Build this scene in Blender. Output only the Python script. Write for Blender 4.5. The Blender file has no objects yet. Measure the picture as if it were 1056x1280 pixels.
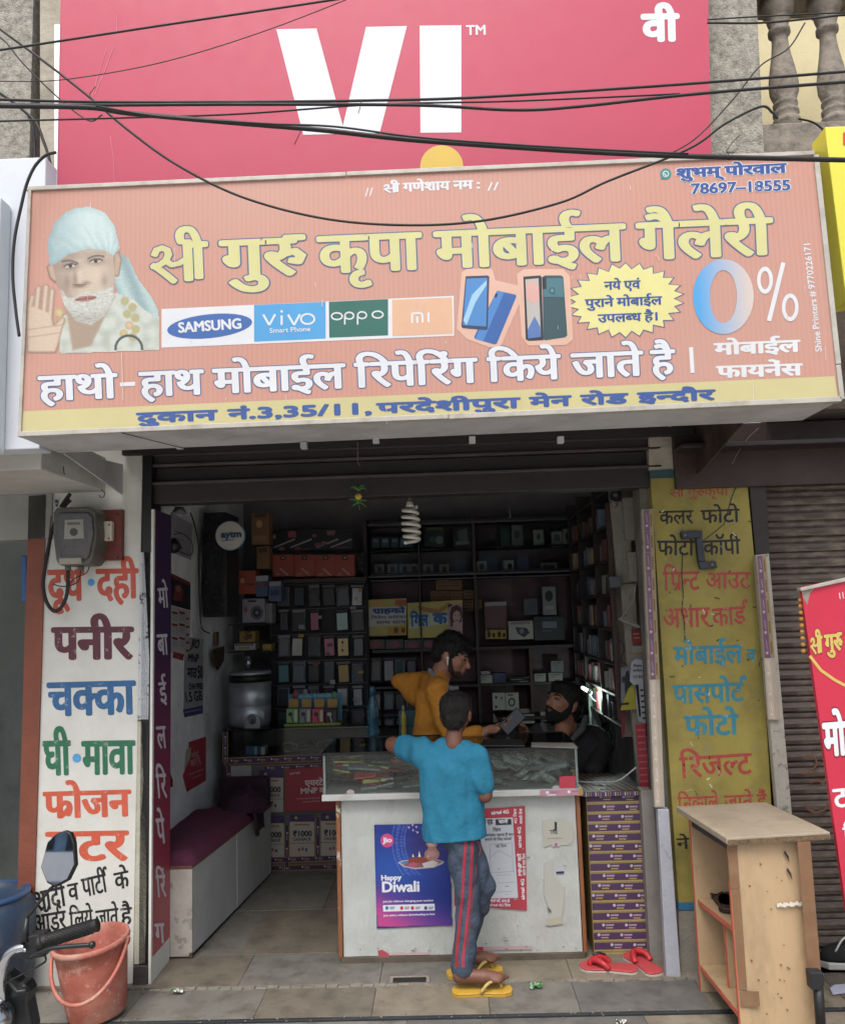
import bpy, bmesh, math, random, re
from mathutils import Vector, Matrix, noise
from mathutils.geometry import tessellate_polygon
random.seed(11)
S = bpy.context.scene
COL = S.collection
R = math.radians
cd = bpy.data.cameras.new('camera'); cam = bpy.data.objects.new('camera', cd); COL.objects.link(cam)
cd.sensor_fit = 'HORIZONTAL'; cd.sensor_width = 36; cd.lens = 36 * 1057 / 1056; cd.clip_end = 500; cd.clip_start = .05
CAMP = Vector((0, -3.8, 1.55))
CAMR = Matrix.Rotation(R(1.34), 3, 'Z') @ Matrix.Rotation(R(96.705), 3, 'X') @ Matrix.Rotation(R(-1.772), 3, 'Z')
cam.matrix_world = Matrix.Translation(CAMP) @ CAMR.to_4x4()
S.camera = cam
W = bpy.data.worlds.new('World'); S.world = W; W.use_nodes = True
nt = W.node_tree; bg = nt.nodes['Background']
sky = nt.nodes.new('ShaderNodeTexSky'); sky.sky_type = 'NISHITA'; sky.sun_disc = False
SUN_EL, SUN_ROT = 60, 192
sky.sun_elevation = R(SUN_EL); sky.sun_rotation = R(SUN_ROT)
sky.air_density = 1.0; sky.dust_density = 6.0; sky.ozone_density = 1.0
hs = nt.nodes.new('ShaderNodeHueSaturation'); hs.inputs['Saturation'].default_value = .6
nt.links.new(sky.outputs[0], hs.inputs['Color']); nt.links.new(hs.outputs[0], bg.inputs[0])
bg.inputs[1].default_value = .15
sd = bpy.data.lights.new('sun', 'SUN'); sd.energy = 1.15; sd.angle = R(35); sd.color = (1, .985, .96)
sun = bpy.data.objects.new('sun', sd); COL.objects.link(sun)
a_ = R(SUN_ROT); e_ = R(SUN_EL)
sdir = Vector((math.sin(a_) * math.cos(e_), math.cos(a_) * math.cos(e_), math.sin(e_)))
sun.rotation_euler = (-sdir).to_track_quat('-Z', 'Y').to_euler()
S.view_settings.view_transform = 'Standard'; S.view_settings.look = 'None'; S.view_settings.gamma = 1
S.view_settings.exposure = 0.58
try: S.view_settings.use_curve_mapping = False
except Exception: pass
S.render.engine = 'CYCLES'
S.cycles.use_denoising = True
S.cycles.max_bounces = 9; S.cycles.diffuse_bounces = 7; S.cycles.glossy_bounces = 4
S.cycles.transparent_max_bounces = 12; S.cycles.transmission_bounces = 6
S.cycles.caustics_reflective = False; S.cycles.caustics_refractive = False
def at(px, py, Y=None, Z=None, X=None):
 d = CAMR @ Vector(((px - 528) / 1057, -(py - 640) / 1057, -1))
 t = (Y - CAMP.y) / d.y if Y is not None else ((Z - CAMP.z) / d.z if Z is not None else (X - CAMP.x) / d.x)
 return CAMP + d * t
def dep(Y): return (Y + 3.8) / 1057          # metres per pixel at depth Y
def lin(h):
 h = h.lstrip('#'); o = []; h = h if len(h) == 6 else ''.join(c * 2 for c in h)
 for i in (0, 2, 4):
  c = int(h[i:i + 2], 16) / 255
  o.append(c / 12.92 if c <= .04045 else ((c + .055) / 1.055) ** 2.4)
 g_ = .3 * o[0] + .6 * o[1] + .1 * o[2]; k_ = .04
 return (o[0] + (g_ - o[0]) * k_, o[1] + (g_ - o[1]) * k_, o[2] + (g_ - o[2]) * k_, 1)
_M = {}
def mat(name, col, rough=.6, var=.12, vs=6, bump=.0, bs=60, dirt=None, ds=2.5, da=.45, metal=0, spec=None, stretch=(1, 1, 1), wear=None, ws=9, wa=.6, dsharp=.12, trans=0, ior=1.45, alpha=None, coat=0, bd=.01):
 """procedural material: base colour with soft variation, optional dirt clouds, chipped wear and fine relief"""
 key = name
 if key in _M: return _M[key]
 m = bpy.data.materials.new(name); m.use_nodes = True; t = m.node_tree; N = t.nodes; L = t.links
 b = N['Principled BSDF']; b.inputs['Roughness'].default_value = rough; b.inputs['Metallic'].default_value = metal
 if spec is not None: b.inputs['Specular IOR Level'].default_value = spec
 if trans: b.inputs['Transmission Weight'].default_value = trans; b.inputs['IOR'].default_value = ior
 if alpha is not None: b.inputs['Alpha'].default_value = alpha
 if coat: b.inputs['Coat Weight'].default_value = coat
 c = lin(col) if isinstance(col, str) else col
 tc = N.new('ShaderNodeTexCoord'); mp = N.new('ShaderNodeMapping'); mp.inputs['Scale'].default_value = stretch
 L.new(tc.outputs['Object'], mp.inputs[0])
 def nz(scale, detail=4, rgh=.6):
  n = N.new('ShaderNodeTexNoise'); n.inputs['Scale'].default_value = scale; n.inputs['Detail'].default_value = detail
  n.inputs['Roughness'].default_value = rgh; L.new(mp.outputs[0], n.inputs['Vector']); return n
 def mixc(fac, A, B):
  x = N.new('ShaderNodeMix'); x.data_type = 'RGBA'
  L.new(fac, x.inputs[0])
  for s, v in ((6, A), (7, B)):
   if isinstance(v, tuple): x.inputs[s].default_value = v
   else: L.new(v, x.inputs[s])
  return x.outputs[2]
 def ramp(src, lo, hi):
  r = N.new('ShaderNodeMapRange'); r.inputs[1].default_value = lo; r.inputs[2].default_value = hi; r.clamp = True
  L.new(src, r.inputs[0]); return r.outputs[0]
 out = c
 if var:
  lo = tuple(max(0, v * (1 - var)) for v in c[:3]) + (1,); hi = tuple(min(1, v * (1 + var)) for v in c[:3]) + (1,)
  out = mixc(ramp(nz(vs).outputs[0], .3, .7), lo, hi)
 if dirt:
  f = ramp(nz(ds, 8, .68).outputs[0], .5 - dsharp * .2, .5 + dsharp * 1.6)
  mu = N.new('ShaderNodeMath'); mu.operation = 'MULTIPLY'; mu.inputs[1].default_value = da; L.new(f, mu.inputs[0])
  out = mixc(mu.outputs[0], out, lin(dirt))
 if wear:
  f = ramp(nz(ws, 10, .72).outputs[0], .58, .62)
  mu = N.new('ShaderNodeMath'); mu.operation = 'MULTIPLY'; mu.inputs[1].default_value = wa; L.new(f, mu.inputs[0])
  out = mixc(mu.outputs[0], out, lin(wear))
 if isinstance(out, tuple): b.inputs['Base Color'].default_value = out
 else: L.new(out, b.inputs['Base Color'])
 if bump:
  bp = N.new('ShaderNodeBump'); bp.inputs['Strength'].default_value = min(1, bump); bp.inputs['Distance'].default_value = bd
  L.new(nz(bs, 6, .6).outputs[0], bp.inputs['Height']); L.new(bp.outputs[0], b.inputs['Normal'])
 rr = ramp(nz(14).outputs[0], .2, .8); mr = N.new('ShaderNodeMapRange'); mr.inputs[3].default_value = max(0, rough - .08); mr.inputs[4].default_value = min(1, rough + .1)
 L.new(rr, mr.inputs[0]); L.new(mr.outputs[0], b.inputs['Roughness'])
 _M[key] = m; return m
def ink(h, rough=.55): return mat('print ' + h + ('' if rough == .55 else ' %.2f' % rough), h, rough, var=.05, vs=5)
def paint(h): return mat('sign paint ' + h, h, .6, var=.12, vs=12, wear='#c9c7b8', ws=28, wa=.35)
class MB:
 def __init__(s): s.v = []; s.f = []; s.m = []; s.mats = []
 def mi(s, m):
  if m is None: return 0
  if m not in s.mats: s.mats.append(m)
  return s.mats.index(m)
 def add(s, vs, fs, m=None):
  b = len(s.v); s.v += [Vector(v) for v in vs]; s.f += [tuple(i + b for i in f) for f in fs]; s.m += [s.mi(m)] * len(fs); return s
 def box(s, x0, x1, y0, y1, z0, z1, m=None, M=None):
  vs = [Vector(p) for p in ((x0, y0, z0), (x1, y0, z0), (x1, y1, z0), (x0, y1, z0), (x0, y0, z1), (x1, y0, z1), (x1, y1, z1), (x0, y1, z1))]
  if M is not None: vs = [M @ v for v in vs]
  return s.add(vs, [(0, 3, 2, 1), (4, 5, 6, 7), (0, 1, 5, 4), (1, 2, 6, 5), (2, 3, 7, 6), (3, 0, 4, 7)], m)
 def slab(s, quad, off, m=None):
  """thick plate: quad of four world points, thickness vector off"""
  off = Vector(off); q = [Vector(p) for p in quad]; n = len(q); vs = q + [p + off for p in q]
  return s.add(vs, [tuple(range(n)), tuple(range(2 * n - 1, n - 1, -1))] + [(i, i + n, (i + 1) % n + n, (i + 1) % n) for i in range(n)], m)
 def poly(s, pts, m=None):
  pts = [Vector(p) for p in pts]
  if len(pts) <= 4: return s.add(pts, [tuple(range(len(pts)))], m)
  return s.add(pts, [tuple(t) for t in tessellate_polygon([pts])], m)
 def tube(s, pts, r, m=None, n=8, cap=True, r1=None, closed=False):
  pts = [Vector(p) for p in pts]; k = len(pts); vs = []; fs = []; up = None
  for i, p in enumerate(pts):
   if closed: d = pts[(i + 1) % k] - pts[i - 1]
   else: d = (pts[min(i + 1, k - 1)] - pts[max(i - 1, 0)])
   if d.length < 1e-9: d = Vector((0, 0, 1))
   d.normalize()
   if up is None: up = Vector((0, 0, 1)) if abs(d.z) < .9 else Vector((1, 0, 0))
   a = d.cross(up).normalized(); b = a.cross(d).normalized(); up = b
   rr = r[i] if isinstance(r, (list, tuple)) else (r if r1 is None else r + (r1 - r) * i / max(1, k - 1))
   for j in range(n):
    t = 2 * math.pi * j / n; vs.append(p + (a * math.cos(t) + b * math.sin(t)) * rr)
  for i in range(k if closed else k - 1):
   for j in range(n):
    i2 = (i + 1) % k
    fs.append((i * n + j, i * n + (j + 1) % n, i2 * n + (j + 1) % n, i2 * n + j))
  if cap and not closed: fs.append(tuple(range(n - 1, -1, -1))); fs.append(tuple((k - 1) * n + j for j in range(n)))
  return s.add(vs, fs, m)
 def lathe(s, prof, c=(0, 0, 0), m=None, n=24, M=None, cap=True):
  """prof = [(r, z)] round the z axis"""
  vs = []; fs = []; c = Vector(c)
  for r, z in prof:
   for j in range(n):
    t = 2 * math.pi * j / n; v = Vector((r * math.cos(t), r * math.sin(t), z)); vs.append((M @ v if M is not None else v) + c)
  for i in range(len(prof) - 1):
   for j in range(n): fs.append((i * n + j, i * n + (j + 1) % n, (i + 1) * n + (j + 1) % n, (i + 1) * n + j))
  if cap: fs.append(tuple(range(n - 1, -1, -1))); fs.append(tuple((len(prof) - 1) * n + j for j in range(n)))
  return s.add(vs, fs, m)
 def ball(s, c, r, m=None, n=16, M=None):
  if not hasattr(r, '__len__'): r = (r, r, r)
  k = n // 2; prof = [(max(1e-4, math.sin(math.pi * i / k)), -math.cos(math.pi * i / k)) for i in range(k + 1)]
  Sm = Matrix.Diagonal(r); Q = (M.to_3x3() @ Sm) if M is not None else Sm
  return s.lathe(prof, c, m, n, Q)
 def cap(s, p0, r0, p1, r1, m=None, n=14):
  """tapered capsule"""
  p0 = Vector(p0); p1 = Vector(p1); d = p1 - p0; L = max(d.length, 1e-5); Q = d.to_track_quat('Z', 'Y').to_matrix()
  prof = [(max(1e-4, r0 * math.cos(R(t))), r0 * math.sin(R(t))) for t in range(-90, 1, 18)] + [(max(1e-4, r1 * math.cos(R(t))), L + r1 * math.sin(R(t))) for t in range(0, 91, 18)]
  return s.lathe(prof, p0, m, n, Q)
def thing(name, label, cat, loc=(0, 0, 0), group=None):
 o = bpy.data.objects.new(name, None); COL.objects.link(o); o.location = loc; o.empty_display_size = .05
 o['label'] = label; o['category'] = cat
 if group: o['group'] = group
 return o
def tag(o, label, cat, group=None, kind=None):
 if label: o['label'] = label; o['category'] = cat
 if group: o['group'] = group
 if kind: o['kind'] = kind
 return o
def wloc(o):
 v = Vector((0, 0, 0))
 while o is not None: v = v + Vector(o.location); o = o.parent
 return v
def obj(name, mb, m=None, parent=None, smooth=False, bevel=0, kind=None, origin=None, label=None):
 """link a builder's geometry (world coordinates) as one mesh object, shifted to its parent's or its own base"""
 me = bpy.data.meshes.new(name)
 base = wloc(parent) if parent is not None else (Vector(origin) if origin is not None else Vector((0, 0, 0)))
 me.from_pydata([v - base for v in mb.v], [], mb.f)
 ms = mb.mats if mb.mats else ([m] if m else [])
 for x in ms: me.materials.append(x)
 if mb.mats and len(mb.mats) > 1: me.polygons.foreach_set('material_index', mb.m)
 if smooth: me.polygons.foreach_set('use_smooth', [True] * len(me.polygons))
 me.update()
 o = bpy.data.objects.new(name, me); COL.objects.link(o)
 if parent is not None: o.parent = parent
 else: o.location = base
 if bevel:
  b = o.modifiers.new('bevel', 'BEVEL'); b.width = bevel; b.segments = 2; b.limit_method = 'ANGLE'; b.angle_limit = R(40)
 if kind: o['kind'] = kind
 if label: o['label'] = label
 return o
def bx(name, x0, x1, y0, y1, z0, z1, m, parent=None, bevel=.003, **k):
 return obj(name, MB().box(x0, x1, y0, y1, z0, z1), m, parent, bevel=bevel, **k)
def copy_tree(o, parent=None, loc=None, label=None, group=None):
 c = o.copy(); COL.objects.link(c); c.parent = parent
 if loc is not None: c.location = loc
 if label: c['label'] = label
 if group: c['group'] = group
 for ch in list(o.children): copy_tree(ch, c)
 return c
def arc(p0, p1, sag, n=14, wob=0):
 p0 = Vector(p0); p1 = Vector(p1); o = []
 for i in range(n + 1):
  t = i / n; p = p0.lerp(p1, t); p.z -= sag * 4 * t * (1 - t)
  if wob: p += Vector((noise.noise((t * 5, wob, 0)), noise.noise((t * 5, wob, 9)), noise.noise((t * 5, wob, 4)))) * wob
  o.append(p)
 return o
def spline(pts, n=6):
 """Catmull-Rom through the points"""
 P = [Vector(p) for p in pts]; P = [P[0] * 2 - P[1]] + P + [P[-1] * 2 - P[-2]]; o = []
 for i in range(1, len(P) - 2):
  a, b, c, d = P[i - 1:i + 3]
  for j in range(n):
   t = j / n; o.append(.5 * ((2 * b) + (c - a) * t + (2 * a - 5 * b + 4 * c - d) * t * t + (3 * b - a - 3 * c + d) * t ** 3))
 o.append(P[-2]); return o
def softmat(name, rough=.5, bump=.0):
 if name in _M: return _M[name]
 m = bpy.data.materials.new(name); m.use_nodes = True; N = m.node_tree.nodes; a = N.new('ShaderNodeAttribute'); a.attribute_name = 'print_colour'
 m.node_tree.links.new(a.outputs['Color'], N['Principled BSDF'].inputs['Base Color']); N['Principled BSDF'].inputs['Roughness'].default_value = rough; _M[name] = m; return m
def softprint(name, P, x0, y0, x1, y1, nx, ny, fn, par, l=.5, shear=(0, 0)):
 """a photographic print: fine grid of cells on plane P coloured by fn(x, y) -> (r, g, b) in sRGB 0-255 or None for nothing printed"""
 vs = []; fs = []; cs = []
 for j in range(ny + 1):
  for i in range(nx + 1):
   x = x0 + (x1 - x0) * i / nx; y = y0 + (y1 - y0) * j / ny; vs.append(P(x + shear[0] * (y - y0), y + shear[1] * (x - x0), l))
 for j in range(ny):
  for i in range(nx):
   c = fn(x0 + (x1 - x0) * (i + .5) / nx, y0 + (y1 - y0) * (j + .5) / ny)
   if c is None: continue
   k = j * (nx + 1) + i; fs.append((k, k + 1, k + nx + 2, k + nx + 1)); cs.append(c)
 mb = MB(); mb.add(vs, fs); o = obj(name, mb, softmat('photographic print'), par)
 at_ = o.data.color_attributes.new('print_colour', 'FLOAT_COLOR', 'CORNER')
 flat = []
 for c in cs:
  q = [max(0, min(255, v)) / 255 for v in c]; q = [v / 12.92 if v <= .04045 else ((v + .055) / 1.055) ** 2.4 for v in q] + [1.0]; flat += q * 4
 at_.data.foreach_set('color', flat); return o
def sst(a, b, x):
 t = max(0, min(1, (x - a) / (b - a))); return t * t * (3 - 2 * t)
def hx(h): h = h.lstrip('#'); return tuple(int(h[i:i + 2], 16) for i in (0, 2, 4))
def mixc3(a, b, t): return tuple(a[i] + (b[i] - a[i]) * t for i in range(3))
_G = {}; _A = {}
def _body(txt):
 c = bpy.data.curves.new('tmp', 'FONT'); c.body = txt; c.size = 1; c.resolution_u = 3
 o = bpy.data.objects.new('tmp', c); COL.objects.link(o)
 dg = bpy.context.evaluated_depsgraph_get(); me = bpy.data.meshes.new_from_object(o.evaluated_get(dg))
 v = [(p.co.x, p.co.y) for p in me.vertices]; f = [tuple(p.vertices) for p in me.polygons]
 bpy.data.objects.remove(o); bpy.data.curves.remove(c); bpy.data.meshes.remove(me)
 return v, f
def _maxx(t):
 v, f = _body(t); return max(p[0] for p in v)
def adv(ch):
 if ch not in _A:
  if ch == ' ': _A[ch] = .24
  else: _A[ch] = _maxx(ch + 'I') - _maxx('I') if ord(ch) < 0x900 else _maxx(ch + 'ा') - _maxx('ा')
 return _A[ch]
def clipx(v, f, cx, keep_left=True):
 nv = []; nf = []
 for p in f:
  pts = [v[i] for i in p]; out = []
  for i in range(len(pts)):
   a = pts[i]; b = pts[(i + 1) % len(pts)]; ia = (a[0] <= cx) == keep_left; ib = (b[0] <= cx) == keep_left
   if ia: out.append(a)
   if ia != ib:
    t = (cx - a[0]) / (b[0] - a[0]); out.append((cx, a[1] + t * (b[1] - a[1])))
  if len(out) > 2: k = len(nv); nv += out; nf.append(tuple(range(k, k + len(out))))
 return nv, nf
def stroke2(pts, w, z0=1):
 v = []; f = []
 for i in range(len(pts) - 1):
  (x0, y0), (x1, y1) = pts[i], pts[i + 1]; dx, dy = x1 - x0, y1 - y0; L = math.hypot(dx, dy) or 1; nx, ny = -dy / L * w / 2, dx / L * w / 2
  ex, ey = dx / L * w * .3, dy / L * w * .3; k = len(v)
  z = .02 * (i + z0); v += [(x0 + nx - ex, y0 + ny - ey, z), (x0 - nx - ex, y0 - ny - ey, z), (x1 - nx + ex, y1 - ny + ey, z), (x1 + nx + ex, y1 + ny + ey, z)]; f.append((k, k + 1, k + 2, k + 3))
 return v, f
HH = .635
def glyph(k):
 if k in _G: return _G[k]
 if k == 'REPH': g = (*stroke2([(-.02, HH - .02), (-.06, HH + .09), (-.02, HH + .18), (.08, HH + .2), (.12, HH + .15)], .07), 0)
 elif k == 'RAB': g = (*stroke2([(-.10, .22), (-.20, .12), (-.33, .03)], .07), 0)
 elif k == 'RU':
  v, f = _body('र'); v2, f2 = stroke2([(.28, .36), (.42, .40), (.50, .32), (.46, .22), (.38, .24)], .07)
  v = list(v) + list(v2); f = list(f) + [tuple(i + len(v) - len(v2) for i in q) for q in f2]
  w = adv('र') + .13; k2 = len(v); v += [(.3, HH - .035, .2), (w, HH - .035, .2), (w, HH + .035, .2), (.3, HH + .035, .2)]; f.append((k2, k2 + 1, k2 + 2, k2 + 3)); g = (v, f, w)
 elif k == 'SHRA':
  a = stroke2([(.05, .44), (.09, .52), (.18, .55), (.27, .51), (.29, .43), (.24, .33)], .055)
  b = stroke2([(.25, .34), (.15, .27), (.02, .23)], .055); c = stroke2([(.03, .25), (.12, .18), (.24, .08), (.36, -.03)], .06)
  e = stroke2([(.24, .32), (.34, .25), (.46, .27), (.62, .36)], .05); h = stroke2([(.62, 0), (.62, HH)], .09)
  v = []; f = []
  for zi, q in enumerate((a, b, c, e, h)): n0 = len(v); v += [(p[0], p[1], p[2] + .15 * zi) for p in q[0]]; f += [tuple(i + n0 for i in t) for t in q[1]]
  g = (v, f, .67)
 elif k.startswith('half'):
  ch = k[4]; v, f = _body(ch); ax = adv(ch)
  if ch in 'कफ': cx = ax * .76
  else:
   low = [p[0] for p in v if p[1] < .05 and p[0] > ax * .55]
   cx = (min(low) if low else ax * .7) - .005
  v, f = clipx(v, f, cx); g = (v, f, cx - .01)
 else:
  v, f = _body(k) if k != ' ' else ([], []); g = (v, f, adv(k) - (.085 if k == 'ि' else 0))
 _G[k] = g; return g
CONS = ''.join(chr(c) for c in range(0x915, 0x93A)); VIR = '्'; MAT = ''.join(chr(c) for c in range(0x93A, 0x94D)) + 'ंःँ'
def shape(t):
 out = []; i = 0
 while i < len(t):
  ch = t[i]
  if ch not in CONS: out.append(ch); i += 1; continue
  cl = [ch]; j = i + 1
  while j + 1 < len(t) and t[j] == VIR and t[j + 1] in CONS: cl.append(t[j + 1]); j += 2
  mt = ''
  while j < len(t) and t[j] in MAT: mt += t[j]; j += 1
  seq = []; reph = False
  if len(cl) > 1 and cl[0] == 'र': reph = True; cl = cl[1:]
  q = 0
  while q < len(cl):
   c = cl[q]
   if q + 1 < len(cl) and cl[q + 1] == 'र':
    if c == 'श': seq.append('SHRA')
    else: seq += [c, 'RAB']
    q += 2
   elif q + 1 < len(cl): seq.append('half' + c); q += 1
   elif c == 'र' and mt[:1] in ('ु', 'ू'): seq.append('RU'); mt = mt[1:]; q += 1
   else: seq.append(c); q += 1
  if 'ि' in mt: seq = ['ि'] + seq; mt = mt.replace('ि', '')
  seq += list(mt)
  if reph: seq.append('REPH')
  out += seq; i = j
 return out
def layout(t, track=0):
 x = 0; res = []
 for k in shape(t):
  v, f, a = glyph(k); res.append((v, f, x)); x += a + (track if a > .02 else 0)
 return res
def text(mb, P, s, p0, p1, h, m, b=(.03, .012), ol=None, n0=0, lat=None, slant=0, track=0, xh=None):
 """letter a line on plane P. p0, p1 = ends of the baseline in photograph pixels, h = letter height there;
 b = boldness in em, ol = (extra, material) outline laid underneath, n0 = first print layer"""
 lay = layout(s, track); dev = any(0x900 <= ord(c) < 0x980 for c in s)
 H = HH + .03 if dev else (.70 if lat is None else lat)
 xs = [p[0] + x for v, f, x in lay for p in v]; x0, x1 = min(xs) - b[0], max(xs) + b[0]
 dx, dy = p1[0] - p0[0], p1[1] - p0[1]; L = math.hypot(dx, dy); up = (dy / L, -dx / L)
 if up[1] > 0 and abs(dx) > abs(dy): up = (-up[0], -up[1])
 def em(x, y, lay_):
  t = (x - x0) / (x1 - x0); u = y / H * h; t2 = t + slant * y * h / L
  return P(p0[0] + dx * t2 + up[0] * u, p0[1] + dy * t2 + up[1] * u, lay_)
 passes = []
 if ol: passes.append((b[0] + ol[0], b[1] + ol[0] * (1 if len(ol) < 3 else ol[2]), ol[1], n0, 10))
 passes.append((b[0], b[1], m, n0 + (1.0 if ol else 0), 8))
 for bxx, byy, mm, base, n in passes:
  offs = [(0, 0)] + ([(bxx * math.cos(2 * math.pi * i / n), byy * math.sin(2 * math.pi * i / n)) for i in range(n)] if bxx > 0 else [])
  for gi, (v, f, x) in enumerate(lay):
   for oi, (ox, oy) in enumerate(offs):
    l_ = base + .05 * (oi % 11) + .025 * (gi % 2)
    mb.add([em(p[0] + x + ox, p[1] + oy, l_ + (p[2] if len(p) > 2 else 0)) for p in v], f, mm)
 return mb
def plane(Y=None, X=None, Z=None, step=.0006, sgn=-1):
 """printing surface; one layer is step metres proud of the last"""
 def P(px, py, l=0):
  if Y is not None: return at(px, py, Y=Y + sgn * step * (l + 1))
  if X is not None: return at(px, py, X=X + sgn * step * (l + 1))
  return at(px, py, Z=Z + sgn * step * (l + 1))
 return P
def pq(mb, P, pts, m, l=0): return mb.poly([P(x, y, l) for x, y in pts], m)
def pell(mb, P, cx, cy, rx, ry, m, l=0, rot=0, n=28, a0=0, a1=360):
 pts = []
 for i in range(n):
  t = R(a0 + (a1 - a0) * i / (n if a1 - a0 == 360 else n - 1)); x, y = rx * math.cos(t), ry * math.sin(t)
  pts.append((cx + x * math.cos(R(rot)) - y * math.sin(R(rot)), cy + x * math.sin(R(rot)) + y * math.cos(R(rot))))
 return pq(mb, P, pts, m, l)
def pline(mb, P, pts, w, m, l=0):
 for i in range(len(pts) - 1):
  (x0, y0), (x1, y1) = pts[i], pts[i + 1]; L = math.hypot(x1 - x0, y1 - y0) or 1; nx, ny = -(y1 - y0) / L * w / 2, (x1 - x0) / L * w / 2
  pq(mb, P, [(x0 + nx, y0 + ny), (x1 + nx, y1 + ny), (x1 - nx, y1 - ny), (x0 - nx, y0 - ny)], m, l + .1 * (i % 2))
# ================================================================== STRUCTURE
M_plaster = mat('old grey plaster', '#a8a294', .85, var=.15, vs=5, bump=.5, bs=40, dirt='#5b554a', ds=3, da=.6)
M_white = mat('chalky white wall paint', '#cfd0ca', .75, var=.05, vs=4, bump=.25, bs=30, dirt='#8d8878', ds=3.5, da=.45, dsharp=.3)
M_wall_in = mat('grey interior wall paint', '#d3d6da', .7, var=.08, bump=.15, bs=20, dirt='#65655f', ds=2.5, da=.45)
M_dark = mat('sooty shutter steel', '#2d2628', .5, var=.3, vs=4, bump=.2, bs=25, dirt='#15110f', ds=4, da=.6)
M_black = mat('black paint', '#0c0c0d', .45, var=.2)
M_concrete = mat('dusty concrete', '#8b857a', .9, var=.2, vs=8, bump=.6, bs=60, dirt='#4b463e', ds=4, da=.6)
M_rough = mat('roughcast render', '#9f9c92', .95, var=.3, vs=25, bump=1, bs=110, dirt='#45423c', ds=48, da=.75, dsharp=.15)
M_stone = [mat('kota stone green grey', '#716f68', .6, var=.16, vs=7, bump=.15, bs=50, dirt='#4a463c', ds=9, da=.7),
  mat('kota stone brown', '#6f685c', .6, var=.18, vs=5, bump=.15, bs=50, dirt='#48443c', ds=9, da=.7),
  mat('kota stone tan', '#7f7768', .62, var=.18, vs=6, bump=.15, bs=50, dirt='#554e42', ds=8, da=.7),
  mat('kota stone slate', '#646360', .6, var=.18, vs=6, bump=.15, bs=50, dirt='#45413a', ds=7, da=.7)]
M_grout = mat('dirty grout', '#5f5a50', .9, var=.3, vs=30, bump=.4)
M_asphalt = mat('dusty concrete road', '#b5b2ac', .9, var=.15, vs=30, bump=.7, bs=200, dirt='#6a655a', ds=3, da=.5)
g = MB().box(-60, 60, -90, -1.0, -.5, -.12); obj('ground', g, M_asphalt, kind='structure')
pv = obj('pavement', MB().box(-12, 12, -1.0, 0, -.45, -.012), M_grout, kind='structure')
fl = obj('shop_floor', MB().box(-1.6, 1.5, 0, 2.7, -.45, -.006), M_grout, kind='structure')
random.seed(4)
def slabs(par, xs, y0, y1, top, mats, nm='stone_slab'):
 for i in range(len(xs) - 1):
  mb = MB().box(xs[i] + .0009, xs[i + 1] - .0009, y0 + .0009, y1 - .0009, -.03, top + random.uniform(-.002, .002))
  obj(nm, mb, mats[i % len(mats)], par, bevel=.0015)
g_, b_, t_, s_ = M_stone
slabs(pv, [-3.9, -3.1, -2.45, -1.85, -1.32, -.80, -.34, .12, .47, .98, 1.5, 2.1, 2.8, 3.6], -.335, -.055, 0, [g_, b_, g_, g_, g_, b_, t_, g_, s_, t_, b_, g_])
slabs(pv, [-4, -2.9, -2.0, -1.1, -.2, .7, 1.6, 2.5, 3.6], -.995, -.362, -.004, [g_, s_, t_])
slabs(pv, [-4, -2.2, -.9, .5, 1.9, 3.6], -.359, -.338, .002, [mat('dark slate edging', '#2c3034', .5, var=.2)], 'edging_strip')
slabs(fl, [-1.45, -.93, -.33, .05, .48, 1.1], -.05, .28, .0035, [b_, g_, g_, t_, t_])
slabs(fl, [-1.58, -1.0, -.55, -.1, .35, .8, 1.3], .283, .86, .003, [g_, b_, g_, b_, t_, g_])
slabs(fl, [-1.58, -1.15, -.7, -.25, .2, .65, 1.3], .863, 1.46, .003, [s_, g_, b_, g_, s_, b_])
slabs(fl, [-1.58, -.9, -.3, .3, 1.3], 1.463, 2.3, .003, [g_, s_, g_, s_])
lipm = MB()
for i in range(46):
 x = -1.3 + i * .05
 lipm.box(x, x + .045, -.066 - random.random() * .012, -.052, -.02, .0005 + random.random() * .006)
obj('broken_stone_edge', lipm, M_concrete, fl, kind='stuff')
M_hole = mat('wet dark drain iron', '#17150f', .6, var=.4, bump=.4)
dr = thing('drain_slot', 'small broken dark drain slot in the stone edge before the counter', 'drain', at(512, 1227, Z=0))
d0 = at(512, 1227, Z=0)
obj('slot', MB().box(d0.x - .07, d0.x + .07, d0.y - .02, d0.y + .02, 0, .0075), M_hole, dr, bevel=.002)
obj('rim', MB().box(d0.x - .085, d0.x + .08, d0.y + .02, d0.y + .03, 0, .011).box(d0.x - .085, d0.x - .07, d0.y - .022, d0.y + .02, 0, .01).box(d0.x + .07, d0.x + .085, d0.y - .022, d0.y + .02, 0, .01), M_concrete, dr, bevel=.003)
shop = thing('shop_building', 'narrow open-fronted mobile phone shop with dark lintel and grey side walls', 'shop', (0, 0, 0))
XL, XR, YB, ZC = -1.47, 1.14, 2.38, 2.62
bx('left_wall', XL - .12, XL, .2, YB + .1, 0, 4.2, M_wall_in, shop, 0)
bx('right_wall', XR, XR + .12, .2, YB + .1, 0, 4.2, M_wall_in, shop, 0)
bx('back_wall', XL - .12, XR + .12, YB, YB + .12, 0, 4.2, mat('dim back wall paint', '#6e6a6c', .8, var=.15, bump=.2), shop, 0)
bx('ceiling', XL, XR, .2, YB, ZC, ZC + .12, M_wall_in, shop, 0)
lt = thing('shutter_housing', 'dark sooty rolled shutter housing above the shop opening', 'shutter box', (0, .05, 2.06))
mbx = MB().box(-1.33, 1.0, .02, .12, 2.078, 2.17); obj('bottom_rail', mbx, M_dark, lt, bevel=.004)
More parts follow.
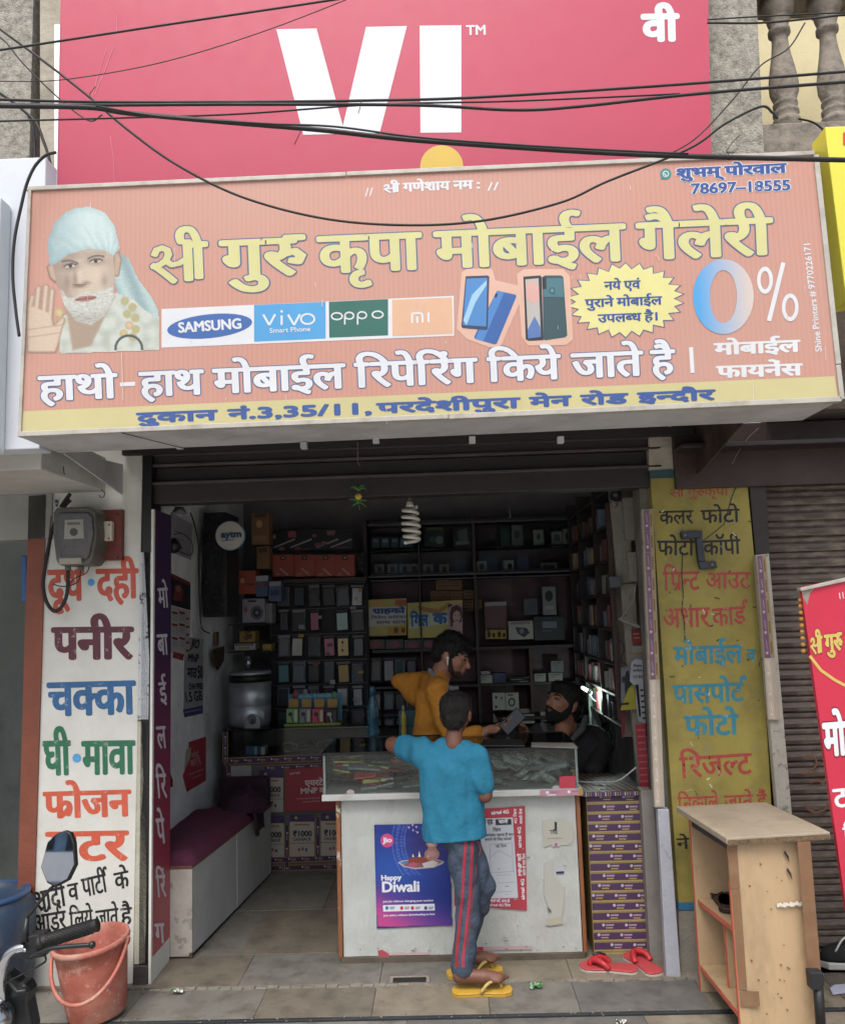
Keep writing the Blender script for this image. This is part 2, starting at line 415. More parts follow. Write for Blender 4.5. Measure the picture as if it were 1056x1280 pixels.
obj('lower_plate', MB().box(-1.33, 1.0, .05, .30, 2.172, 2.25), M_dark, lt, bevel=.004)
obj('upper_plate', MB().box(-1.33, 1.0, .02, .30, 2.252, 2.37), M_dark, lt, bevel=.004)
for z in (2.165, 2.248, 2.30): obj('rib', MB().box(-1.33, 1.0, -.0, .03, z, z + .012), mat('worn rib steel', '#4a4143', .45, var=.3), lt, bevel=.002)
bx('upper_wall', -1.6, 1.15, .06, .3, 2.38, 3.0, M_plaster, shop, 0)
bx('left_jamb', -1.46, -1.368, .015, .30, 0, 2.6, M_white, shop, .004)
bx('left_shutter_guide', -1.366, -1.322, -.012, .12, 0, 2.44, M_black, shop, .003)
bx('right_jamb', .985, 1.045, .015, .30, 0, 2.6, M_black, shop, .003)
bx('right_shutter_guide', .905, .982, .06, .20, 0, 2.44, mat('grey worn guide', '#77736d', .6, var=.2, bump=.3, dirt='#3e3a34', da=.6), shop, .003)
pil = thing('painted_pillar', 'white wall pillar hand-painted with red maroon blue and green Hindi dairy words', 'pillar', (-1.65, 0, 0))
PLw0 = at(40, 1146, Y=0).x; PLw1 = -1.352
pe = MB(); pe.slab([at(57, 618, Y=0), at(177.5, 600.5, Y=0), (at(166, 1235, Y=0).x, 0, 0), (at(38, 1180, Y=0).x, 0, 0)], (0, .3, 0)); obj('pillar_body', pe, M_white, pil)
obj('pillar_head', MB().slab([at(57, 560, Y=.002), at(178, 560, Y=.002), at(178, 600, Y=.002), at(57, 622, Y=.002)], (0, .3, 0)), M_white, pil)
Pw = plane(Y=0, step=.0006)
C_red, C_mar, C_blu, C_grn, C_org = paint('#b9503f'), paint('#5a2a3a'), paint('#2c5f8f'), paint('#26694c'), paint('#c4553a')
C_dot = paint('#4d97cf'); C_blk = paint('#1b1a1c')
def line(par, P, s, p0, p1, h, m, nm='painted_word', **k):
 mb = MB(); text(mb, P, s, p0, p1, h, m, **k); return obj(nm, mb, None, par)
B1 = (.045, .022)
line(pil, Pw, 'दूध', (59, 751), (106, 750), 40, C_red, b=B1)
line(pil, Pw, 'दही', (120, 748), (174, 747), 38, C_red, b=B1)
line(pil, Pw, 'पनीर', (64, 824), (168, 823), 41, C_mar, b=(.05, .026))
line(pil, Pw, 'चक्का', (59, 895), (171, 892), 43, C_blu, b=B1)
line(pil, Pw, 'घी', (54, 969), (90, 968), 44, C_grn, b=B1)
line(pil, Pw, 'मावा', (102, 968), (170, 967), 43, C_grn, b=B1)
line(pil, Pw, 'फ्रोजन', (54, 1023), (165, 1020), 34, C_org, b=B1)
line(pil, Pw, 'मटर', (57, 1077), (162, 1075), 38, C_org, b=B1)
line(pil, Pw, 'शादी', (44, 1141), (84, 1132), 26, C_blk, b=(.03, .01), slant=.12)
line(pil, Pw, 'व', (86, 1127), (100, 1124), 22, C_blk, b=(.03, .01), slant=.12)
line(pil, Pw, 'पार्टी', (104, 1122), (138, 1114), 24, C_blk, b=(.03, .01), slant=.12)
line(pil, Pw, 'के', (144, 1113), (163, 1109), 22, C_blk, b=(.03, .01), slant=.12)
line(pil, Pw, 'ऑर्डर', (43, 1168), (84, 1161), 24, C_blk, b=(.03, .01), slant=.12)
line(pil, Pw, 'लिये', (87, 1162), (117, 1158), 22, C_blk, b=(.03, .01), slant=.12)
line(pil, Pw, 'जाते', (120, 1160), (149, 1156), 22, C_blk, b=(.03, .01), slant=.12)
line(pil, Pw, 'है', (151, 1157), (166, 1155), 22, C_blk, b=(.03, .01), slant=.12)
dm = MB(); pell(dm, Pw, 114, 728, 4.5, 4.7, C_dot); pell(dm, Pw, 96, 948, 5.5, 5.7, C_dot); obj('painted_dots', dm, None, pil)
M_flake = mat('flaking white strip', '#b9bec4', .8, var=.1, bump=.6, bs=25, wear='#2b2723', ws=16, wa=.9)
stp = thing('flaking_strip', 'flaking whitewashed strip between painted pillar and black shutter guide', 'door strip', at(175, 1235, Y=0))
obj('upper_strip', MB().slab([at(175, 690, Y=-.012), at(189, 690, Y=-.012), at(186, 900, Y=-.012), at(172, 900, Y=-.012)], (0, .02, 0)), M_flake, stp, bevel=.002)
obj('lower_strip', MB().slab([at(172, 902, Y=-.012), at(186, 902, Y=-.012), at(182, 1206, Y=-.012), at(167, 1206, Y=-.012)], (0, .02, 0)), mat('mouldy white strip', '#b4b3a4', .8, var=.15, bump=.6, bs=25, dirt='#7c7350', ds=6, da=.8), stp, bevel=.002)
obj('foot_block', MB().slab([at(166, 1208, Y=-.02), at(184, 1208, Y=-.02), at(183, 1244, Y=-.02), at(165, 1244, Y=-.02)], (0, .05, 0)), mat('wet dark foot block', '#3f3836', .7, var=.3, bump=.5), stp, bevel=.004)
nb = thing('left_neighbour_building', 'pale dairy shop next door with white overhanging slab and dim interior', 'building', (-2.3, 0, 0))
M_soff = mat('pale soffit paint', '#b7b6b0', .8, var=.08, bump=.2, dirt='#8c8a84', da=.4)
bx('overhang_slab', -4.5, -1.54, -.62, .3, 2.14, 2.30, M_soff, nb, .004)
bx('fascia', -4.5, -1.50, -.72, -.622, 2.2, 3.36, mat('white fascia sheet', '#c3c9d1', .5, var=.05, bump=.1), nb, .004)
bx('fascia_box', -4.5, -1.63, -.80, -.722, 2.18, 3.16, mat('white fascia box', '#ccd4da', .45, var=.05), nb, .006)
bx('upper_wall', -4.5, -1.75, .05, .3, 2.3, 3.3, M_soff, nb, 0)
bx('inner_wall', -4.5, -1.8, 1.0, 1.1, 0, 2.3, mat('dim greenish wall', '#6d726f', .8, var=.1, bump=.2, dirt='#3a3d3c', da=.6), nb, 0)
bx('side_wall', -3.1, -3.0, 0, 1.0, 0, 2.3, M_wall_in, nb, 0)
bx('lintel', -4.5, -1.78, -.01, .12, 1.93, 2.14, mat('grey lintel paint', '#8e908c', .8, var=.1, bump=.2), nb, .003)
bx('room_floor', -4.5, -1.6, 0, 1.0, -.3, .0, M_concrete, nb, 0)
post = obj('brown_post', MB().slab([at(36, 620, Y=-.01), at(58, 618, Y=-.01), at(41, 1170, Y=-.01), at(20, 1170, Y=-.01)], (0, .15, 0)).slab([at(20, 1170, Y=-.01), at(41, 1170, Y=-.01), at(39, 1232, Y=-.01), at(18, 1232, Y=-.01)], (0, .15, 0)), mat('brown red door frame paint', '#7d4330', .6, var=.12, bump=.25, dirt='#5a3325', ds=5, da=.5), None, origin=at(30, 1232, Z=0))
tag(post, 'brown-red painted door post at the left edge of the white pillar', 'door post')
shf = obj('hanging_blue_bag', MB().slab([at(26, 694, Y=.12), at(33, 694, Y=.12), at(33, 752, Y=.12), at(26, 752, Y=.12)], (0, .05, 0)), mat('blue sachet plastic', '#2c5c96', .4, var=.2, bump=.5), None, bevel=.006)
tag(shf, 'blue plastic strip hanging in the dim doorway left of the brown post', 'bag')
rd = obj('wall_rod', MB().tube([at(12, 668, Y=.9), at(36, 668, Y=.9)], .012), M_dark, None, smooth=True, origin=at(12, 668, Y=.9)); tag(rd, 'dark rod fixed across the dim neighbouring doorway', 'rod')
yp = thing('yellow_painted_panel', 'yellow wall panel hand-painted with black red and blue Hindi service list', 'painted panel', at(890, 1200, Y=0))
M_yel = mat('weathered yellow wall paint', '#938740', .7, var=.18, vs=3, bump=.3, bs=20, dirt='#6a6434', ds=5, da=.75, wear='#8a8766', ws=10, wa=.35)
obj('yellow_panel', MB().slab([at(813, 597, Y=0), at(933, 594, Y=0), at(972, 1010, Y=0), at(848, 1130, Y=0)], (0, .3, 0)).slab([at(848, 1130, Y=0), at(972, 1010, Y=0), at(978, 1130, Y=0), at(850, 1131, Y=0)], (0, .3, 0)), M_yel, yp)
obj('teal_band', MB().slab([at(812, 588, Y=-.004), at(933, 583, Y=-.004), at(933, 595, Y=-.004), at(813, 598, Y=-.004)], (0, .2, 0)), mat('faded teal band', '#35525a', .7, var=.15, bump=.2), yp)
obj('plaster_head', MB().slab([at(811, 545, Y=0), at(950, 545, Y=0), at(950, 586, Y=0), at(811, 588, Y=0)], (0, .3, 0)), M_plaster, yp)
obj('blue_foot_line', MB().slab([at(848, 1129, Y=-.003), at(978, 1126, Y=-.003), at(978, 1136, Y=-.003), at(848, 1138, Y=-.003)], (0, .2, 0)), mat('blue foot line', '#2d6d94', .7), yp)
obj('pillar_foot', MB().slab([at(848, 1139, Y=0), at(980, 1137, Y=0), at(982, 1240, Y=0), at(851, 1240, Y=0)], (0, .3, 0)), M_concrete, yp)
Py = plane(Y=0, step=.0006)
c_r, c_k, c_b = paint('#a04038'), paint('#1d1b1c'), paint('#2f7f95')
for s, p0, p1, h, m, b in (("श्री गुरुकृपा", (837, 621), (911, 619), 11, c_r, (.015, .01)), ('कलर', (824, 655), (867, 654), 17, c_k, (.02, .015)), ('फोटो', (876, 654), (925, 652), 17, c_k, (.02, .015)),
  ('फोटो', (821, 694), (868, 694), 19, c_k, (.02, .015)), ('कॉपी', (879, 694), (926, 692), 19, c_k, (.02, .015)), ('प्रिन्ट', (829, 738), (875, 737), 24, c_r, (.02, .015)), ('आउट', (882, 736), (939, 735), 21, c_r, (.02, .015)),
  ('अधार', (829, 785), (888, 783), 25, c_r, (.02, .015)), ('कार्ड', (891, 783), (937, 779), 23, c_r, (.02, .015)), ('मोबाईल', (842, 831), (929, 828), 23, c_b, (.03, .02)), ('व', (933, 827), (945, 827), 16, c_b, (.03, .02)),
  ('पासपोर्ट', (841, 880), (935, 876), 24, c_b, (.03, .02)), ('फोटो', (855, 920), (924, 918), 26, c_b, (.03, .02)), ('रिजल्ट', (850, 973), (941, 967), 27, c_r, (.02, .015)), ('निकाले', (847, 1014), (899, 1012), 18, c_r, (.02, .015)), ('जाते हैं', (905, 1012), (959, 1010), 18, c_r, (.02, .015)), ('ने', (846, 1062), (862, 1061), 14, c_k, (.02, .015))):
 line(yp, Py, s, p0, p1, h, m, b=b)
cr = MB(); pline(cr, Py, [(925, 596), (915, 620), (905, 655), (893, 665), (880, 675)], 1.2, C_blk, 2.4); pline(cr, Py, [(853, 690), (852, 720), (854, 745), (852, 762), (855, 775), (856, 800)], 1.3, C_blk, 2.4)
for i in range(40):
 x = random.uniform(825, 960); y = random.uniform(620, 1000); a = random.uniform(0, 6.28); l = random.uniform(1.5, 7)
 pline(cr, Py, [(x + (y - 620) * .06, y), (x + (y - 620) * .06 + l * math.cos(a), y + l * math.sin(a))], random.uniform(.5, 1.6), random.choice([C_blk, C_blk, paint('#c9c4a8')]), 2.5 + .05 * i)
obj('cracks_and_scratches', cr, None, yp, kind='stuff')
br = thing('iron_bracket', 'grey Z-shaped iron bracket bolted onto the yellow panel', 'bracket', at(875, 700, Y=-.02))
zb = MB(); Pb = lambda x, y: at(x, y, Y=-.03)
zb.slab([Pb(851, 664), Pb(878, 663), Pb(878, 672), Pb(853, 674)], (0, .028, 0)); zb.slab([Pb(870, 672.1), Pb(878, 672.1), Pb(882, 702), Pb(873, 702)], (0, .028, 0)); zb.slab([Pb(873, 702.1), Pb(895, 701), Pb(897, 710), Pb(876, 712)], (0, .028, 0))
obj('bar', zb, mat('dull grey iron', '#3a3e47', .45, var=.3, metal=.4, bump=.3), br, bevel=.005)
for x, y in ((856, 669), (890, 706)): obj('bolt', MB().ball(at(x, y, Y=-.032), .006, n=10), mat('bright bolt', '#8a8a8a', .4, metal=.8), br, smooth=True)
M_strip = mat('dirty plywood strip', '#aaa79d', .8, var=.15, vs=12, bump=.5, bs=30, dirt='#6d675a', ds=6, da=.6, wear='#4b4335', ws=20, wa=.6)
M_pur, M_tape = ink('#5a2f68'), ink('#c9a74a'); M_pale = ink('#e3dfe0'); M_pink = ink('#96606f')
def tape(par, top0, top1, bot1, bot0, Y, n, half=.55, fade=False):
 """printed tape running down a board: purple with round marks and yellow edges"""
 P = plane(Y=Y, step=.0005); mb = MB()
 L = lambda a, b, t: (a[0] + (b[0] - a[0]) * t, a[1] + (b[1] - a[1]) * t)
 for i in range(n):
  t0, t1 = i / n, (i + .985) / n; A, B, C_, D = L(top0, bot0, t0), L(top1, bot1, t0), L(top1, bot1, t1), L(top0, bot0, t1)
  fc = fade and i / n > .55
  pq(mb, P, [A, B, C_, D], ink('#a99c8c') if fc else ink('#8f8060'), 0)
  a, b, c, d = L(A, B, .12), L(A, B, .62), L(D, C_, .62), L(D, C_, .12)
  pq(mb, P, [a, b, c, d], ink('#b5aa9c') if fc else ink('#6d4f68'), 1)
  m0 = L(L(A, B, .35), L(D, C_, .35), .75); pell(mb, P, m0[0], m0[1], 1.7, 1.9, ink('#a89ea8') if not fc else ink('#c9c0b2'), 2, n=10)
  u0 = L(L(A, B, .3), L(D, C_, .3), .15); u1 = L(L(A, B, .42), L(D, C_, .42), .6)
  pq(mb, P, [u0, (u0[0] + 1.1, u0[1]), (u1[0] + .6, u1[1]), (u1[0] - .5, u1[1])], ink('#8f8090') if not fc else ink('#c9c0b2'), 2)
  e0, e1, e2, e3 = L(L(A, B, .7), L(D, C_, .7), .2), L(L(A, B, .86), L(D, C_, .86), .2), L(L(A, B, .86), L(D, C_, .86), .8), L(L(A, B, .7), L(D, C_, .7), .8)
  pq(mb, P, [e0, e1, e2, e3], ink('#7a5a2a') if not fc else ink('#a8a090'), 1)
 obj('printed_tape', mb, None, par)
s1 = thing('taped_board', 'narrow white board with faded purple printed tape beside yellow panel, left one', 'board', at(846, 1222, Z=0), 'taped boards on both sides of the yellow panel')
obj('board', MB().slab([at(802, 637, Y=-.04), at(816, 636, Y=-.04), at(831, 1010, Y=-.04), at(818, 1010, Y=-.04)], (0, .035, 0)), M_strip, s1, bevel=.002)
obj('lower_board', MB().slab([at(822, 1012, Y=-.045), at(836, 1012, Y=-.045), at(851, 1222, Y=-.045), at(833, 1222, Y=-.045)], (0, .04, 0)), mat('chipped bluish white board', '#a7abb5', .7, var=.08, bump=.3, wear='#3a3632', ws=7, wa=.7), s1, bevel=.003)
tape(s1, (803, 638), (816, 637), (830, 1009), (818, 1009), -.042, 14, fade=True)
s2 = thing('taped_board', 'narrow white board with faded purple printed tape leaning right of yellow panel', 'board', at(975, 1205, Y=-.03), 'taped boards on both sides of the yellow panel')
obj('board', MB().slab([at(944, 694, Y=-.06), at(961, 692, Y=-.06), at(990, 1020, Y=-.04), at(972, 1020, Y=-.04)], (0, .035, 0)).slab([at(972, 1020, Y=-.04), at(990, 1020, Y=-.04), at(996, 1204, Y=-.04), at(978, 1204, Y=-.04)], (0, .035, 0)), M_strip, s2, bevel=.002)
tape(s2, (945, 695), (957, 694), (975, 900), (960, 900), -.063, 8, fade=True)
sp = obj('steel_post', MB().slab([at(934, 582, Y=0), at(956, 580, Y=0), at(963, 700, Y=0), at(945, 700, Y=0)], (0, .12, 0)).slab([at(945, 700.5, Y=.0), at(963, 700.5, Y=.0), at(992, 1205, Y=.0), at(975, 1205, Y=.0)], (0, .12, 0)), mat('dark brown steel', '#28201e', .55, var=.3, bump=.3), None, bevel=.003)
tag(sp, 'dark brown steel post between yellow panel and roller shutter', 'post')
sh = thing('roller_shutter', 'closed brown roller shutter with horizontal slats at the right', 'shutter', (2.1, .08, 0))
M_slat = mat('dusty brown shutter paint', '#4c403a', .55, var=.25, vs=3, bump=.4, bs=30, dirt='#8f8374', ds=5, da=.8, stretch=(1, 1, 3), metal=.1)
sl = None; z = .07; hsl = .0705
k = 0
while z < 2.05:
 if sl is None:
  prof = [(0, 0), (-.012, .006), (-.016, .022), (-.010, .036), (-.002, .042), (-.0075, .050), (-.0075, .060), (0, hsl)]
  mb = MB(); vs = []; 
  for X in (1.12, 3.2):
   for (y, zz) in prof: vs.append((X, .06 + y, .07 + zz))
  n = len(prof); mb.add(vs, [(i, i + n, i + n + 1, i + 1) for i in range(n - 1)])
  sl = obj('slat', mb, M_slat, sh)
 else:
  c = sl.copy(); COL.objects.link(c); c.parent = sh; c.location = (0, random.uniform(-.002, .002), z - .07)
 z += hsl
obj('bottom_bar', MB().box(1.12, 3.2, .03, .075, 0, .068), M_dark, sh, bevel=.004)
obj('backing', MB().box(1.1, 3.2, .075, .1, 0, 2.1), M_dark, sh)
obj('housing', MB().box(1.05, 3.2, -.02, .3, 2.06, 2.35), mat('dark brown housing', '#3a2c28', .6, var=.25, bump=.3), sh, bevel=.005)
obj('housing_lip', MB().box(1.05, 3.2, -.16, -.022, 2.22, 2.24), M_dark, sh, bevel=.004)
cs = MB(); Ps = plane(Y=.043, step=.0006); chalk = ink('#6e4636')
pline(cs, Ps, [(1003, 948), (1010, 945), (1018, 946), (1022, 955), (1015, 962)], 2.5, chalk); pline(cs, Ps, [(1001, 968), (1012, 966), (1030, 967)], 2.2, chalk); pline(cs, Ps, [(1006, 1004), (1010, 1012), (1020, 1016), (1030, 1013), (1036, 1005)], 3, chalk, .5); pline(cs, Ps, [(1012, 978), (1022, 975), (1030, 980)], 3, chalk)
obj('chalk_scrawl', cs, None, sh)
colm = obj('roughcast_column', MB().box(-2.6, -1.83, -.2, .1, 2.4, 6.5), M_rough, None, origin=(-2, 0, 2.4)); tag(colm, 'speckled grey roughcast column left of the pink billboard', 'column')
cr2 = obj('roughcast_column', MB().slab([at(884, -30, Y=-.22), at(944, -30, Y=-.22), at(956, 215, Y=-.22), at(884, 215, Y=-.22)], (0, .3, 0)), M_rough, None, origin=(1.3, 0, 3)); tag(cr2, 'speckled grey roughcast column between pink billboard and balusters', 'column')
sc_ = obj('plaster_pilaster', MB().slab([at(50, -30, Y=-.21), at(78, -30, Y=-.21), at(70, 240, Y=-.21), at(50, 240, Y=-.21)], (0, .3, 0)), M_plaster, None); tag(sc_, 'smooth grey plaster strip beside the left edge of the pink billboard', 'pilaster')
yw = obj('cream_wall', MB().box(1.2, 3.5, .5, .6, 2.6, 7), mat('cream plaster wall', '#cfc49c', .8, var=.06, bump=.2, dirt='#a8a080', da=.3), None); tag(yw, 'cream plastered wall behind the balcony balusters', 'wall')
bal = thing('balcony_balustrade', 'weathered concrete balustrade with turned balusters above the yellow sign', 'balustrade', (1.8, -.1, 3.3))
M_bal = mat('weathered concrete', '#857d73', .85, var=.2, vs=14, bump=.6, bs=60, dirt='#4c463d', ds=16, da=.85)
zb_ = at(985, 168, Y=-.1).z
obj('kerb', MB().box(1.42, 3.5, -.2, .15, zb_ - .5, zb_), M_bal, bal, bevel=.006)
prof = [(.0, 0), (.075, 0), (.075, .03), (.058, .05), (.05, .055), (.065, .075), (.06, .10), (.048, .11), (.058, .125), (.058, .14), (.046, .15), (.055, .17), (.055, .18), (.048, .19), (.064, .235), (.066, .28), (.058, .34), (.044, .42), (.037, .48), (.036, .52), (.05, .53), (.05, .55), (.04, .56), (.052, .60), (.055, .62), (.07, .64), (.08, .70), (0, .70)]
b0 = None
for px in (983, 1044, 1105, 1166):
 p = at(px, 150, Y=-.05)
 if b0 is None:
  mb = MB().lathe(prof, (p.x, -.05, zb_), n=20); mb.box(p.x - .08, p.x + .08, -.13, .03, zb_, zb_ + .03); b0 = obj('baluster', mb, M_bal, bal, smooth=False, bevel=0); X0 = p.x
  b0.data.polygons.foreach_set('use_smooth', [True] * (len(b0.data.polygons) - 6) + [False] * 6)
 else: c = b0.copy(); COL.objects.link(c); c.parent = bal; c.location = (p.x - X0, 0, 0)
obj('handrail', MB().box(1.35, 3.5, -.16, .08, zb_ + .70, zb_ + .82), M_bal, bal, bevel=.008)
ys = thing('yellow_side_sign', 'plain yellow sign board at the far right edge above the shutter', 'sign', at(1050, 300, Y=-.75))
Mys = mat('glossy yellow sheet', '#d6cf3c', .4, var=.04)
obj('sheet', MB().slab([at(1031, 158, Y=-.75), at(1180, 152, Y=-.75), at(1200, 355, Y=-.75), at(1058, 377, Y=-.75)], (0, .12, 0)), Mys, ys, bevel=.004)
obj('red_patch', MB().slab([at(1054, 165, Y=-.753), at(1150, 160, Y=-.753), at(1150, 175, Y=-.753), at(1054, 180, Y=-.753)], (0, .002, 0)), ink('#c0392b'), ys)
sd2 = obj('side_wall', MB().box(1.47, 3.4, -.2, .04, 2.36, 3.26), mat('stained side plaster', '#5a4f47', .9, var=.25, vs=5, bump=.5, dirt='#2e2723', ds=4, da=.7), None); tag(sd2, 'dark stained plaster wall right of the big shop sign', 'wall')
bw = obj('backing_wall', MB().box(-1.83, 1.3, -.05, .05, 2.45, 6.5), M_plaster, None); tag(bw, 'grey plaster wall behind the pink billboard', 'wall')
ob = thing('opposite_house', 'blue house with white awning across the street, seen reflected in the motorcycle mirror', 'house', (0, -19, 0))
obj('wall', MB().box(-32, 14, -20.5, -19, -.14, 3.7), mat('opposite wall paint', '#7f9cb8', .8, var=.2, dirt='#4d5c6c', da=.6), ob)
obj('awning', MB().box(-32, 14, -18.99, -18.2, 2.0, 2.65), mat('white awning cloth', '#d8dade', .7, var=.05), ob); obj('parapet', MB().box(-32, 14, -19.2, -18.7, 3.3, 3.75), mat('grey parapet', '#5d564e', .8, var=.2), ob)
for i, wx in enumerate(range(-31, 14, 1)): bx('window', wx - .3, wx + .3, -19.02, -18.95, 2.78, 3.2, mat('dark window', '#20262c', .2), ob)
# ================================================================== SIGNS
M_alu = mat('dull aluminium edging', '#aeaba3', .45, var=.1, vs=10, dirt='#7d735f', ds=12, da=.5, metal=.1)
M_under = mat('grey sign underside sheet', '#b4b4b6', .6, var=.1, vs=4, bump=.15, dirt='#6b6861', ds=3, da=.5)
vb = thing('pink_billboard', 'large pink flex billboard with white letters V and I and small Hindi letter', 'billboard', (-.2, -.3, 3.5))
M_vi = mat('pink flex sheet', '#b03050', .45, var=.03, vs=1.2, bump=.08, bs=3, dirt='#bc4c68', ds=.8, da=.3, dsharp=.5)
YV = -.32
zt = at(500, -60, Y=YV).z; a0 = at(70, 240, Y=YV); a1 = at(889, 215, Y=YV); a2 = at(884, -60, Y=YV); a3 = at(77, -60, Y=YV)
obj('flex_face', MB().slab([a3, a2, a1, a0], (0, .03, 0)), M_vi, vb)
fe = MB().slab([at(68, 30, Y=YV - .004), at(75, 30, Y=YV - .004), at(71, 232, Y=YV - .004), at(68, 232, Y=YV - .004)], (0, .06, 0)); obj('overlit_edge_strip', fe, mat('overlit flex edge', '#f4f4fa', .4, var=.02), vb)  # strong light on the flex edge is put into this near-white colour
fr = MB().box(a0.x + .02, a1.x - .02, YV + .032, YV + .25, a1.z - .0, a1.z + .06).box(a0.x + .02, a1.x - .02, YV + .032, YV + .25, zt - .1, zt); obj('back_frame', fr, M_dark, vb)
Pv = plane(Y=YV, step=.0008)
ink_w = mat('white flex print', '#cdd4da', .45, var=.03, vs=3, dirt='#bfc7d0', ds=4, da=.3)
mb = MB(); pq(mb, Pv, [(345.5, 36), (395.5, 35), (428.5, 157), (457.5, 33), (508.5, 32), (474.5, 166), (379, 168)], ink_w); obj('letter_v', mb, None, vb)
mb = MB(); pq(mb, Pv, [(524.5, 31.5), (576.5, 31), (576.5, 165), (525.5, 165.5)], ink_w); obj('letter_i', mb, None, vb)
mb = MB(); text(mb, Pv, 'TM', (582.5, 43), (607, 42.5), 12, ink_w, b=(.025, .025)); obj('small_letters', mb, None, vb)
mb = MB(); text(mb, Pv, 'वी', (801, 50.5), (850, 49.5), 34, ink_w, b=(.05, .04)); obj('hindi_letters', mb, None, vb)
mb = MB(); pell(mb, Pv, 552, 208, 27, 27, mat('mustard flex print', '#c9a83a', .45, var=.04)); obj('yellow_dot', mb, None, vb)
mb = MB()
for pts in ([(146, 18), (146, 40)], [(138, 170), (142, 200), (143, 228)], [(133, 60), (122, 95), (114, 125)], [(143, 55), (130, 90), (118, 118)]):
 pline(mb, Pv, pts, .5, ink('#cf7d95'), 1.5)
obj('crease_marks', mb, None, vb, kind='stuff')
SY = -.92
sg = thing('shop_sign', 'long faded salmon and yellow Hindi sign board with printed phones and bearded portrait', 'shop sign', at(528, 525, Y=SY))
TL, TR, BR, BL = (35, 235), (1016, 190), (1050, 500), (22, 545)
def hmix(u, v):   # bilinear is enough over the small keystone
 x = (TL[0] * (1 - u) + TR[0] * u) * (1 - v) + (BL[0] * (1 - u) + BR[0] * u) * v; y = (TL[1] * (1 - u) + TR[1] * u) * (1 - v) + (BL[1] * (1 - u) + BR[1] * u) * v; return (x, y)
def sat(p, dy=0): return at(p[0], p[1], Y=SY + dy)
m = bpy.data.materials.new('faded salmon flex'); m.use_nodes = True; N = m.node_tree.nodes; L = m.node_tree.links; b = N['Principled BSDF']
tc = N.new('ShaderNodeTexCoord'); wv = N.new('ShaderNodeTexWave'); wv.inputs['Scale'].default_value = 18; wv.inputs['Distortion'].default_value = .6; L.new(tc.outputs['Object'], wv.inputs['Vector'])
nn = N.new('ShaderNodeTexNoise'); nn.inputs['Scale'].default_value = 1.6; nn.inputs['Detail'].default_value = 6; L.new(tc.outputs['Object'], nn.inputs['Vector'])
mx = N.new('ShaderNodeMix'); mx.data_type = 'RGBA'; mx.inputs[6].default_value = lin('#b58172'); mx.inputs[7].default_value = lin('#b98878'); L.new(wv.outputs[0], mx.inputs[0])
m2 = N.new('ShaderNodeMix'); m2.data_type = 'RGBA'; mr = N.new('ShaderNodeMapRange'); mr.inputs[1].default_value = .35; mr.inputs[2].default_value = .75; mr.inputs[4].default_value = .5
L.new(nn.outputs[0], mr.inputs[0]); L.new(mr.outputs[0], m2.inputs[0]); L.new(mx.outputs[2], m2.inputs[6]); m2.inputs[7].default_value = lin('#b39186'); L.new(m2.outputs[2], b.inputs['Base Color']); b.inputs['Roughness'].default_value = .45
M_salm = m; _M['faded salmon flex'] = m
obj('flex_face', MB().slab([sat(TL), sat(TR), sat(BR), sat(BL)], (0, .02, 0)), M_salm, sg)
M_yband = mat('faded yellow flex', '#b9b280', .45, var=.05, vs=3)
bandm = MB(); P = plane(Y=SY, step=.0007)
pq(bandm, P, [(29.5, 514), (1043, 470), (1047, 497), (25, 542)], M_yband); obj('yellow_band', bandm, None, sg)
def edge(p, q, w, nm='edge_strip'):
 (x0, y0), (x1, y1) = p, q; Lr = math.hypot(x1 - x0, y1 - y0); nx, ny = -(y1 - y0) / Lr * w, (x1 - x0) / Lr * w
 return obj(nm, MB().slab([sat(p, -.008), sat(q, -.008), sat((q[0] + nx, q[1] + ny), -.008), sat((p[0] + nx, p[1] + ny), -.008)], (0, .03, 0)), M_alu, sg, bevel=.0015)
edge((32, 232.5), (432, 214.3), 5); edge((433, 214), (1018, 187.5), 5); edge((21, 539.5), (560, 517), 6); edge((561, 517), (1052, 495), 6.5)
edge((39, 236), (26, 541), 4); edge((1017, 193), (1045, 455), -6.5); edge((1045, 456), (1050, 499), -6)
U0, U1 = sat((22, 546.5), .003), sat((1050, 501), .003)
obj('underside', MB().slab([U0 + Vector((.01, 0, 0)), U1 + Vector((-.01, 0, 0)), U1 + Vector((-.01, .30, 0)), U0 + Vector((.01, .30, 0))], (0, 0, .012)), M_under, sg)
mbs = MB().slab([sat(TL, .025) + Vector((.0, 0, 0)), sat(BL, .025), sat(BL, .31), sat(TL, .31) * 1], (.012, 0, 0))
q0 = sat(TL); q1 = sat(BL)
obj('side_sheet', MB().slab([q0 + Vector((0, .025, 0)), q1 + Vector((0, .025, 0)), q1 + Vector((0, .31, 0)), q0 + Vector((0, .31, 0))], (.012, 0, 0)), M_under, sg)
q0 = sat(TR); q1 = sat(BR)
obj('side_sheet', MB().slab([q0 + Vector((0, .025, 0)), q1 + Vector((0, .025, 0)), q1 + Vector((0, .31, 0)), q0 + Vector((0, .31, 0))], (-.012, 0, 0)), M_under, sg)
obj('top_sheet', MB().slab([sat(TL, .025), sat(TR, .025), sat(TR, .31), sat(TL, .31)], (0, 0, -.012)), M_under, sg)
obj('cheek_plate', MB().slab([(-1.463, -.60, 2.215), (-1.463, -.01, 2.262), (-1.463, -.01, 2.122), (-1.463, -.60, 2.20)], (.008, 0, 0)), M_under, sg)
obj('cheek_plate', MB().slab([(1.16, -.60, 2.235), (1.16, -.01, 2.40), (1.16, -.01, 2.12), (1.16, -.60, 2.22)], (-.008, 0, 0)), mat('rusty cheek sheet', '#3c312d', .7, var=.3, dirt='#6b5347', ds=6, da=.6, bump=.3), sg)
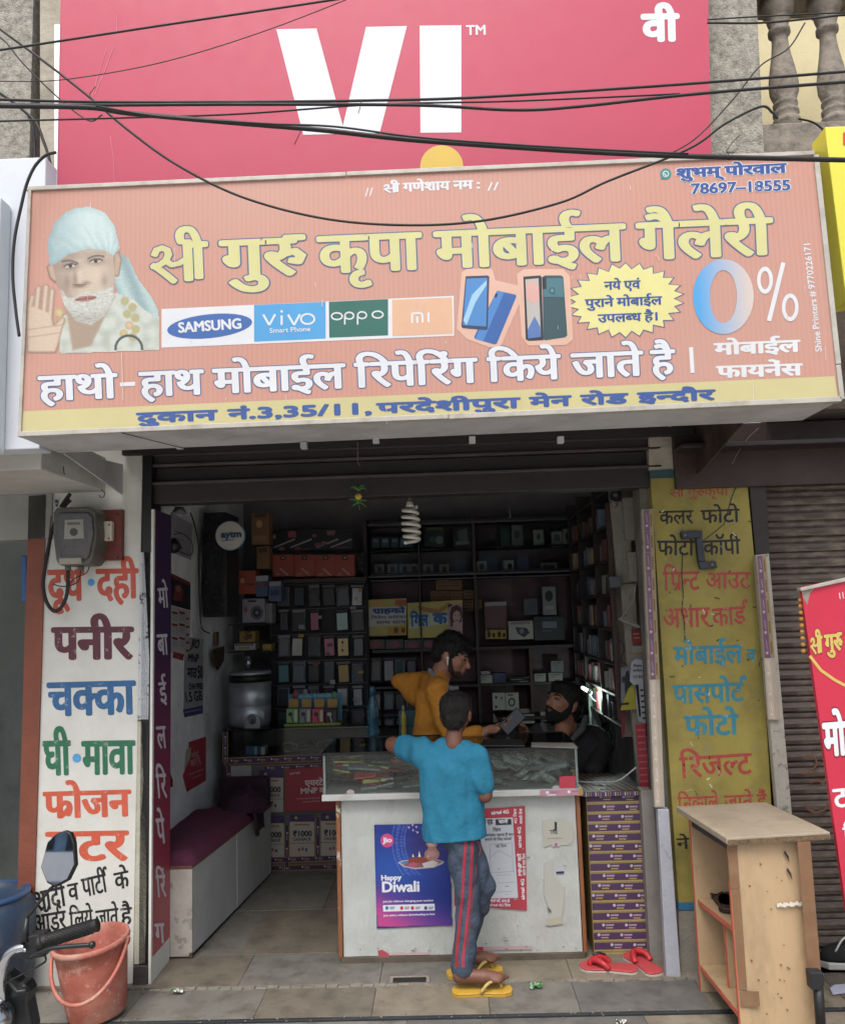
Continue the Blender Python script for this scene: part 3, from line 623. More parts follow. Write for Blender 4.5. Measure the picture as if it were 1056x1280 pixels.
obj('rear_support', MB().box(-1.45, 1.14, -.60, -.57, 2.25, 2.29).box(-1.45, 1.14, -.04, -.01, 2.3, 2.34), M_dark, sg)
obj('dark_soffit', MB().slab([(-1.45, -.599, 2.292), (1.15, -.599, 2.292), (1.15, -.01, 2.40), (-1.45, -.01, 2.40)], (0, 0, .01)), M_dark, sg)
obj('seam_line', MB().tube([sat((152, 541), -.01), U0 + Vector((.50, .28, -.003))], .0015), M_dark, sg)
for px in (590, 225, 380, 470, 700): obj('bracket_tab', MB().box(*(lambda p: (p.x - .012, p.x + .012, SY + .28, SY + .31, p.z - .02, p.z + .005))(at(px, 555 if px < 450 else 548, Y=SY + .3))), M_under, sg, bevel=.002)
I_y = ink('#c0be84'); I_w = ink('#c9cdd2'); I_b = ink('#2f4f8f'); I_o = ink('#4a5f86'); I_bb = ink('#28488c')
line(sg, P, '//', (456, 245), (467, 244), 10, I_w, 'lettering', b=(.01, .01))
line(sg, P, 'श्री गणेशाय नम :', (479, 240), (600, 235), 11, I_w, 'lettering', b=(.045, .03)); line(sg, P, '//', (609, 238), (624, 237), 10, I_w, 'lettering', b=(.01, .01))
def big(s, x0, x1, y0, y1, h, m=I_y, ol=.02, b=(.036, .018)): line(sg, P, s, (x0, y0), (x1, y1), h, m, 'lettering', b=b, ol=(ol, I_o))
YL = lambda x: 350 - (x - 188) * 33 / 779
for s, x0, x1 in (('श्री', 188, 262), ('गुरु', 275, 384), ('कृपा', 397, 529), ('मोबाईल', 543, 784), ('गैलेरी', 796, 968)): big(s, x0, x1, YL(x0), YL(x1), 48)
YM = lambda x: 501 - (x - 47) * 35 / 820
for s, x0, x1 in (('हाथो', 48, 148), ('हाथ', 174, 256), ('मोबाईल', 266, 433), ('रिपेरिंग', 443, 598), ('किये', 609, 702), ('जाते', 714, 805), ('है', 813, 845)): big(s, x0, x1, YM(x0), YM(x1), 32, I_w, .024)
mb = MB(); pq(mb, P, [(150, 478), (169, 477), (169, 482), (150, 483)], I_w, 1); pq(mb, P, [(861, 434), (866, 433.5), (868, 466), (863, 466.5)], I_w, 1); obj('dash_marks', mb, None, sg)
YB_ = lambda x: 528.5 - (x - 170) * 29.5 / 725
for s, x0, x1 in (('दुकान', 170, 273), ('नं.3,35/11,', 284, 465), ('परदेशीपुरा', 470, 651), ('मेन', 661, 715), ('रोड', 725, 786), ('इन्दौर', 796, 895)):
 line(sg, P, s, (x0, YB_(x0)), (x1, YB_(x1)), 12.5, I_b, 'lettering', b=(.04, .05), n0=1.2)
line(sg, P, 'शुभम् पोरवाल', (845, 222), (984, 215), 12, I_bb, 'lettering', b=(.05, .03), ol=(.05, I_w, 1))
line(sg, P, '78697–18555', (864, 242), (988, 237), 13, I_bb, 'lettering', b=(.035, .02), ol=(.05, I_w, 1))
mb = MB(); pell(mb, P, 832, 217, 7, 7, ink('#1f7f7d'), .5); pell(mb, P, 832, 217, 4, 4, I_w, 1); pell(mb, P, 832, 217, 3, 3, ink('#1f7f7d'), 1.5); pq(mb, P, [(825.5, 224), (828, 219.5), (830, 222)], ink('#1f7f7d'), 1.2); pline(mb, P, [(830, 216), (832, 219), (834, 219)], 1.2, I_w, 2); obj('phone_logo', mb, None, sg)
mb = MB(); pq(mb, P, [(202, 386), (567, 369.5), (567.5, 419.5), (202, 434.5)], I_w, .3)
pell(mb, P, 262, 407.5, 53.5, 15, ink('#2f5c9e'), .8, rot=-6); pq(mb, P, [(317.5, 381), (407, 377), (407, 423), (317.5, 427)], ink('#3f92c8'), .8)
pq(mb, P, [(411, 377), (485, 373.5), (485, 419), (411.5, 422)], ink('#1f5f55'), .8); pq(mb, P, [(490, 374.5), (565, 371.5), (566, 417), (490.5, 420)], ink('#caa285'), .8); obj('brand_strip', mb, None, sg)
line(sg, P, 'SAMSUNG', (223, 415.5), (302, 410), 12.5, I_w, 'lettering', b=(.04, .03), n0=1.5)
mb = MB(); Pl = lambda pts, w: pline(mb, P, pts, w, I_w, 1.6)
for x in (329, 360):
 Pl([(x, 393), (x + 7.5, 406), (x + 15, 392.5)], 2.6)
Pl([(352, 394), (352, 406)], 2.6); pell(mb, P, 352, 389, 1.6, 1.6, I_w, 1.6)
pts = [(384.5 + 8.5 * math.cos(R(t)), 398.5 + 6.3 * math.sin(R(t))) for t in range(0, 361, 20)]; Pl(pts, 2.4)
for cx_, ds in ((421, 0), (436.5, 1), (452.5, 1), (472, 0)):
 rx = 5.6 if ds else 6.8
 pts = [(cx_ + rx * math.cos(R(t)), 395 - (cx_ - 421) * .04 + 4.3 * math.sin(R(t))) for t in range(0, 361, 24)]; Pl(pts, 1.9)
 if ds: Pl([(cx_ - rx, 395), (cx_ - rx, 405.5)], 1.9)
Pl([(515, 403.5), (515, 391.5), (525.5, 391), (528, 393), (528, 403)], 2.6); Pl([(521.5, 395.5), (521.5, 403.3)], 2.6); Pl([(535.5, 390.5), (535.5, 402.5)], 2.6)
obj('brand_letters', mb, None, sg)
line(sg, P, 'Smart Phone', (337, 416), (388, 413.5), 6, I_w, 'lettering', b=(.012, .01), n0=1.5)
mb = MB(); glow = ink('#c9a492')
for q in ([(577, 340), (584, 335), (615, 336), (619, 350), (650, 357), (655, 366), (626, 432), (612, 434), (584, 424), (571, 411)], [(646, 342), (655, 336), (704, 336), (712, 345), (716, 424), (708, 431), (660, 432), (652, 420)]): pq(mb, P, q, glow, .3 + (.15 if q[0][0] > 600 else 0))
pq(mb, P, [(582, 345), (610, 344), (611.5, 346), (609.5, 411), (607, 412.5), (578, 410), (576.5, 408)], ink('#2b3b57'), 1); pq(mb, P, [(583, 348), (609, 347), (607.5, 408), (578.5, 406)], ink('#3f7cb8'), 1.6)
pq(mb, P, [(579, 400), (590, 368), (608, 350), (608, 356), (594, 378), (583, 406.4)], ink('#8fb8d6'), 2.2)
pq(mb, P, [(621, 363), (644, 368), (645.5, 370), (621, 429), (618, 430.5), (594, 423.5), (592.5, 421)], ink('#28589a'), .6); pq(mb, P, [(621, 363.5), (630, 365.6), (604, 426), (594, 423)], ink('#3f78b8'), .9); pell(mb, P, 620, 369, 1.6, 3, ink('#1a2c4a'), 1.2, rot=20)
pq(mb, P, [(654, 345.5), (675, 344), (677, 346), (679, 425), (661, 426), (657, 424)], ink('#232b35'), 1); pq(mb, P, [(656.5, 349), (673, 347.5), (676, 421), (660, 423)], ink('#a9a6a2'), 1.6); pq(mb, P, [(659.5, 412), (668, 395), (675, 408), (676, 421), (660, 422.8)], ink('#4c6fa8'), 2.2); pq(mb, P, [(657, 356), (665, 350), (673.4, 357), (674, 375), (666, 380), (658, 372)], ink('#c49a92'), 2.2)
pq(mb, P, [(678, 346), (681, 344), (701, 344), (704, 346), (709, 419), (706, 421.5), (682, 425), (679, 424)], ink('#2b4a52'), 1.2); pq(mb, P, [(679, 348), (703.2, 347), (705, 371), (679.5, 371)], ink('#3c6b77'), 1.8); pell(mb, P, 690, 363, 3.6, 4, ink('#1c2f38'), 2.4); pell(mb, P, 690, 363, 2.5, 2.9, ink('#4c7f8a'), 2.8); pq(mb, P, [(677.5, 346), (682.5, 346), (683, 361), (678, 361)], ink('#1a2830'), 2.4)
obj('printed_phones', mb, None, sg)
mb = MB(); random.seed(3)
def burst(rx, ry, k, m, l):
 pts = []
 for i in range(52):
  t = 2 * math.pi * i / 52; f = k if i % 2 else k * (.86 - .03 * (i % 4 == 0)); pts.append((782 + rx * f * math.cos(t), 375 + ry * f * math.sin(t) - 2 * math.cos(t)))
 pq(mb, P, pts, m, l)
burst(73, 47, 1.02, I_o, .4); burst(73, 47, .985, ink('#cbc784'), 1.0); obj('starburst', mb, None, sg)
for s, a, b_, h in (('नये एवं', (755, 362), (801, 360), 10.5), ('पुराने मोबाईल', (731, 384), (828, 380), 10.5), ('उपलब्ध है।', (747, 403), (822, 400), 10.5)): line(sg, P, s, a, b_, h, I_bb, 'lettering', b=(.035, .02), n0=1.8)
m = bpy.data.materials.new('blue fading print'); m.use_nodes = True; N = m.node_tree.nodes; L = m.node_tree.links; tc = N.new('ShaderNodeTexCoord'); sx = N.new('ShaderNodeSeparateXYZ'); mr = N.new('ShaderNodeMapRange'); mx = N.new('ShaderNodeMix'); mx.data_type = 'RGBA'
zx = at(866, 375, Y=SY).x - sg.location.x; mr.inputs[1].default_value = zx + .02; mr.inputs[2].default_value = zx + .2; L.new(tc.outputs['Object'], sx.inputs[0]); L.new(sx.outputs[0], mr.inputs[0]); L.new(mr.outputs[0], mx.inputs[0]); mx.inputs[6].default_value = lin('#4396cf'); mx.inputs[7].default_value = lin('#c3b5ae'); L.new(mx.outputs[2], N['Principled BSDF'].inputs[0])
mb = MB()
def ring(cx_, cy_, rx, ry, wx, wy, m, l, n=40):
 for i in range(n):
  t0, t1 = 2 * math.pi * i / n, 2 * math.pi * (i + 1) / n
  pq(mb, P, [(cx_ + rx * math.cos(t0), cy_ + ry * math.sin(t0)), (cx_ + rx * math.cos(t1), cy_ + ry * math.sin(t1)), (cx_ + (rx - wx) * math.cos(t1), cy_ + (ry - wy) * math.sin(t1)), (cx_ + (rx - wx) * math.cos(t0), cy_ + (ry - wy) * math.sin(t0))], m, l)
ring(904, 370.5, 38, 47, 21, 14, m, 1); obj('zero_digit', mb, None, sg)
mb = MB(); ring(956, 350, 10, 17, 4.5, 5.5, I_w, 1, 24); ring(987.5, 384, 10.5, 17.5, 4.5, 5.5, I_w, 1, 24); pline(mb, P, [(961, 401), (979, 328)], 5.5, I_w, 1.3); obj('percent_mark', mb, None, sg)
line(sg, P, 'मोबाईल', (892, 443.5), (1001, 439), 15, I_w, 'lettering', b=(.045, .03)); line(sg, P, 'फायनेंस', (895, 472), (1004, 468.5), 15, I_w, 'lettering', b=(.045, .03))
line(sg, P, 'Shine Printers # 9770226171', (1027, 439), (1012, 304), 8, I_w, 'lettering', b=(.02, .02))
def inpoly(x, y, pts):
 c = False; j = len(pts) - 1
 for i in range(len(pts)):
  xi, yi = pts[i]; xj, yj = pts[j]
  if (yi > y) != (yj > y) and x < (xj - xi) * (y - yi) / (yj - yi) + xi: c = not c
  j = i
 return c
def sdist(x, y, pts):
 d = 1e9
 for i in range(len(pts)):
  (ax, ay), (bx_, by_) = pts[i], pts[(i + 1) % len(pts)]; dx, dy = bx_ - ax, by_ - ay; t = max(0, min(1, ((x - ax) * dx + (y - ay) * dy) / (dx * dx + dy * dy + 1e-9)))
  d = min(d, math.hypot(x - ax - t * dx, y - ay - t * dy))
 return d if inpoly(x, y, pts) else -d
POR = dict(robe=[(200, 584), (196, 470), (225, 455), (300, 500), (385, 385), (430, 400), (480, 440), (523, 468), (523, 573)],
tail=[(375, 240), (425, 275), (455, 340), (500, 400), (522, 445), (523, 470), (475, 440), (440, 405), (390, 388), (365, 300)],
face=[(178, 285), (215, 255), (270, 240), (345, 240), (374, 258), (380, 345), (372, 395), (345, 440), (300, 465), (250, 455), (212, 405), (186, 345)],
earl=[(154, 300), (165, 287), (180, 292), (192, 345), (180, 350), (165, 337)], earr=[(374, 255), (392, 247), (403, 275), (393, 330), (374, 332)],
beard=[(200, 372), (224, 402), (248, 400), (268, 384), (290, 380), (310, 382), (335, 378), (374, 362), (372, 410), (345, 462), (300, 492), (250, 478), (215, 430)],
scarf=[(165, 294), (158, 215), (180, 155), (215, 120), (255, 104), (300, 103), (345, 120), (378, 165), (394, 238), (374, 262), (345, 244), (290, 240), (225, 258), (178, 292)],
palm=[(90, 582), (88, 480), (92, 430), (112, 425), (170, 450), (178, 490), (206, 462), (216, 470), (192, 560), (182, 582)],
neck=[(215, 430), (345, 440), (380, 395), (300, 560), (240, 575)])
FING = [((98, 440), (106, 398), 9), ((117, 470), (127, 370), 10), ((142, 470), (152, 366), 10), ((163, 478), (172, 378), 9)]
def por(px, py):
 x, y = px * 2.64, (py - 220) * 2.64
 n1 = noise.noise((x * .03, y * .03, 1)); n2 = noise.noise((x * .12, y * .12, 5)); n3 = noise.noise((x * .05, y * .25, 9)); col = None
 def over(c, d, soft=3):
  nonlocal col
  t = sst(-soft * .5, soft * .5, d)
  if t > .02: col = c if col is None else mixc3(col, c, t)
 d = sdist(x, y, POR['robe'])
 if d > -3: over(mixc3((186, 192, 184), (160, 168, 158), sst(-.4, .8, n1 + .15 * n3)), d)
 d = sdist(x, y, POR['tail'])
 if d > -3: over(mixc3((168, 190, 190), (118, 146, 152), sst(-.8, .9, n3 * .3 + math.sin((x - y * .4) * .09) * .5)), d)
 d = sdist(x, y, POR['neck'])
 if d > -3: over((150, 130, 112), d, 14)
 for cx_, cy_ in ((412, 412), (437, 432), (420, 455), (446, 468), (426, 492), (448, 505), (408, 520), (438, 530), (196, 450), (205, 478)):
  r_ = math.hypot(x - cx_, y - cy_)
  if r_ < 15: over(mixc3(((206, 168, 150), (196, 178, 120), (150, 160, 112))[(cx_ + cy_) % 3], (168, 150, 110), r_ / 15 + .4 * n2), 14 - r_, 5)
 for e in ('earl', 'earr'):
  d = sdist(x, y, POR[e])
  if d > -3: over(mixc3((132, 104, 88), (172, 148, 128), sst(0, 9, d)), d)
 d = sdist(x, y, POR['face'])
 if d > -3:
  side = sst(340, 200, x); c = mixc3((186, 170, 152), (150, 132, 118), sst(.2, 1, side) * .6 + (1 - sst(0, 38, d)) * .5 + .15 * n1)
  c = mixc3(c, (200, 184, 166), math.exp(-((x - 262) / 16) ** 2 - ((y - 320) / 40) ** 2) * .7); c = mixc3(c, (196, 176, 158), math.exp(-((x - 318) / 28) ** 2 - ((y - 330) / 20) ** 2) * .6)
  for (ex, ey, rx, ry, k) in ((232, 297, 30, 13, .55), (316, 280, 32, 13, .55), (248, 340, 8, 26, .4), (285, 352, 14, 6, .5), (222, 350, 10, 24, .3), (345, 345, 12, 24, .3), (262, 364, 20, 5, .55)):
   c = mixc3(c, (74, 58, 52), math.exp(-((x - ex) / rx) ** 2 - ((y - ey) / ry) ** 2) * k)
  for k in range(3):
   yy = 262 + k * 6 - (x - 220) * .1; c = mixc3(c, (120, 100, 88), math.exp(-((y - yy) / 1.8) ** 2) * .35 * (1 if 205 < x < 350 else 0))
  over(c, d)
  for ex, ey, s_ in ((232, 296, -1), (316, 280, 1)):
   u, v = (x - ex) / 19, (y - ey + u_ * .15 if False else (y - ey) + (x - ex) * .12) / 6.5; q_ = u * u + v * v
   if q_ < 1.1: over((176, 170, 160), 1 - q_, .5)
   r_ = math.hypot((x - ex) / 6.5, (y - ey) / 6.5)
   if r_ < 1.1: over((42, 36, 36), 1 - r_, .4)
   lid = abs((y - ey) + 6.5 + (x - ex) * .12 - ((x - ex) / 19) ** 2 * 5)
   if abs(x - ex) < 22 and lid < 3: over((62, 48, 44), 2.4 - lid, 2)
   br_ = abs((y - ey) + 17 + s_ * (x - ex) * .14 - ((x - ex) / 24) ** 2 * 5)
   if abs(x - ex) < 28 and br_ < 4.5: over((92, 82, 76), 3.6 - br_ - abs(n2), 3)
  if math.hypot((x - 262) / 20, (y - 356) / 6) < 1.2 and y > 354: over((110, 82, 70), .6, 3)
 d = sdist(x, y, POR['beard'])
 if d > -5: over(mixc3((192, 196, 190), (128, 124, 116), sst(-.5, .9, n3 * .6 + .5 * n2) * .6 + .35 * math.exp(-((y - 470) / 22) ** 2)), d + 3 * n2, 8)
 r_ = ((x - 283) / 36) ** 2 + ((y - 404 + (x - 283) * .12) / 9) ** 2
 if r_ < 1.1: over((150, 96, 86) if abs(y - 404 + (x - 283) * .12) > 1.6 else (92, 56, 52), 1 - r_, .4)
 d = sdist(x, y, POR['scarf'])
 if d > -3:
  f = math.sin(math.atan2(y - 300, x - 360) * 26 + n1 * 3) * .5 + .5
  over(mixc3(mixc3((184, 204, 204), (132, 160, 166), sst(300, 165, x) * .7 + (1 - sst(0, 22, d)) * .35), (120, 150, 158), f * .3 * sst(120, 260, y)), d)
 d = sdist(x, y, POR['palm']); df = -99
 for (a0_, a1_, r0_) in FING:
  dx, dy = a1_[0] - a0_[0], a1_[1] - a0_[1]; t = max(0, min(1, ((x - a0_[0]) * dx + (y - a0_[1]) * dy) / (dx * dx + dy * dy))); df = max(df, r0_ - math.hypot(x - a0_[0] - t * dx, y - a0_[1] - t * dy))
 dd = max(d, df)
 if dd > -3:
  c = mixc3((150, 126, 108), (192, 172, 152), sst(0, 9, dd)); 
  for ly in (500, 525): c = mixc3(c, (140, 112, 98), math.exp(-((y - ly + (x - 140) * .15) / 2.2) ** 2) * .5)
  over(c, dd)
 rr_ = abs(math.hypot(x - 425, y - 570) - 44)
 if rr_ < 5 and y < 575: over((52, 58, 66), 4 - rr_, 3)
 if col is None: return None
 hatch = .5 + .5 * noise.noise((x * .10 + y * .05, y * .16, 3)); col = tuple(v * (.95 + .07 * hatch) for v in col); return mixc3(col, (182, 186, 180), .1)
softprint('printed_portrait', P, 31, 256, 199, 442, 150, 170, por, sg, l=.5)
mb = MB(); random.seed(8)
for i in range(60):
 u, v = random.random(), random.random(); x, y = hmix(u, v); l = random.uniform(1, 9) * (1 if random.random() < .8 else 3)
 pline(mb, P, [(x, y), (x + random.uniform(-1, 1), y + l)], random.uniform(.3, .8), ink(random.choice(['#c8b6ae', '#b9a097', '#cfc9c4'])), 3.4 + i * .02)
pline(mb, P, [(152, 441), (153, 470), (154, 500)], 1.0, ink('#c8b6ae'), 3.3)
obj('scratches', mb, None, sg, kind='stuff')
rs = thing('red_standing_sign', 'bright red printed board with yellow and white Hindi letters leaning at right edge', 'sign', at(1050, 1130, Y=-.55))
M_red = mat('red flex sheet', '#c22744', .45, var=.05, vs=3, bump=.06, bs=5)
P3 = lambda x, y, l=0: at(x, y, Y=-.62 + (y - 730) * .0002 - .0007 * (l + 1)) if l >= 0 else at(x, y, Y=-.62 + (y - 730) * .0002)
obj('board', MB().slab([P3(1001, 734, -1), P3(1130, 708, -1), P3(1200, 1120, -1), P3(1058, 1140, -1)], (0, .02, 0)), M_red, rs)
obj('top_edge', MB().slab([at(1000, 735, Y=-.63), at(1130, 706, Y=-.63), at(1130, 711, Y=-.63), at(1001, 739, Y=-.63)], (0, .035, 0)), M_alu, rs, bevel=.002)
obj('leg', MB().tube([at(1066, 1120, Y=-.52), at(1072, 1235, Y=-.50)], .012), M_dark, rs)
mb = MB(); yw_ = ink('#c9b05a'); w_ = ink('#d8dce0'); dk = ink('#7d1830')
text(mb, P3, 'श्री', (1013, 816), (1029, 815), 21, yw_, b=(.05, .03), ol=(.03, dk)); text(mb, P3, 'गुरु', (1031, 814), (1054, 812), 21, yw_, b=(.05, .03), ol=(.03, dk)); text(mb, P3, 'कृपा', (1058, 811), (1098, 808), 21, yw_, b=(.05, .03), ol=(.03, dk))
pline(mb, P3, [(1012, 820), (1026, 838), (1043, 850), (1058, 858), (1080, 862)], 3.6, yw_, .5)
pline(mb, P3, [(1049, 741), (1050, 749)], 1, w_, .6); pline(mb, P3, [(1053, 740), (1054, 748)], 1, w_, .6)
text(mb, P3, 'मोबाईल', (1030, 945), (1120, 938), 42, w_, b=(.05, .03), ol=(.03, dk)); text(mb, P3, 'टच', (1042, 1010), (1085, 1006), 24, w_, b=(.03, .02)); text(mb, P3, 'रि', (1054, 1054), (1080, 1052), 20, w_, b=(.03, .02))
pq(mb, P3, [(1001, 736), (1020, 733), (1012, 742), (1009, 757), (1004, 748)], ink('#8d8379'), .5)
obj('print', mb, None, rs)
mg = MB()
for i in range(9):
 p = at(1000 + i * .5, 750 + i * 8, Y=-.60); mg.ball(p, (.009, .006, .008), n=8)
o = obj('marigold_garland', mg, mat('marigold', '#a5742c', .8, var=.3, vs=40), None, smooth=False, origin=at(1000, 750, Y=-.6), kind='stuff'); tag(o, 'string of dried orange marigolds hanging behind the left edge of the red board', 'garland')
# ================================================================== CABLES across the street front
M_cab = mat('black cable sheath', '#121214', .55, var=.3, vs=20)
def cable(label, pts, r, Ys=-1.35, cat='cable', m=None):
 """pts = photograph points, laid at distance Ys in front of the sign"""
 Yf = (lambda i: Ys) if not hasattr(Ys, '__len__') else (lambda i: Ys[0] + (Ys[1] - Ys[0]) * i / (len(pts) - 1))
 P_ = [at(x, y, Y=Yf(i)) for i, (x, y) in enumerate(pts)]
 o = obj('overhead_cable', MB().tube(spline(P_, 8), r * .85, n=8), m or M_cab, None, smooth=True, origin=P_[0]); return tag(o, label, cat, 'overhead cables in front of the signs')
cable('thin cable climbing from the left edge across the billboard top', [(-60, 69), (0, 62), (210, 30), (430, -3), (600, -32)], .0042)
cable('very thin cable sagging from left column up past the letter V top', [(-40, 99), (0, 101), (80, 99), (200, 78), (320, 42), (440, -4), (520, -40)], .0018)
cable('upper straight black cable through the foot of the letter V', [(-50, 123), (0, 124), (120, 127), (300, 127), (470, 125), (600, 121), (850, 105), (1120, 84)], .0050, -1.4)
cable('cable dipping across the letters and rising to the balusters', [(-50, 128), (0, 130), (120, 131), (300, 130), (520, 131), (640, 137), (720, 133), (880, 116), (1120, 97)], .0056, -1.45)
cable('thick black cable bundle sagging down to the sign top right', [(-50, 131), (0, 132), (110, 134), (160, 141), (280, 152), (400, 162), (480, 171), (560, 178), (760, 191), (900, 196), (1120, 201)], .0085, -1.5)
cable('cable twisted on the bundle, just above it', [(120, 132), (200, 145), (330, 154), (420, 158), (530, 172), (700, 184), (860, 192)], .0036, -1.52)
cable('thin cable from lower left joining the letter feet', [(-50, 152), (0, 151), (150, 147), (300, 142), (470, 130), (640, 126), (850, 117)], .0034, -1.38)
cable('long black cable swooping in a deep curve across the salmon sign', [(-30, 14), (0, 36), (60, 80), (113, 122), (160, 162), (220, 205), (300, 245), (400, 272), (500, 281), (600, 276), (700, 253), (760, 226), (860, 186), (905, 155), (950, 133), (965, 140), (972, 148)], .0048, -1.25)
cable('thin cable from upper left crossing to the sign corner', [(-30, 40), (0, 46), (30, 80), (72, 121), (110, 150), (128, 143)], .0028, -1.3)
cable('cable rising steeply right of the billboard to the baluster', [(830, 196), (870, 172), (915, 125), (950, 82), (985, 60), (1006, 28)], .0032, -.9)
cable('pair of black cables at top right between column and balusters, upper', [(884, 24), (950, 20), (1056, 15), (1120, 12)], .0034, -.6)
cable('pair of black cables at top right between column and balusters, lower', [(884, 28), (950, 28), (1020, 22), (1056, 18), (1120, 15)], .0050, -.62)
cable('grey cable drooping behind the baluster foot at top right', [(998, 148), (1012, 151), (1022, 156), (1032, 166), (1034, 176)], .0050, -.45)
cable('black cable curling down the left wall beside the sign', [(70, 190), (57, 194), (44, 207), (34, 228), (27, 255), (18, 300), (16, 345), (20, 390), (24, 420)], .0065, -.98)
cable('second black cable hanging down the left column', [(-6, 112), (20, 130), (44, 152), (54, 175), (62, 200), (66, 228)], .0075, -.5)
cable('third black cable hanging beside the left column', [(35, 142), (42, 165), (44, 200), (44, 232)], .0075, -.45)
for i, pts in enumerate([[(115, 125), (112, 117), (119, 108)], [(378, 158), (372, 172), (368, 180)], [(452, 125), (450, 134), (448, 141)], [(912, 197), (908, 188), (915, 178), (925, 168)], [(913, 195), (918, 190), (908, 190), (905, 196), (912, 200)]]):
 o = obj('wire_tie', MB().tube([at(x, y, Y=-1.47 if i < 3 else -1.5) for x, y in pts], .0012, n=6), M_cab, None, origin=at(*pts[0], Y=-1.47)); tag(o, ['wire tie curling over the long cable left of the letter V', 'loose wire tie under the cable bundle below letter V', 'small wire tie on the cable below letter V right arm', 'loose wire tie rising from the bundle at the sign corner', 'coiled wire tie on the bundle at the sign corner'][i], 'wire')
for i, pts in enumerate([[(12, 544), (13, 550), (10, 553), (13, 556)], [(79, 583), (80, 591), (81, 593)], [(127, 612), (131, 616), (130, 621), (126, 622), (124, 619)], [(42, 562), (50, 566), (58, 562)], [(447, 553), (447, 578), (450, 582)], [(915, 580), (925, 560), (937, 545), (948, 535)]]):
 o = obj('wire_hook', MB().tube([at(x, y, Y=-.6 if i < 4 else (-.3 if i < 5 else -.1)) for x, y in pts], .002, n=6), M_dark if i < 4 else mat('pinkish wire', '#7d5a52', .6), None, origin=at(*pts[0], Y=-.6)); tag(o, ['rusty hook under the left edge of the white slab', 'short wire stub under the slab above the meter', 'curled wire hook right of the meter top', 'twisted wire at the lower left corner of the sign', 'thin wire dangling from the sign underside above the lemon charm', 'thin wire slanting across the right cheek plate'][i], 'wire')
# ================================================================== THINGS OUTSIDE
def ell(P, cx, cy, rx, ry, n=24): return [P(cx + rx * math.cos(2 * math.pi * i / n), cy + ry * math.sin(2 * math.pi * i / n)) for i in range(n)]
def rbox(name, x0, x1, y0, y1, z0, z1, m, par=None, b=.01, **k): return bx(name, x0, x1, y0, y1, z0, z1, m, par, b, **k)
M_met = mat('dusty grey meter plastic', '#55544f', .5, var=.12, dirt='#6f6a5e', ds=8, da=.5, bump=.1)
Pm = lambda x, y, d: at(x, y, Y=d)
fb = thing('fuse_board', 'dark red wooden fuse board with white fuse behind the electricity meter', 'fuse board', at(137, 702, Y=-.02))
a, c = Pm(104, 702, -.02), Pm(154, 637, -.02)
rbox('board', a.x, c.x, -.035, -.001, a.z, c.z, mat('dark red board paint', '#6b2f29', .6, var=.2, dirt='#3c2420', ds=9, da=.5), fb, .003)
a, c = Pm(130, 677, -.04), Pm(143, 652, -.04); rbox('fuse', a.x, c.x, -.07, -.036, a.z, c.z, mat('old white ceramic', '#c2bdaa', .35, var=.1), fb, .006)
for x, y in ((136.5, 656), (136.5, 673), (147, 643), (147, 697), (112, 697)): obj('screw', MB().ball(Pm(x, y, -.071 if x < 140 and x > 120 else -.036), .004, n=8), M_black, fb)
me = thing('electricity_meter', 'dusty grey electricity meter above the red Hindi word on white pillar', 'meter', at(93, 707, Y=-.06))
pts = [(70, 634), (112, 633), (119, 640), (121, 668), (115, 700), (111, 706), (73, 707), (69, 700), (65, 668), (66, 640)]
obj('case', MB().slab([Pm(x, y, -.16) for x, y in pts], (0, .15, 0)), M_met, me, bevel=.012)
obj('cover', MB().slab([Pm(93 + (x - 93) * .84, 668 + (y - 668) * .8, -.175) for x, y in pts], (0, .02, 0)), mat('smoky meter window', '#47474a', .25, var=.1, dirt='#6f6a5e', ds=7, da=.4), me, bevel=.006)
P = plane(Y=-.176, step=.0008); mb = MB(); pq(mb, P, [(81, 650), (104, 649), (105, 673), (80, 674)], ink('#8a8a84')); pell(mb, P, 92, 665, 5, 5, ink('#3c3c3a'), 1); pq(mb, P, [(84, 653), (100, 652.5), (100, 656), (84, 656.5)], ink('#5b5b58'), 1); obj('label', mb, None, me)
a, c = Pm(75, 706, -.172), Pm(103, 697, -.172); rbox('terminal_cover', a.x, c.x, -.185, -.17, a.z, c.z, mat('pale meter plastic', '#8c897d', .5, var=.1), me, .003)
for px in (85, 101): obj('cable_gland', MB().tube([Pm(px, 706, -.1), Pm(px, 713, -.1)], .014), M_met, me, smooth=True)
for lab, pts, r in (('thick black supply cable looping below the meter on the pillar left edge', [(88, 625), (80, 634), (66, 660), (58, 700), (54, 730), (58, 752), (68, 764), (78, 757), (84, 740), (85, 712)], .0085),
     ('thin grey wire from the meter gland down to the cable loop', [(101, 712), (98, 726), (88, 732), (76, 733), (66, 730)], .0025), ('thin wire curling from meter over the red word', [(113, 703), (108, 716), (92, 724), (84, 736)], .0022),
     ('thin wire hanging left of the meter case', [(64, 645), (60, 680), (55, 700)], .002), ('short black cable behind the meter top', [(76, 634), (82, 625), (88, 617)], .009)):
 o = obj('meter_cable', MB().tube(spline([at(x, y, Y=-.07) for x, y in pts], 8), r), M_cab, None, smooth=True, origin=at(*pts[0], Y=-.07)); tag(o, lab, 'cable')
o = obj('peeling_edge', MB().slab([at(56, 622, Y=-.004), at(74, 622, Y=-.004), at(66, 660, Y=-.004), at(58, 720, Y=-.004), at(52, 720, Y=-.004)], (0, .003, 0)), M_flake, pil)
m = bpy.data.materials.new('purple to red flex'); m.use_nodes = True; N = m.node_tree.nodes; L = m.node_tree.links; tc = N.new('ShaderNodeTexCoord'); sx = N.new('ShaderNodeSeparateXYZ'); mr = N.new('ShaderNodeMapRange'); mx = N.new('ShaderNodeMix'); mx.data_type = 'RGBA'
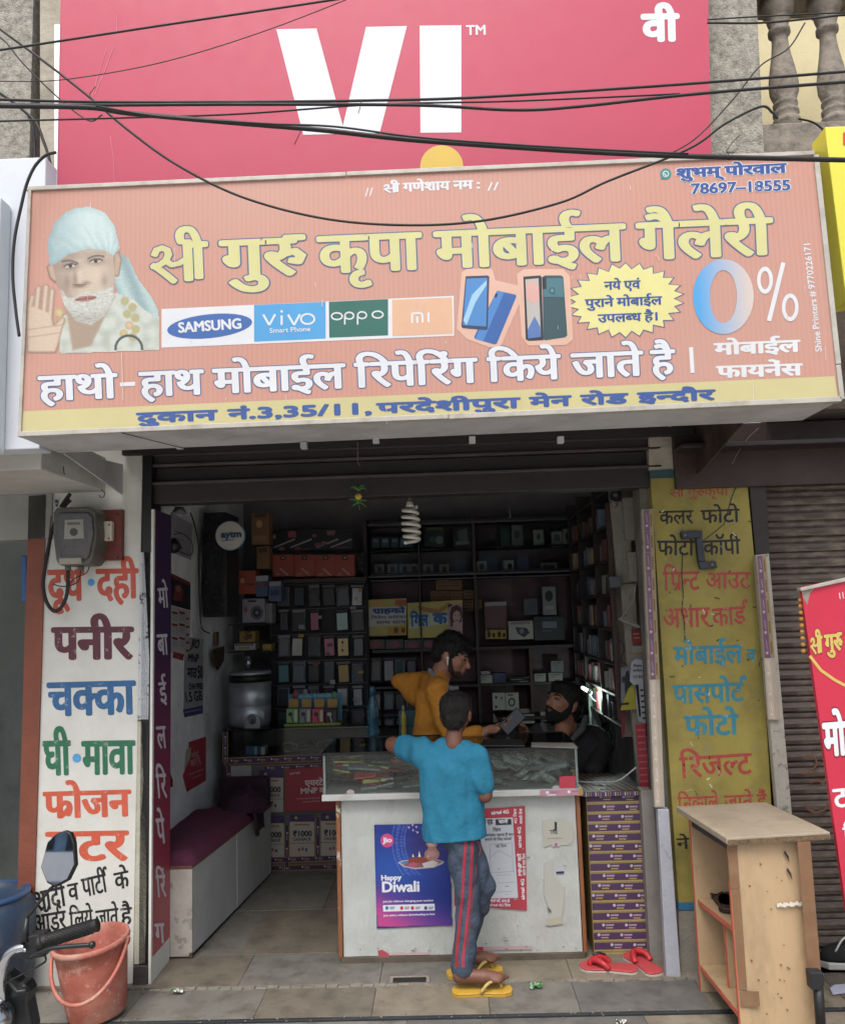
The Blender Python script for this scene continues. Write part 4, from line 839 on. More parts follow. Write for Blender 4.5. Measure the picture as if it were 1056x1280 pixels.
mr.inputs[1].default_value = 1.45; mr.inputs[2].default_value = .25; L.new(tc.outputs['Object'], sx.inputs[0]); L.new(sx.outputs[2], mr.inputs[0]); L.new(mr.outputs[0], mx.inputs[0]); mx.inputs[6].default_value = lin('#3c2a50'); mx.inputs[7].default_value = lin('#a63c4a'); L.new(mx.outputs[2], N['Principled BSDF'].inputs[0]); N['Principled BSDF'].inputs['Roughness'].default_value = .4
vs = thing('vertical_sign', 'tall narrow purple and red strip sign with stacked white Hindi letters inside left jamb', 'sign', (-1.28, .02, 0))
XS = -1.312
zb0 = at(191, 1212, X=XS); zt0 = at(195, 640, X=XS)
obj('panel', MB().box(XS - .004, XS, .01, .24, .105, 2.05), m, vs)
obj('white_foot', MB().box(XS - .003, XS + .001, .008, .235, .0, .103), M_white, vs)
obj('front_edge', MB().box(XS - .010, XS + .001, -.012, .008, .0, 2.05), M_white, vs)
P = lambda x, y, l=0: at(x, y, X=XS + .0008 * (l + 1))
lw = ink('#c9c6cf')
for s, y0, y1, x0, x1 in (('मो', 734, 760, 198.5, 211.5), ('बा', 792, 819, 197.5, 211), ('ई', 842, 878, 200, 210), ('ल', 907, 936, 197, 209), ('रि', 954, 998, 196.5, 209.5), ('पे', 1022, 1055, 197, 208), ('रिं', 1082, 1122, 196.5, 208.5), ('ग', 1154, 1180, 194.5, 207)):
 mb = MB(); text(mb, P, s, (x0, y1), (x1, y1 - 1), y1 - y0 if s not in ('रि', 'रिं', 'ई') else (y1 - y0) * .72, lw, b=(.03, .012)); obj('letter', mb, None, vs)
bk = thing('bucket', 'scuffed red plastic bucket with handle standing before the white pillar', 'bucket', (at(121, 1270, Z=0).x, -.27, 0))
M_bkt = mat('faded red plastic', '#a95f50', .7, var=.3, vs=5, bump=.3, bs=30, dirt='#b08d7c', ds=7, da=.9, dsharp=.12, wear='#c4988a', ws=18, wa=.7)
bc = Vector(bk.location); T = Matrix.Rotation(R(-5), 3, 'Y') @ Matrix.Rotation(R(4), 3, 'X')
prof = [(r_ * .88, z_ * .93) for r_, z_ in ((.0, 0), (.120, 0), (.128, .01), (.140, .12), (.150, .22), (.158, .285), (.168, .29), (.171, .30), (.168, .312), (.160, .314), (.154, .308), (.146, .22), (.136, .12), (.122, .02), (0, .02))]
obj('body', MB().lathe(prof, (bc.x, bc.y, .008), n=48, M=T, cap=False), M_bkt, bk, smooth=True)
hp = []
for i in range(25):
 t = R(200 + 205 * i / 24)   # hangs down over the street side
 ph = math.pi * i / 24
 v = Vector((-.147 * math.cos(ph), -.160 * math.sin(ph) - .01, .265 - .15 * math.sin(ph)))
 hp.append(T @ v + Vector((bc.x, bc.y, .008)))
hm = MB()
for i in range(24): pass
hm.tube(hp, .008, n=6); obj('handle', hm, M_bkt, bk, smooth=True)
for sx_ in (-1, 1): obj('handle_lug', MB().ball(T @ Vector((sx_ * .143, 0, .265)) + Vector((bc.x, bc.y, .008)), (.014, .022, .02), n=10), M_bkt, bk, smooth=True)
dm_ = thing('plastic_drum', 'worn blue plastic drum at the bottom left behind the motorcycle handlebar', 'drum', (-1.985, -.12, 0))
M_bd = mat('scuffed blue plastic', '#25384f', .5, var=.2, vs=6, bump=.2, dirt='#8e8676', ds=4, da=.6, dsharp=.3)
obj('drum_body', MB().lathe([(0, 0), (.17, 0), (.195, .02), (.205, .22), (.200, .37), (.17, .41), (.165, .425), (.15, .425), (.15, .41), (0, .40)], dm_.location, n=36), M_bd, dm_, smooth=True)
obj('rim', MB().tube([Vector((-1.985 + .17 * math.cos(R(t)), -.12 + .17 * math.sin(R(t)), .418)) for t in range(0, 360, 15)], .012, closed=True), mat('bright blue plastic', '#284870', .4, var=.1), dm_, smooth=True)
mc = thing('motorcycle', 'motorcycle handlebar with black grip, lever and mirror at bottom left corner', 'motorcycle', at(10, 1270, Y=-1.5))
M_chr = mat('scratched chrome', '#b9bcc0', .15, var=.05, metal=1); M_rub = mat('black rubber grip', '#101011', .6, var=.15, bump=.15, bs=120); M_plk = mat('black lever metal', '#2a2c2e', .35, var=.1, metal=.5)
Q = lambda x, y, d=0: at(x / 4.8, 1020 + y / 4.8, Y=-1.5 + d)
obj('handlebar', MB().tube(spline([Q(150, 790), (Q(90, 805)), Q(40, 850), Q(12, 920), Q(5, 1020), Q(8, 1120), Q(-30, 1300)], 6), .0112, n=14), M_chr, mc, smooth=True)
gm = MB(); g0, g1 = Q(262, 755), Q(585, 655); 
gm.tube([g0, g0.lerp(g1, .03), g0.lerp(g1, .97), g1], [.0205, .0165, .0165, .0175], n=20); grip = obj('grip', gm, M_rub, mc, smooth=True)
km = MB(); d_ = (g1 - g0); ln = d_.length; d_.normalize(); u_ = d_.cross(Vector((0, 1, 0))).normalized(); w_ = d_.cross(u_)
for i in range(22):
 for j in range(16):
  t = 2 * math.pi * (j + .5 * (i % 2)) / 16; c = g0 + d_ * (.014 + i * (ln - .024) / 22) + (u_ * math.cos(t) + w_ * math.sin(t)) * .0166
  km.ball(c, .0024, n=6)
obj('grip_studs', km, M_rub, mc, kind='stuff')
obj('switch_block', MB().slab([Q(125, 790), Q(165, 720), Q(265, 705), Q(285, 790), Q(268, 850), Q(150, 870)], (0, .04, 0)), M_plk, mc, bevel=.005)
obj('collar', MB().tube([Q(235, 770, -.004), Q(262, 757, -.004)], .021, n=18), M_rub, mc, smooth=True)
obj('lever', MB().tube(spline([Q(200, 850, -.02), Q(300, 800, -.03), Q(400, 785, -.03), Q(540, 775, -.03)], 6), [.007] * 18 + [.006], n=10), M_plk, mc, smooth=True) if False else obj('lever', MB().tube(spline([Q(180, 850, -.02), Q(300, 800, -.03), Q(420, 785, -.03), Q(545, 776, -.03)], 6), .0058, n=10), M_plk, mc, smooth=True)
obj('lever_ball', MB().ball(Q(552, 776, -.03), .0095, n=14), M_plk, mc, smooth=True)
obj('clutch_cable', MB().tube(spline([Q(270, 840), Q(275, 870), Q(245, 895), Q(180, 930), Q(90, 975), Q(20, 1020)], 6), .0025), M_cab, mc, smooth=True)
obj('bolt', MB().ball(Q(150, 808, -.012), .0055, n=10), M_chr, mc, smooth=True)
mpts = [(375, 92), (412, 104), (440, 160), (463, 290), (425, 380), (345, 425), (290, 400), (240, 310), (268, 165), (320, 112)]
mirror_c = Vector((0, 0, 0))
for p in mpts: mirror_c += Q(*p) / len(mpts)
tl = Matrix.Rotation(R(-7), 3, 'Z') @ Matrix.Rotation(R(-10.5), 3, 'X')
def mpt(p, s, d): return mirror_c + tl @ ((Q(*p) - mirror_c) * s + Vector((0, d, 0)))
obj('mirror_shell', MB().slab([mpt(p, 1, 0) for p in mpts], tl @ Vector((0, .018, 0))), M_rub, mc, bevel=.004)
M_mir = bpy.data.materials.new('mirror glass'); M_mir.use_nodes = True; bb = M_mir.node_tree.nodes['Principled BSDF']; bb.inputs['Metallic'].default_value = 1; bb.inputs['Roughness'].default_value = .02; bb.inputs['Base Color'].default_value = (.86, .88, .9, 1)
obj('mirror_glass', MB().poly([mpt(p, .93, -.0015) for p in mpts], M_mir), M_mir, mc)
obj('mirror_stem', MB().tube([Q(330, 415, .012), Q(300, 440, .012), Q(175, 595, .01), Q(160, 620, .008)], .0042, n=10), M_rub, mc, smooth=True)
obj('mirror_boot', MB().tube([Q(163, 612, .008), Q(150, 700, .005), Q(148, 760, 0)], [.005, .0095, .011], n=12), M_plk, mc, smooth=True)
obj('front_cowl', MB().slab([Q(30, 940, .02), Q(110, 1010, .02), Q(150, 1010, .02), Q(175, 1060, .02), Q(165, 1120, .02), Q(200, 1300, .02), Q(20, 1300, .02), Q(15, 1050, .02)], (0, .05, 0)), mat('black cowl plastic', '#121416', .4, var=.2, bump=.1), mc, bevel=.008)
obj('lamp_shell', MB().ball(Q(-5, 1230, -.02), (.034, .05, .045), n=20), M_chr, mc, smooth=True)
obj('indicator_stalk', MB().tube([Q(60, 1000, 0), Q(105, 1060, -.005), Q(160, 1050, -.01)], .006), M_plk, mc, smooth=True)
M_ply = mat('scuffed tan laminate', '#b59a77', .6, var=.09, vs=3, bump=.2, bs=20, dirt='#7d6b4f', ds=4, da=.6, stretch=(1, 1, .4), wear='#8a765a', ws=12, wa=.3)
M_edge = mat('orange edge band', '#c55f44', .5, var=.1, dirt='#8d5a45', ds=10, da=.5); M_tapeb = mat('brown packing tape', '#77583e', .35, var=.1, bump=.1, dirt='#8a7358', ds=9, da=.5); M_top = mat('dusty grey tan top', '#9a8d7a', .8, var=.1, vs=5, bump=.3, bs=50, dirt='#6b604f', ds=3, da=.5)
rk = thing('shoe_rack', 'old open tan wooden shoe rack with grey top standing before the yellow panel', 'shoe rack', (1.24, -.38, 0))
zt_ = at(852, 1013, Y=-.12).z
XA, XB = 1.045, 1.405; YN, YF = -.645, -.12
tN0 = at(908, 1056, Z=zt_); tN1 = at(1038, 1048, Z=zt_); tF0 = at(845, 1015, Z=zt_); tF1 = at(957, 1009.5, Z=zt_)
obj('top', MB().slab([tN0, tN1, tF1, tF0], (0, 0, .022)), M_top, rk, bevel=.003)
obj('frayed_edge', MB().slab([tN0 + Vector((.004, -.002, -.004)), tN1 + Vector((-.004, -.002, -.004)), tN1 + Vector((-.004, .004, -.004)), tN0 + Vector((.004, .004, -.004))], (0, 0, .018)), mat('frayed chipboard', '#6a5640', .9, var=.4, vs=60, bump=.8, bs=120), rk)
XA = tN0.x + .015; XAf = tF0.x + .045
obj('side_panel', MB().slab([(XA, tN0.y + .03, 0), (tN1.x - .06, tN1.y + .03, 0), (tN1.x - .075, tN1.y + .03, zt_ - .001), (XA, tN0.y + .03, zt_ - .001)], (0, .018, 0)), M_ply, rk, bevel=.002)
obj('side_panel', MB().slab([(XAf, tF0.y - .04, 0), (XAf + .36, tF0.y - .04, 0), (XAf + .36, tF0.y - .04, zt_ - .001), (XAf, tF0.y - .04, zt_ - .001)], (0, .018, 0)), M_ply, rk, bevel=.002)
Xb = tF1.x - .03
obj('back_panel', MB().slab([(Xb + .02, tF0.y - .042, .05), (tN1.x - .09, tN0.y + .05, .05), (tN1.x - .09, tN0.y + .05, zt_ - .002), (Xb + .02, tF0.y - .042, zt_ - .002)], (.006, 0, 0)), M_ply, rk)
yn, yf = tN0.y + .049, tF0.y - .041
def shelf(z, i0=0, i1=.0, nm='shelf'):
 return obj(nm, MB().slab([(XA + i0, yn + .004, z), (tN1.x - .11, tN1.y + .052, z), (Xb + .018, yf, z), (XAf + i1, yf, z)], (0, 0, .016)), M_ply, rk, bevel=.002)
zs1 = at(875, 1130, Y=yf).z; zs2 = at(880, 1212, Y=yf).z
shelf(zs1, .05, .012); shelf(zs2, .004, .004)
obj('divider', MB().box(XA + .035, tN1.x - .13, (yn + yf) / 2 - .008, (yn + yf) / 2 + .008, zs2 + .017, zs1 - .001), M_ply, rk)
for z, i0, i1 in ((zs1, .048, .010), (zs2, .002, .002)): obj('edge_band', MB().slab([(XA + i0, yn + .002, z - .001), (XA + i0, yn + .002, z + .017), (XAf + i1, yf - .002, z + .017), (XAf + i1, yf - .002, z - .001)], (-.002, 0, 0)), M_edge, rk)
obj('edge_band', MB().box(XA - .003, XA - .0005, tN0.y + .031, tN0.y + .047, .05, zt_ - .14), M_edge, rk)
obj('edge_band', MB().box(XAf - .003, XAf - .0005, tF0.y - .039, tF0.y - .023, .0, zt_ - .003), M_edge, rk)
obj('divider_edge', MB().box(XA + .031, XA + .0345, (yn + yf) / 2 - .008, (yn + yf) / 2 + .008, zs2 + .017, zs1 - .002), M_edge, rk)
yt = tN0.y + .0275
yp = lambda x: tN0.y + (tN1.y - tN0.y) * (x - XA) / (tN1.x - XA) + .0265
obj('tape_strip', MB().box(XA - .004, XA + .03, yt, yt + .002, zt_ - .16, zt_ - .004), M_tapeb, rk); obj('tape_strip', MB().box(XA + .001, XA + .03, yt, yt + .002, .19, zt_ - .162), M_tapeb, rk)
obj('tape_strip', MB().box(tN1.x - .128, tN1.x - .082, yt, yt + .002, .2, zt_ - .004), M_tapeb, rk); obj('tape_patch', MB().box(XA + .002, XA + .07, yt - .0015, yt, .135, .185), M_tapeb, rk)
pm = MB()
for i in range(14): x = tN1.x - .21 + i * .008; pm.box(x, x + .0085, yp(x) - .001, yp(x) + .003, zt_ - .233 + .003 * math.sin(i * 1.7), zt_ - .222 + .003 * math.sin(i * 2.3))
obj('torn_white_scar', pm, mat('bare white core', '#cfcac0', .9, var=.1), rk)
random.seed(6); pm = MB()
for i in range(22):
 x = random.uniform(XA + .05, tN1.x - .15); yt = yp(x) + .001; z = random.uniform(.1, zt_ - .05); s_0 = random.uniform(.002, .007); pm.poly([(x, yt + .0005, z), (x + s_0, yt + .0005, z + .001), (x + s_0 * .8, yt + .0005, z + s_0), (x - s_0 * .4, yt + .0005, z + s_0 * 1.2)], M_tapeb)
for x, z in ((tN1.x - .165, zt_ - .04), (tN1.x - .16, zt_ - .10)): yt = yp(x); pm.poly([(x, yt + .0006, z), (x + .012, yt + .0006, z - .02), (x + .014, yt + .0006, z - .045), (x + .004, yt + .0006, z - .022), (x - .004, yt + .0006, z - .01)], M_dark)
obj('stains', pm, None, rk, kind='stuff')
obj('hollow_top_rail', MB().slab([(XAf + .004, yf - .002, zt_ - .05), (XA + .03, yn + .002, zt_ - .05), (XA + .03, yn + .002, zt_ - .003), (XAf + .004, yf - .002, zt_ - .003)], (.012, 0, 0)), M_dark, rk)
def slipper(name, label, c, ang, L_, mt, strap_m, sole_m=None, roll=0, hs_=1.0, kind='thong', z=.0, cat='slipper', group=None, strip=None):
 o = thing(name, label, cat, (c[0], c[1], z), group)
 out = [(-.50, .0), (-.48, .12), (-.40, .18), (-.22, .17), (0, .145), (.2, .19), (.36, .20), (.46, .14), (.50, .02), (.47, -.11), (.36, -.175), (.2, -.17), (0, -.135), (-.22, -.17), (-.40, -.17), (-.48, -.11)]
 Mx = Matrix.Translation((c[0], c[1], z)) @ Matrix.Rotation(R(ang), 4, 'Z') @ Matrix.Rotation(R(roll), 4, 'X')
 T_ = lambda x, y, zz: Mx @ Vector((x * L_, y * L_, zz))
 obj('outsole', MB().slab([T_(x, y, .001) for x, y in out], (0, 0, .009)), sole_m or mt, o, bevel=.002)
 obj('footbed', MB().slab([T_(x * .985, y * .97, .0105) for x, y in out], (0, 0, .008)), mt, o, bevel=.003)
 sm = MB()
 if kind != 'band':
  for s_ in (-1, 1):
   pt = spline([T_(-.02, s_ * .15, .02), T_(.06, s_ * .14, .045 * hs_), T_(.17, s_ * .08, .055 * hs_), T_(.28, .01, .045 * hs_), T_(.31, .01, .02)], 5); sm.tube(pt, (.0065 if kind == 'thong' else .013) * L_ / .25, n=8)
 else:
  k = 7; vs = []
  for j in range(k):
   t = math.pi * j / (k - 1); y = -.185 * math.cos(t); h_ = .016 + .045 * math.sin(t)
   vs += [T_(.02, y, h_), T_(.30, y * .95, h_ * .9), T_(.30, y * .92, h_ * .9 - .003), T_(.02, y * .97, h_ - .003)]
  sm.add(vs, [(4 * j + a_, 4 * j + 4 + a_, 4 * j + 4 + (a_ + 1) % 4, 4 * j + (a_ + 1) % 4) for j in range(k - 1) for a_ in range(4)])
 obj('strap', sm, strap_m, o, smooth=True)
 if strip: obj('strap_stripe', MB().tube([T_(.05, -.15, .046), T_(.15, -.10, .058), T_(.25, -.03, .054)], .007, n=6), strip, o, smooth=True)
 return o
M_rs = mat('coral red foam', '#b84448', .6, var=.08, bump=.15, bs=150); M_rstrap = mat('red rubber strap', '#b5282f', .45, var=.05); M_ws = mat('grey white outsole', '#a9a49d', .7, var=.1); M_bl = mat('dark navy stripe', '#26262f', .5)
M_ys = mat('worn yellow foam', '#c19a2e', .6, var=.1, dirt='#8a6d2a', ds=10, da=.4)
c = at(760, 1207, Z=.02); slipper('red_slipper', 'left red slipper with dark strap stripe, toe pointing left, beside the purple striped panel', (c.x, c.y), 168, .25, M_rs, M_rstrap, M_ws, kind='wide', hs_=.8, strip=M_bl, group='red slippers beside the counter')
c = at(803, 1202, Z=.02); slipper('red_slipper', 'right red slipper pointing into the shop at the foot of the guide', (c.x, c.y), 108, .24, M_rs, M_rstrap, M_ws, kind='wide', hs_=.8, group='red slippers beside the counter')
M_brn = mat('dusty brown leather', '#3c2a22', .5, var=.2, bump=.3)
for i, (px, py, a_, lb) in enumerate(((893, 1126, 20, 'dusty dark brown sandal on the upper shelf of the shoe rack, nearer one'), (886, 1121, 32, 'dusty dark brown sandal on the upper shelf of the shoe rack, rear one'))):
 c = at(px, py, Z=zs1 + .03); slipper('brown_sandal', lb, (c.x + .05, c.y), a_ + 60, .25, M_brn, M_brn, mat('dark sole', '#1d1714', .7), kind='thong', hs_=.4, z=zs1 + .018, cat='sandal', group='brown sandals in the rack')
sn = thing('sneaker', 'black sneaker with white trim at the bottom right edge before the shutter', 'shoe', at(1056, 1213, Z=0))
c = at(1058, 1208, Z=0)
def loft(rings):
 mb = MB(); n = len(rings[0]); vs = [p for r_ in rings for p in r_]; mb.add(vs, [(i * n + j, i * n + (j + 1) % n, (i + 1) * n + (j + 1) % n, (i + 1) * n + j) for i in range(len(rings) - 1) for j in range(n)] + [tuple(range(n - 1, -1, -1)), tuple((len(rings) - 1) * n + j for j in range(n))]); return mb
rg = []
for x, w_0, h_0 in ((-.02, .01, .03), (0, .03, .045), (.04, .042, .06), (.09, .045, .075), (.13, .042, .10), (.18, .04, .11), (.25, .038, .10), (.28, .02, .08)):
 rg.append([Vector((c.x - .09 + x, c.y + w_0 * math.cos(R(t)), .03 + max(0, h_0 * math.sin(R(t))))) for t in range(0, 360, 24)])
obj('upper', loft(rg), mat('black mesh fabric', '#17181a', .8, var=.2, bump=.4, bs=200), sn, smooth=True)
obj('sole', MB().slab([(c.x - .115, c.y, 0), (c.x - .09, c.y - .04, 0), (c.x, c.y - .048, 0), (c.x + .2, c.y - .042, 0), (c.x + .2, c.y + .042, 0), (c.x, c.y + .048, 0), (c.x - .09, c.y + .04, 0)], (0, 0, .028)), mat('white sole rubber', '#c2c2be', .5), sn, bevel=.005)
obj('lace', MB().tube(spline([(c.x - .055, c.y - .03, .07), (c.x - .02, c.y - .025, .115), (c.x + .02, c.y, .12), (c.x + .03, c.y + .03, .10)], 5), .004), mat('white lace', '#c9c9c6', .7), sn, smooth=True)
pa = obj('paper_scrap', MB().slab([at(1037, 1236, Z=.004), at(1041, 1244, Z=.004), at(1056, 1242, Z=.004), at(1075, 1236, Z=.004), at(1058, 1231, Z=.004), at(1043, 1232, Z=.004)], (0, 0, .002)), ink('#b9bcd2'), None, origin=at(1050, 1238, Z=0)); tag(pa, 'pale lilac paper scrap on the paving at the right edge', 'paper')
pp = thing('black_post', 'black rubber-capped post at the bottom right beside the shoe rack', 'post', at(1022, 1290, Z=0))
obj('tube', MB().tube([at(1022, 1228, Y=-.66), at(1027, 1300, Y=-.66)], .017, n=14), mat('black rubber post', '#16171a', .5, var=.2, bump=.2), pp, smooth=True)
obj('cap', MB().slab([at(1012, 1216, Y=-.68), at(1029, 1216, Y=-.68), at(1031, 1232, Y=-.68), at(1025, 1240, Y=-.68), at(1014, 1238, Y=-.68)], (0, .04, 0)), mat('black rubber cap', '#1b1c20', .6, var=.2), pp, bevel=.004)
def crumple(name, label, px, py, r, m1, m2, seed, cat='wrapper', z=None):
 random.seed(seed); c = at(px, py, Z=.012); mb = MB(); k = 6; g = []
 for i in range(k):
  for j in range(k): g.append(Vector((c.x + (i / (k - 1) - .5) * 2 * r * 1.3, c.y + (j / (k - 1) - .5) * 1.6 * r, .006 + random.random() * r * .9)))
 for i in range(k - 1):
  for j in range(k - 1): mb.add([g[i * k + j], g[(i + 1) * k + j], g[(i + 1) * k + j + 1], g[i * k + j + 1]], [(0, 1, 2, 3)], m1 if (i + j) % 3 else m2)
 o = obj(name, mb, None, None, origin=(c.x, c.y, 0)); return tag(o, label, cat)
fw, fg = mat('white foil', '#c6c6c2', .3, var=.1), mat('green foil', '#3a6f3a', .35, var=.1)
crumple('snack_wrapper', 'crumpled white and green wrapper on the threshold near the vertical sign', 222, 1239, .018, fw, fg, 2)
crumple('snack_wrapper', 'small bright green wrapper on the paving right of the yellow slippers', 670, 1233, .020, fg, mat('pale green foil', '#86a884', .35), 3)
crumple('snack_wrapper', 'black and silver wrapper corner at the bottom edge below red slippers', 776, 1278, .016, M_black, fw, 5)
random.seed(12); gm = MB()
for i in range(260):
 x = random.uniform(-2, 1.9); y = random.choice([random.gauss(-.055, .012), random.gauss(-.35, .012), random.uniform(-.45, .1)]); s_0 = random.uniform(.001, .0045)
 gm.ball((x, y, .003 + s_0 * .5), (s_0, s_0 * .8, s_0 * .6), n=6)
o = obj('grit', gm, M_concrete, None, kind='stuff'); tag(o, 'grit and crumbs lying along the joints of the paving', 'grit', kind='stuff')
# ================================================================== INSIDE THE SHOP
def pbox(name, label, cat, x0, y0, x1, y1, Y, depth, m, group=None, bev=.002, parts=None, own=False):
 """carton whose front face covers these photograph points on the plane at depth Y"""
 a, c = at(x0, y1, Y=Y), at(x1, y0, Y=Y); z0, z1 = a.z, c.z
 if own or parts:
  t = thing(name, label, cat, ((a.x + c.x) / 2, Y + depth / 2, z0), group)
  bx('carton', a.x, c.x, Y, Y + depth, z0, z1, m, t, bev)
  return t
 o = bx(name, a.x, c.x, Y, Y + depth, z0, z1, m, None, bev, origin=((a.x + c.x) / 2, Y + depth / 2, z0)); return tag(o, label, cat, group)
def onfront(t, Y, items, nm='print'):
 P = plane(Y=Y, step=.0012); mb = MB()
 for it in items:
  if it[0] == 'q': pq(mb, P, it[1], ink(it[2]), it[3] if len(it) > 3 else 0)
  elif it[0] == 'e': pell(mb, P, *it[1], ink(it[2]), it[3] if len(it) > 3 else 0, n=16)
  elif it[0] == 't': text(mb, P, it[1], it[2], it[3], it[4], ink(it[5]), b=it[6] if len(it) > 6 else (.02, .02), n0=it[7] if len(it) > 7 else 1.5)
 return obj(nm, mb, None, t)
M_lam = mat('maroon laminate', '#55303a', .45, var=.15, vs=3, dirt='#1d1114', ds=3, da=.5); M_lam2 = mat('dark wood edge', '#2b2220', .5, var=.2)
M_rail = mat('grey sliding rail', '#55525a', .4, var=.1, metal=.5)
M_blackp = mat('black pegboard', '#17161a', .6, var=.3, vs=8)
def glassm(name, tint=(.92, .97, .95, 1), rough=.02, a=.03):
 if name in _M: return _M[name]
 m = bpy.data.materials.new(name); m.use_nodes = True; N = m.node_tree.nodes; L = m.node_tree.links
 for n in list(N): N.remove(n)
 out = N.new('ShaderNodeOutputMaterial'); tr = N.new('ShaderNodeBsdfTransparent'); gl = N.new('ShaderNodeBsdfGlossy'); mx = N.new('ShaderNodeMixShader'); fr = N.new('ShaderNodeFresnel')
 tr.inputs[0].default_value = tint; gl.inputs['Roughness'].default_value = rough; fr.inputs[0].default_value = 1.5; ad = N.new('ShaderNodeMath'); ad.operation = 'ADD'; ad.inputs[1].default_value = a - .04
 nz = N.new('ShaderNodeTexNoise'); nz.inputs['Scale'].default_value = 9; nz.inputs['Detail'].default_value = 6; df = N.new('ShaderNodeBsdfDiffuse'); df.inputs[0].default_value = (.6, .62, .6, 1); m2 = N.new('ShaderNodeMixShader'); mr = N.new('ShaderNodeMapRange'); mr.inputs[1].default_value = .45; mr.inputs[2].default_value = .8; mr.inputs[4].default_value = .035
 tc = N.new('ShaderNodeTexCoord'); L.new(tc.outputs['Object'], nz.inputs['Vector']); L.new(nz.outputs[0], mr.inputs[0])
 L.new(fr.outputs[0], ad.inputs[0]); L.new(ad.outputs[0], mx.inputs[0]); L.new(tr.outputs[0], mx.inputs[1]); L.new(gl.outputs[0], mx.inputs[2])
 L.new(mr.outputs[0], m2.inputs[0]); L.new(mx.outputs[0], m2.inputs[1]); L.new(df.outputs[0], m2.inputs[2]); L.new(m2.outputs[0], out.inputs[0]); _M[name] = m; return m
M_glass = glassm('dusty showcase glass')
M_gedge = mat('green glass edge', '#54716a', .2, var=.05)
bs = thing('back_shelf', 'dark maroon shelf unit covering the back wall of the shop', 'shelf', (.2, 2.2, 0))
YB0 = 2.05; sx0, sx1 = -.525, 1.0
bx('back_panel', sx0, sx1, 2.33, 2.36, .1, 2.2, M_lam, bs, 0)
for px, w in ((458, .03), (526, .012), (596, .022), (724, .022)):
 x = at(px, 780, Y=YB0).x; bx('upright', x - w / 2, x + w / 2, YB0, 2.33, .1, 2.2, M_lam2, bs, .002)
xr = at(664, 840, Y=YB0).x; bx('upright', xr - .01, xr + .01, YB0 + .002, 2.33, .85, 1.275, mat('brown wood upright', '#4a342c', .6, var=.2), bs, .002)
for z, x0, x1, m, d, h in ((2.16, sx0, sx1, M_lam2, 0, .02), (1.975, sx0, sx1, M_lam2, .04, .010), (1.80, sx0, sx1, M_lam2, 0, .016), (1.765, sx0, sx1, M_rail, -.012, .008), (1.275, sx0, sx1, M_lam2, 0, .022), (1.03, sx0, sx1, M_lam2, 0, .018), (.80, sx0, sx1, M_lam2, 0, .02), (.45, sx0, sx1, M_lam2, 0, .02)):
 bx('shelf_board', x0 + .012, x1 - .012, YB0 + d + .003, 2.33, z, z + h, m, bs, .002)
for z in (2.150, 1.790): bx('sliding_rail', sx0, sx1, YB0 - .015, YB0 + .001, z, z + .012, M_rail, bs, .002)
gp = MB().box(sx0 + .02, .22, YB0 + .010, YB0 + .014, 1.81, 2.15); obj('glass_pane', gp, glassm('dusty shelf glass', a=.03), bs)
gp = MB().box(.24, .98, YB0 + .016, YB0 + .020, 1.81, 2.15); obj('glass_pane', gp, glassm('dusty shelf glass'), bs)
YS = YB0 + .09
cg, cw_, cbl, cbk, cbr = mat('grey carton', '#828286', .6, var=.15), mat('off white carton', '#a8a7a2', .6, var=.1), mat('navy carton', '#27335c', .5, var=.1), mat('glossy black carton', '#17171a', .35, var=.2), mat('brown kraft carton', '#7a5d43', .8, var=.15, bump=.1)
def zbase(z): return z
specs = [  # name, label, x0,y0,x1,y1, mat, print kind
('speaker_box', 'black printed speaker box on the top shelf behind the spiral bulb', 530, 658, 555, 684, cbk, [('q', [(533, 660), (553, 659), (553, 662), (533, 663)], '#6f6d3c'), ('e', (549, 675, 5, 5), '#8b8b8b'), ('e', (540, 674, 3.5, 3.5), '#3b5a60')]),
('speaker_box', 'black speaker box with grey figure on the top shelf', 566, 660, 590, 684, cbk, [('q', [(572, 664), (583, 660), (585, 675), (574, 679)], '#6b6b70'), ('q', [(570, 677), (586, 676), (586, 680), (570, 681)], '#8d8d8a')]),
('camera_box', 'grey camera box with round lens print on the top shelf right part', 640, 656, 653, 683, cg, [('e', (646, 668, 4, 5), '#2b2b30'), ('q', [(642, 658), (651, 658), (651, 661), (642, 661)], '#9a9a98')]),
('teal_box', 'dark teal box beside the camera box on the top shelf', 625, 658, 638, 683, mat('dark teal carton', '#1f3a40', .5), []),
('charger_box', 'white charger box on the top shelf, first right of the camera box', 667, 662, 679, 683, cw_, [('e', (673, 671, 2.5, 4), '#55555a')]),
('charger_box', 'white charger box on the top shelf, second right of the camera box', 690, 664, 702, 683, cw_, [('q', [(692, 668), (700, 668), (700, 676), (692, 676)], '#55555a')]),
('charger_box', 'white charger box at the right end of the top shelf', 704, 661, 714, 682, cw_, [('e', (709, 670, 2.5, 5), '#3d3d42')]),
]
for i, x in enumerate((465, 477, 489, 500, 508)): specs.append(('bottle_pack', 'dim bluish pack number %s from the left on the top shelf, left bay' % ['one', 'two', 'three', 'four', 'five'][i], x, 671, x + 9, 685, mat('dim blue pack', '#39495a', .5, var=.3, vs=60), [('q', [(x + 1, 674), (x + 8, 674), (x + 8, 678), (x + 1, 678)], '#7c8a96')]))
for i, x in enumerate((468, 484, 499, 511, 529, 549)): specs.append(('small_carton', 'small dim cream carton, %s from the left on the second shelf' % ['first', 'second', 'third', 'fourth', 'fifth', 'sixth'][i], x, 705, x + 12, 717, mat('dim cream carton', '#8b7d77' if i < 4 else '#4d434a', .6, var=.2), [('q', [(x + 4, 708), (x + 9, 708), (x + 9, 715), (x + 4, 715)], '#3b3036')]))
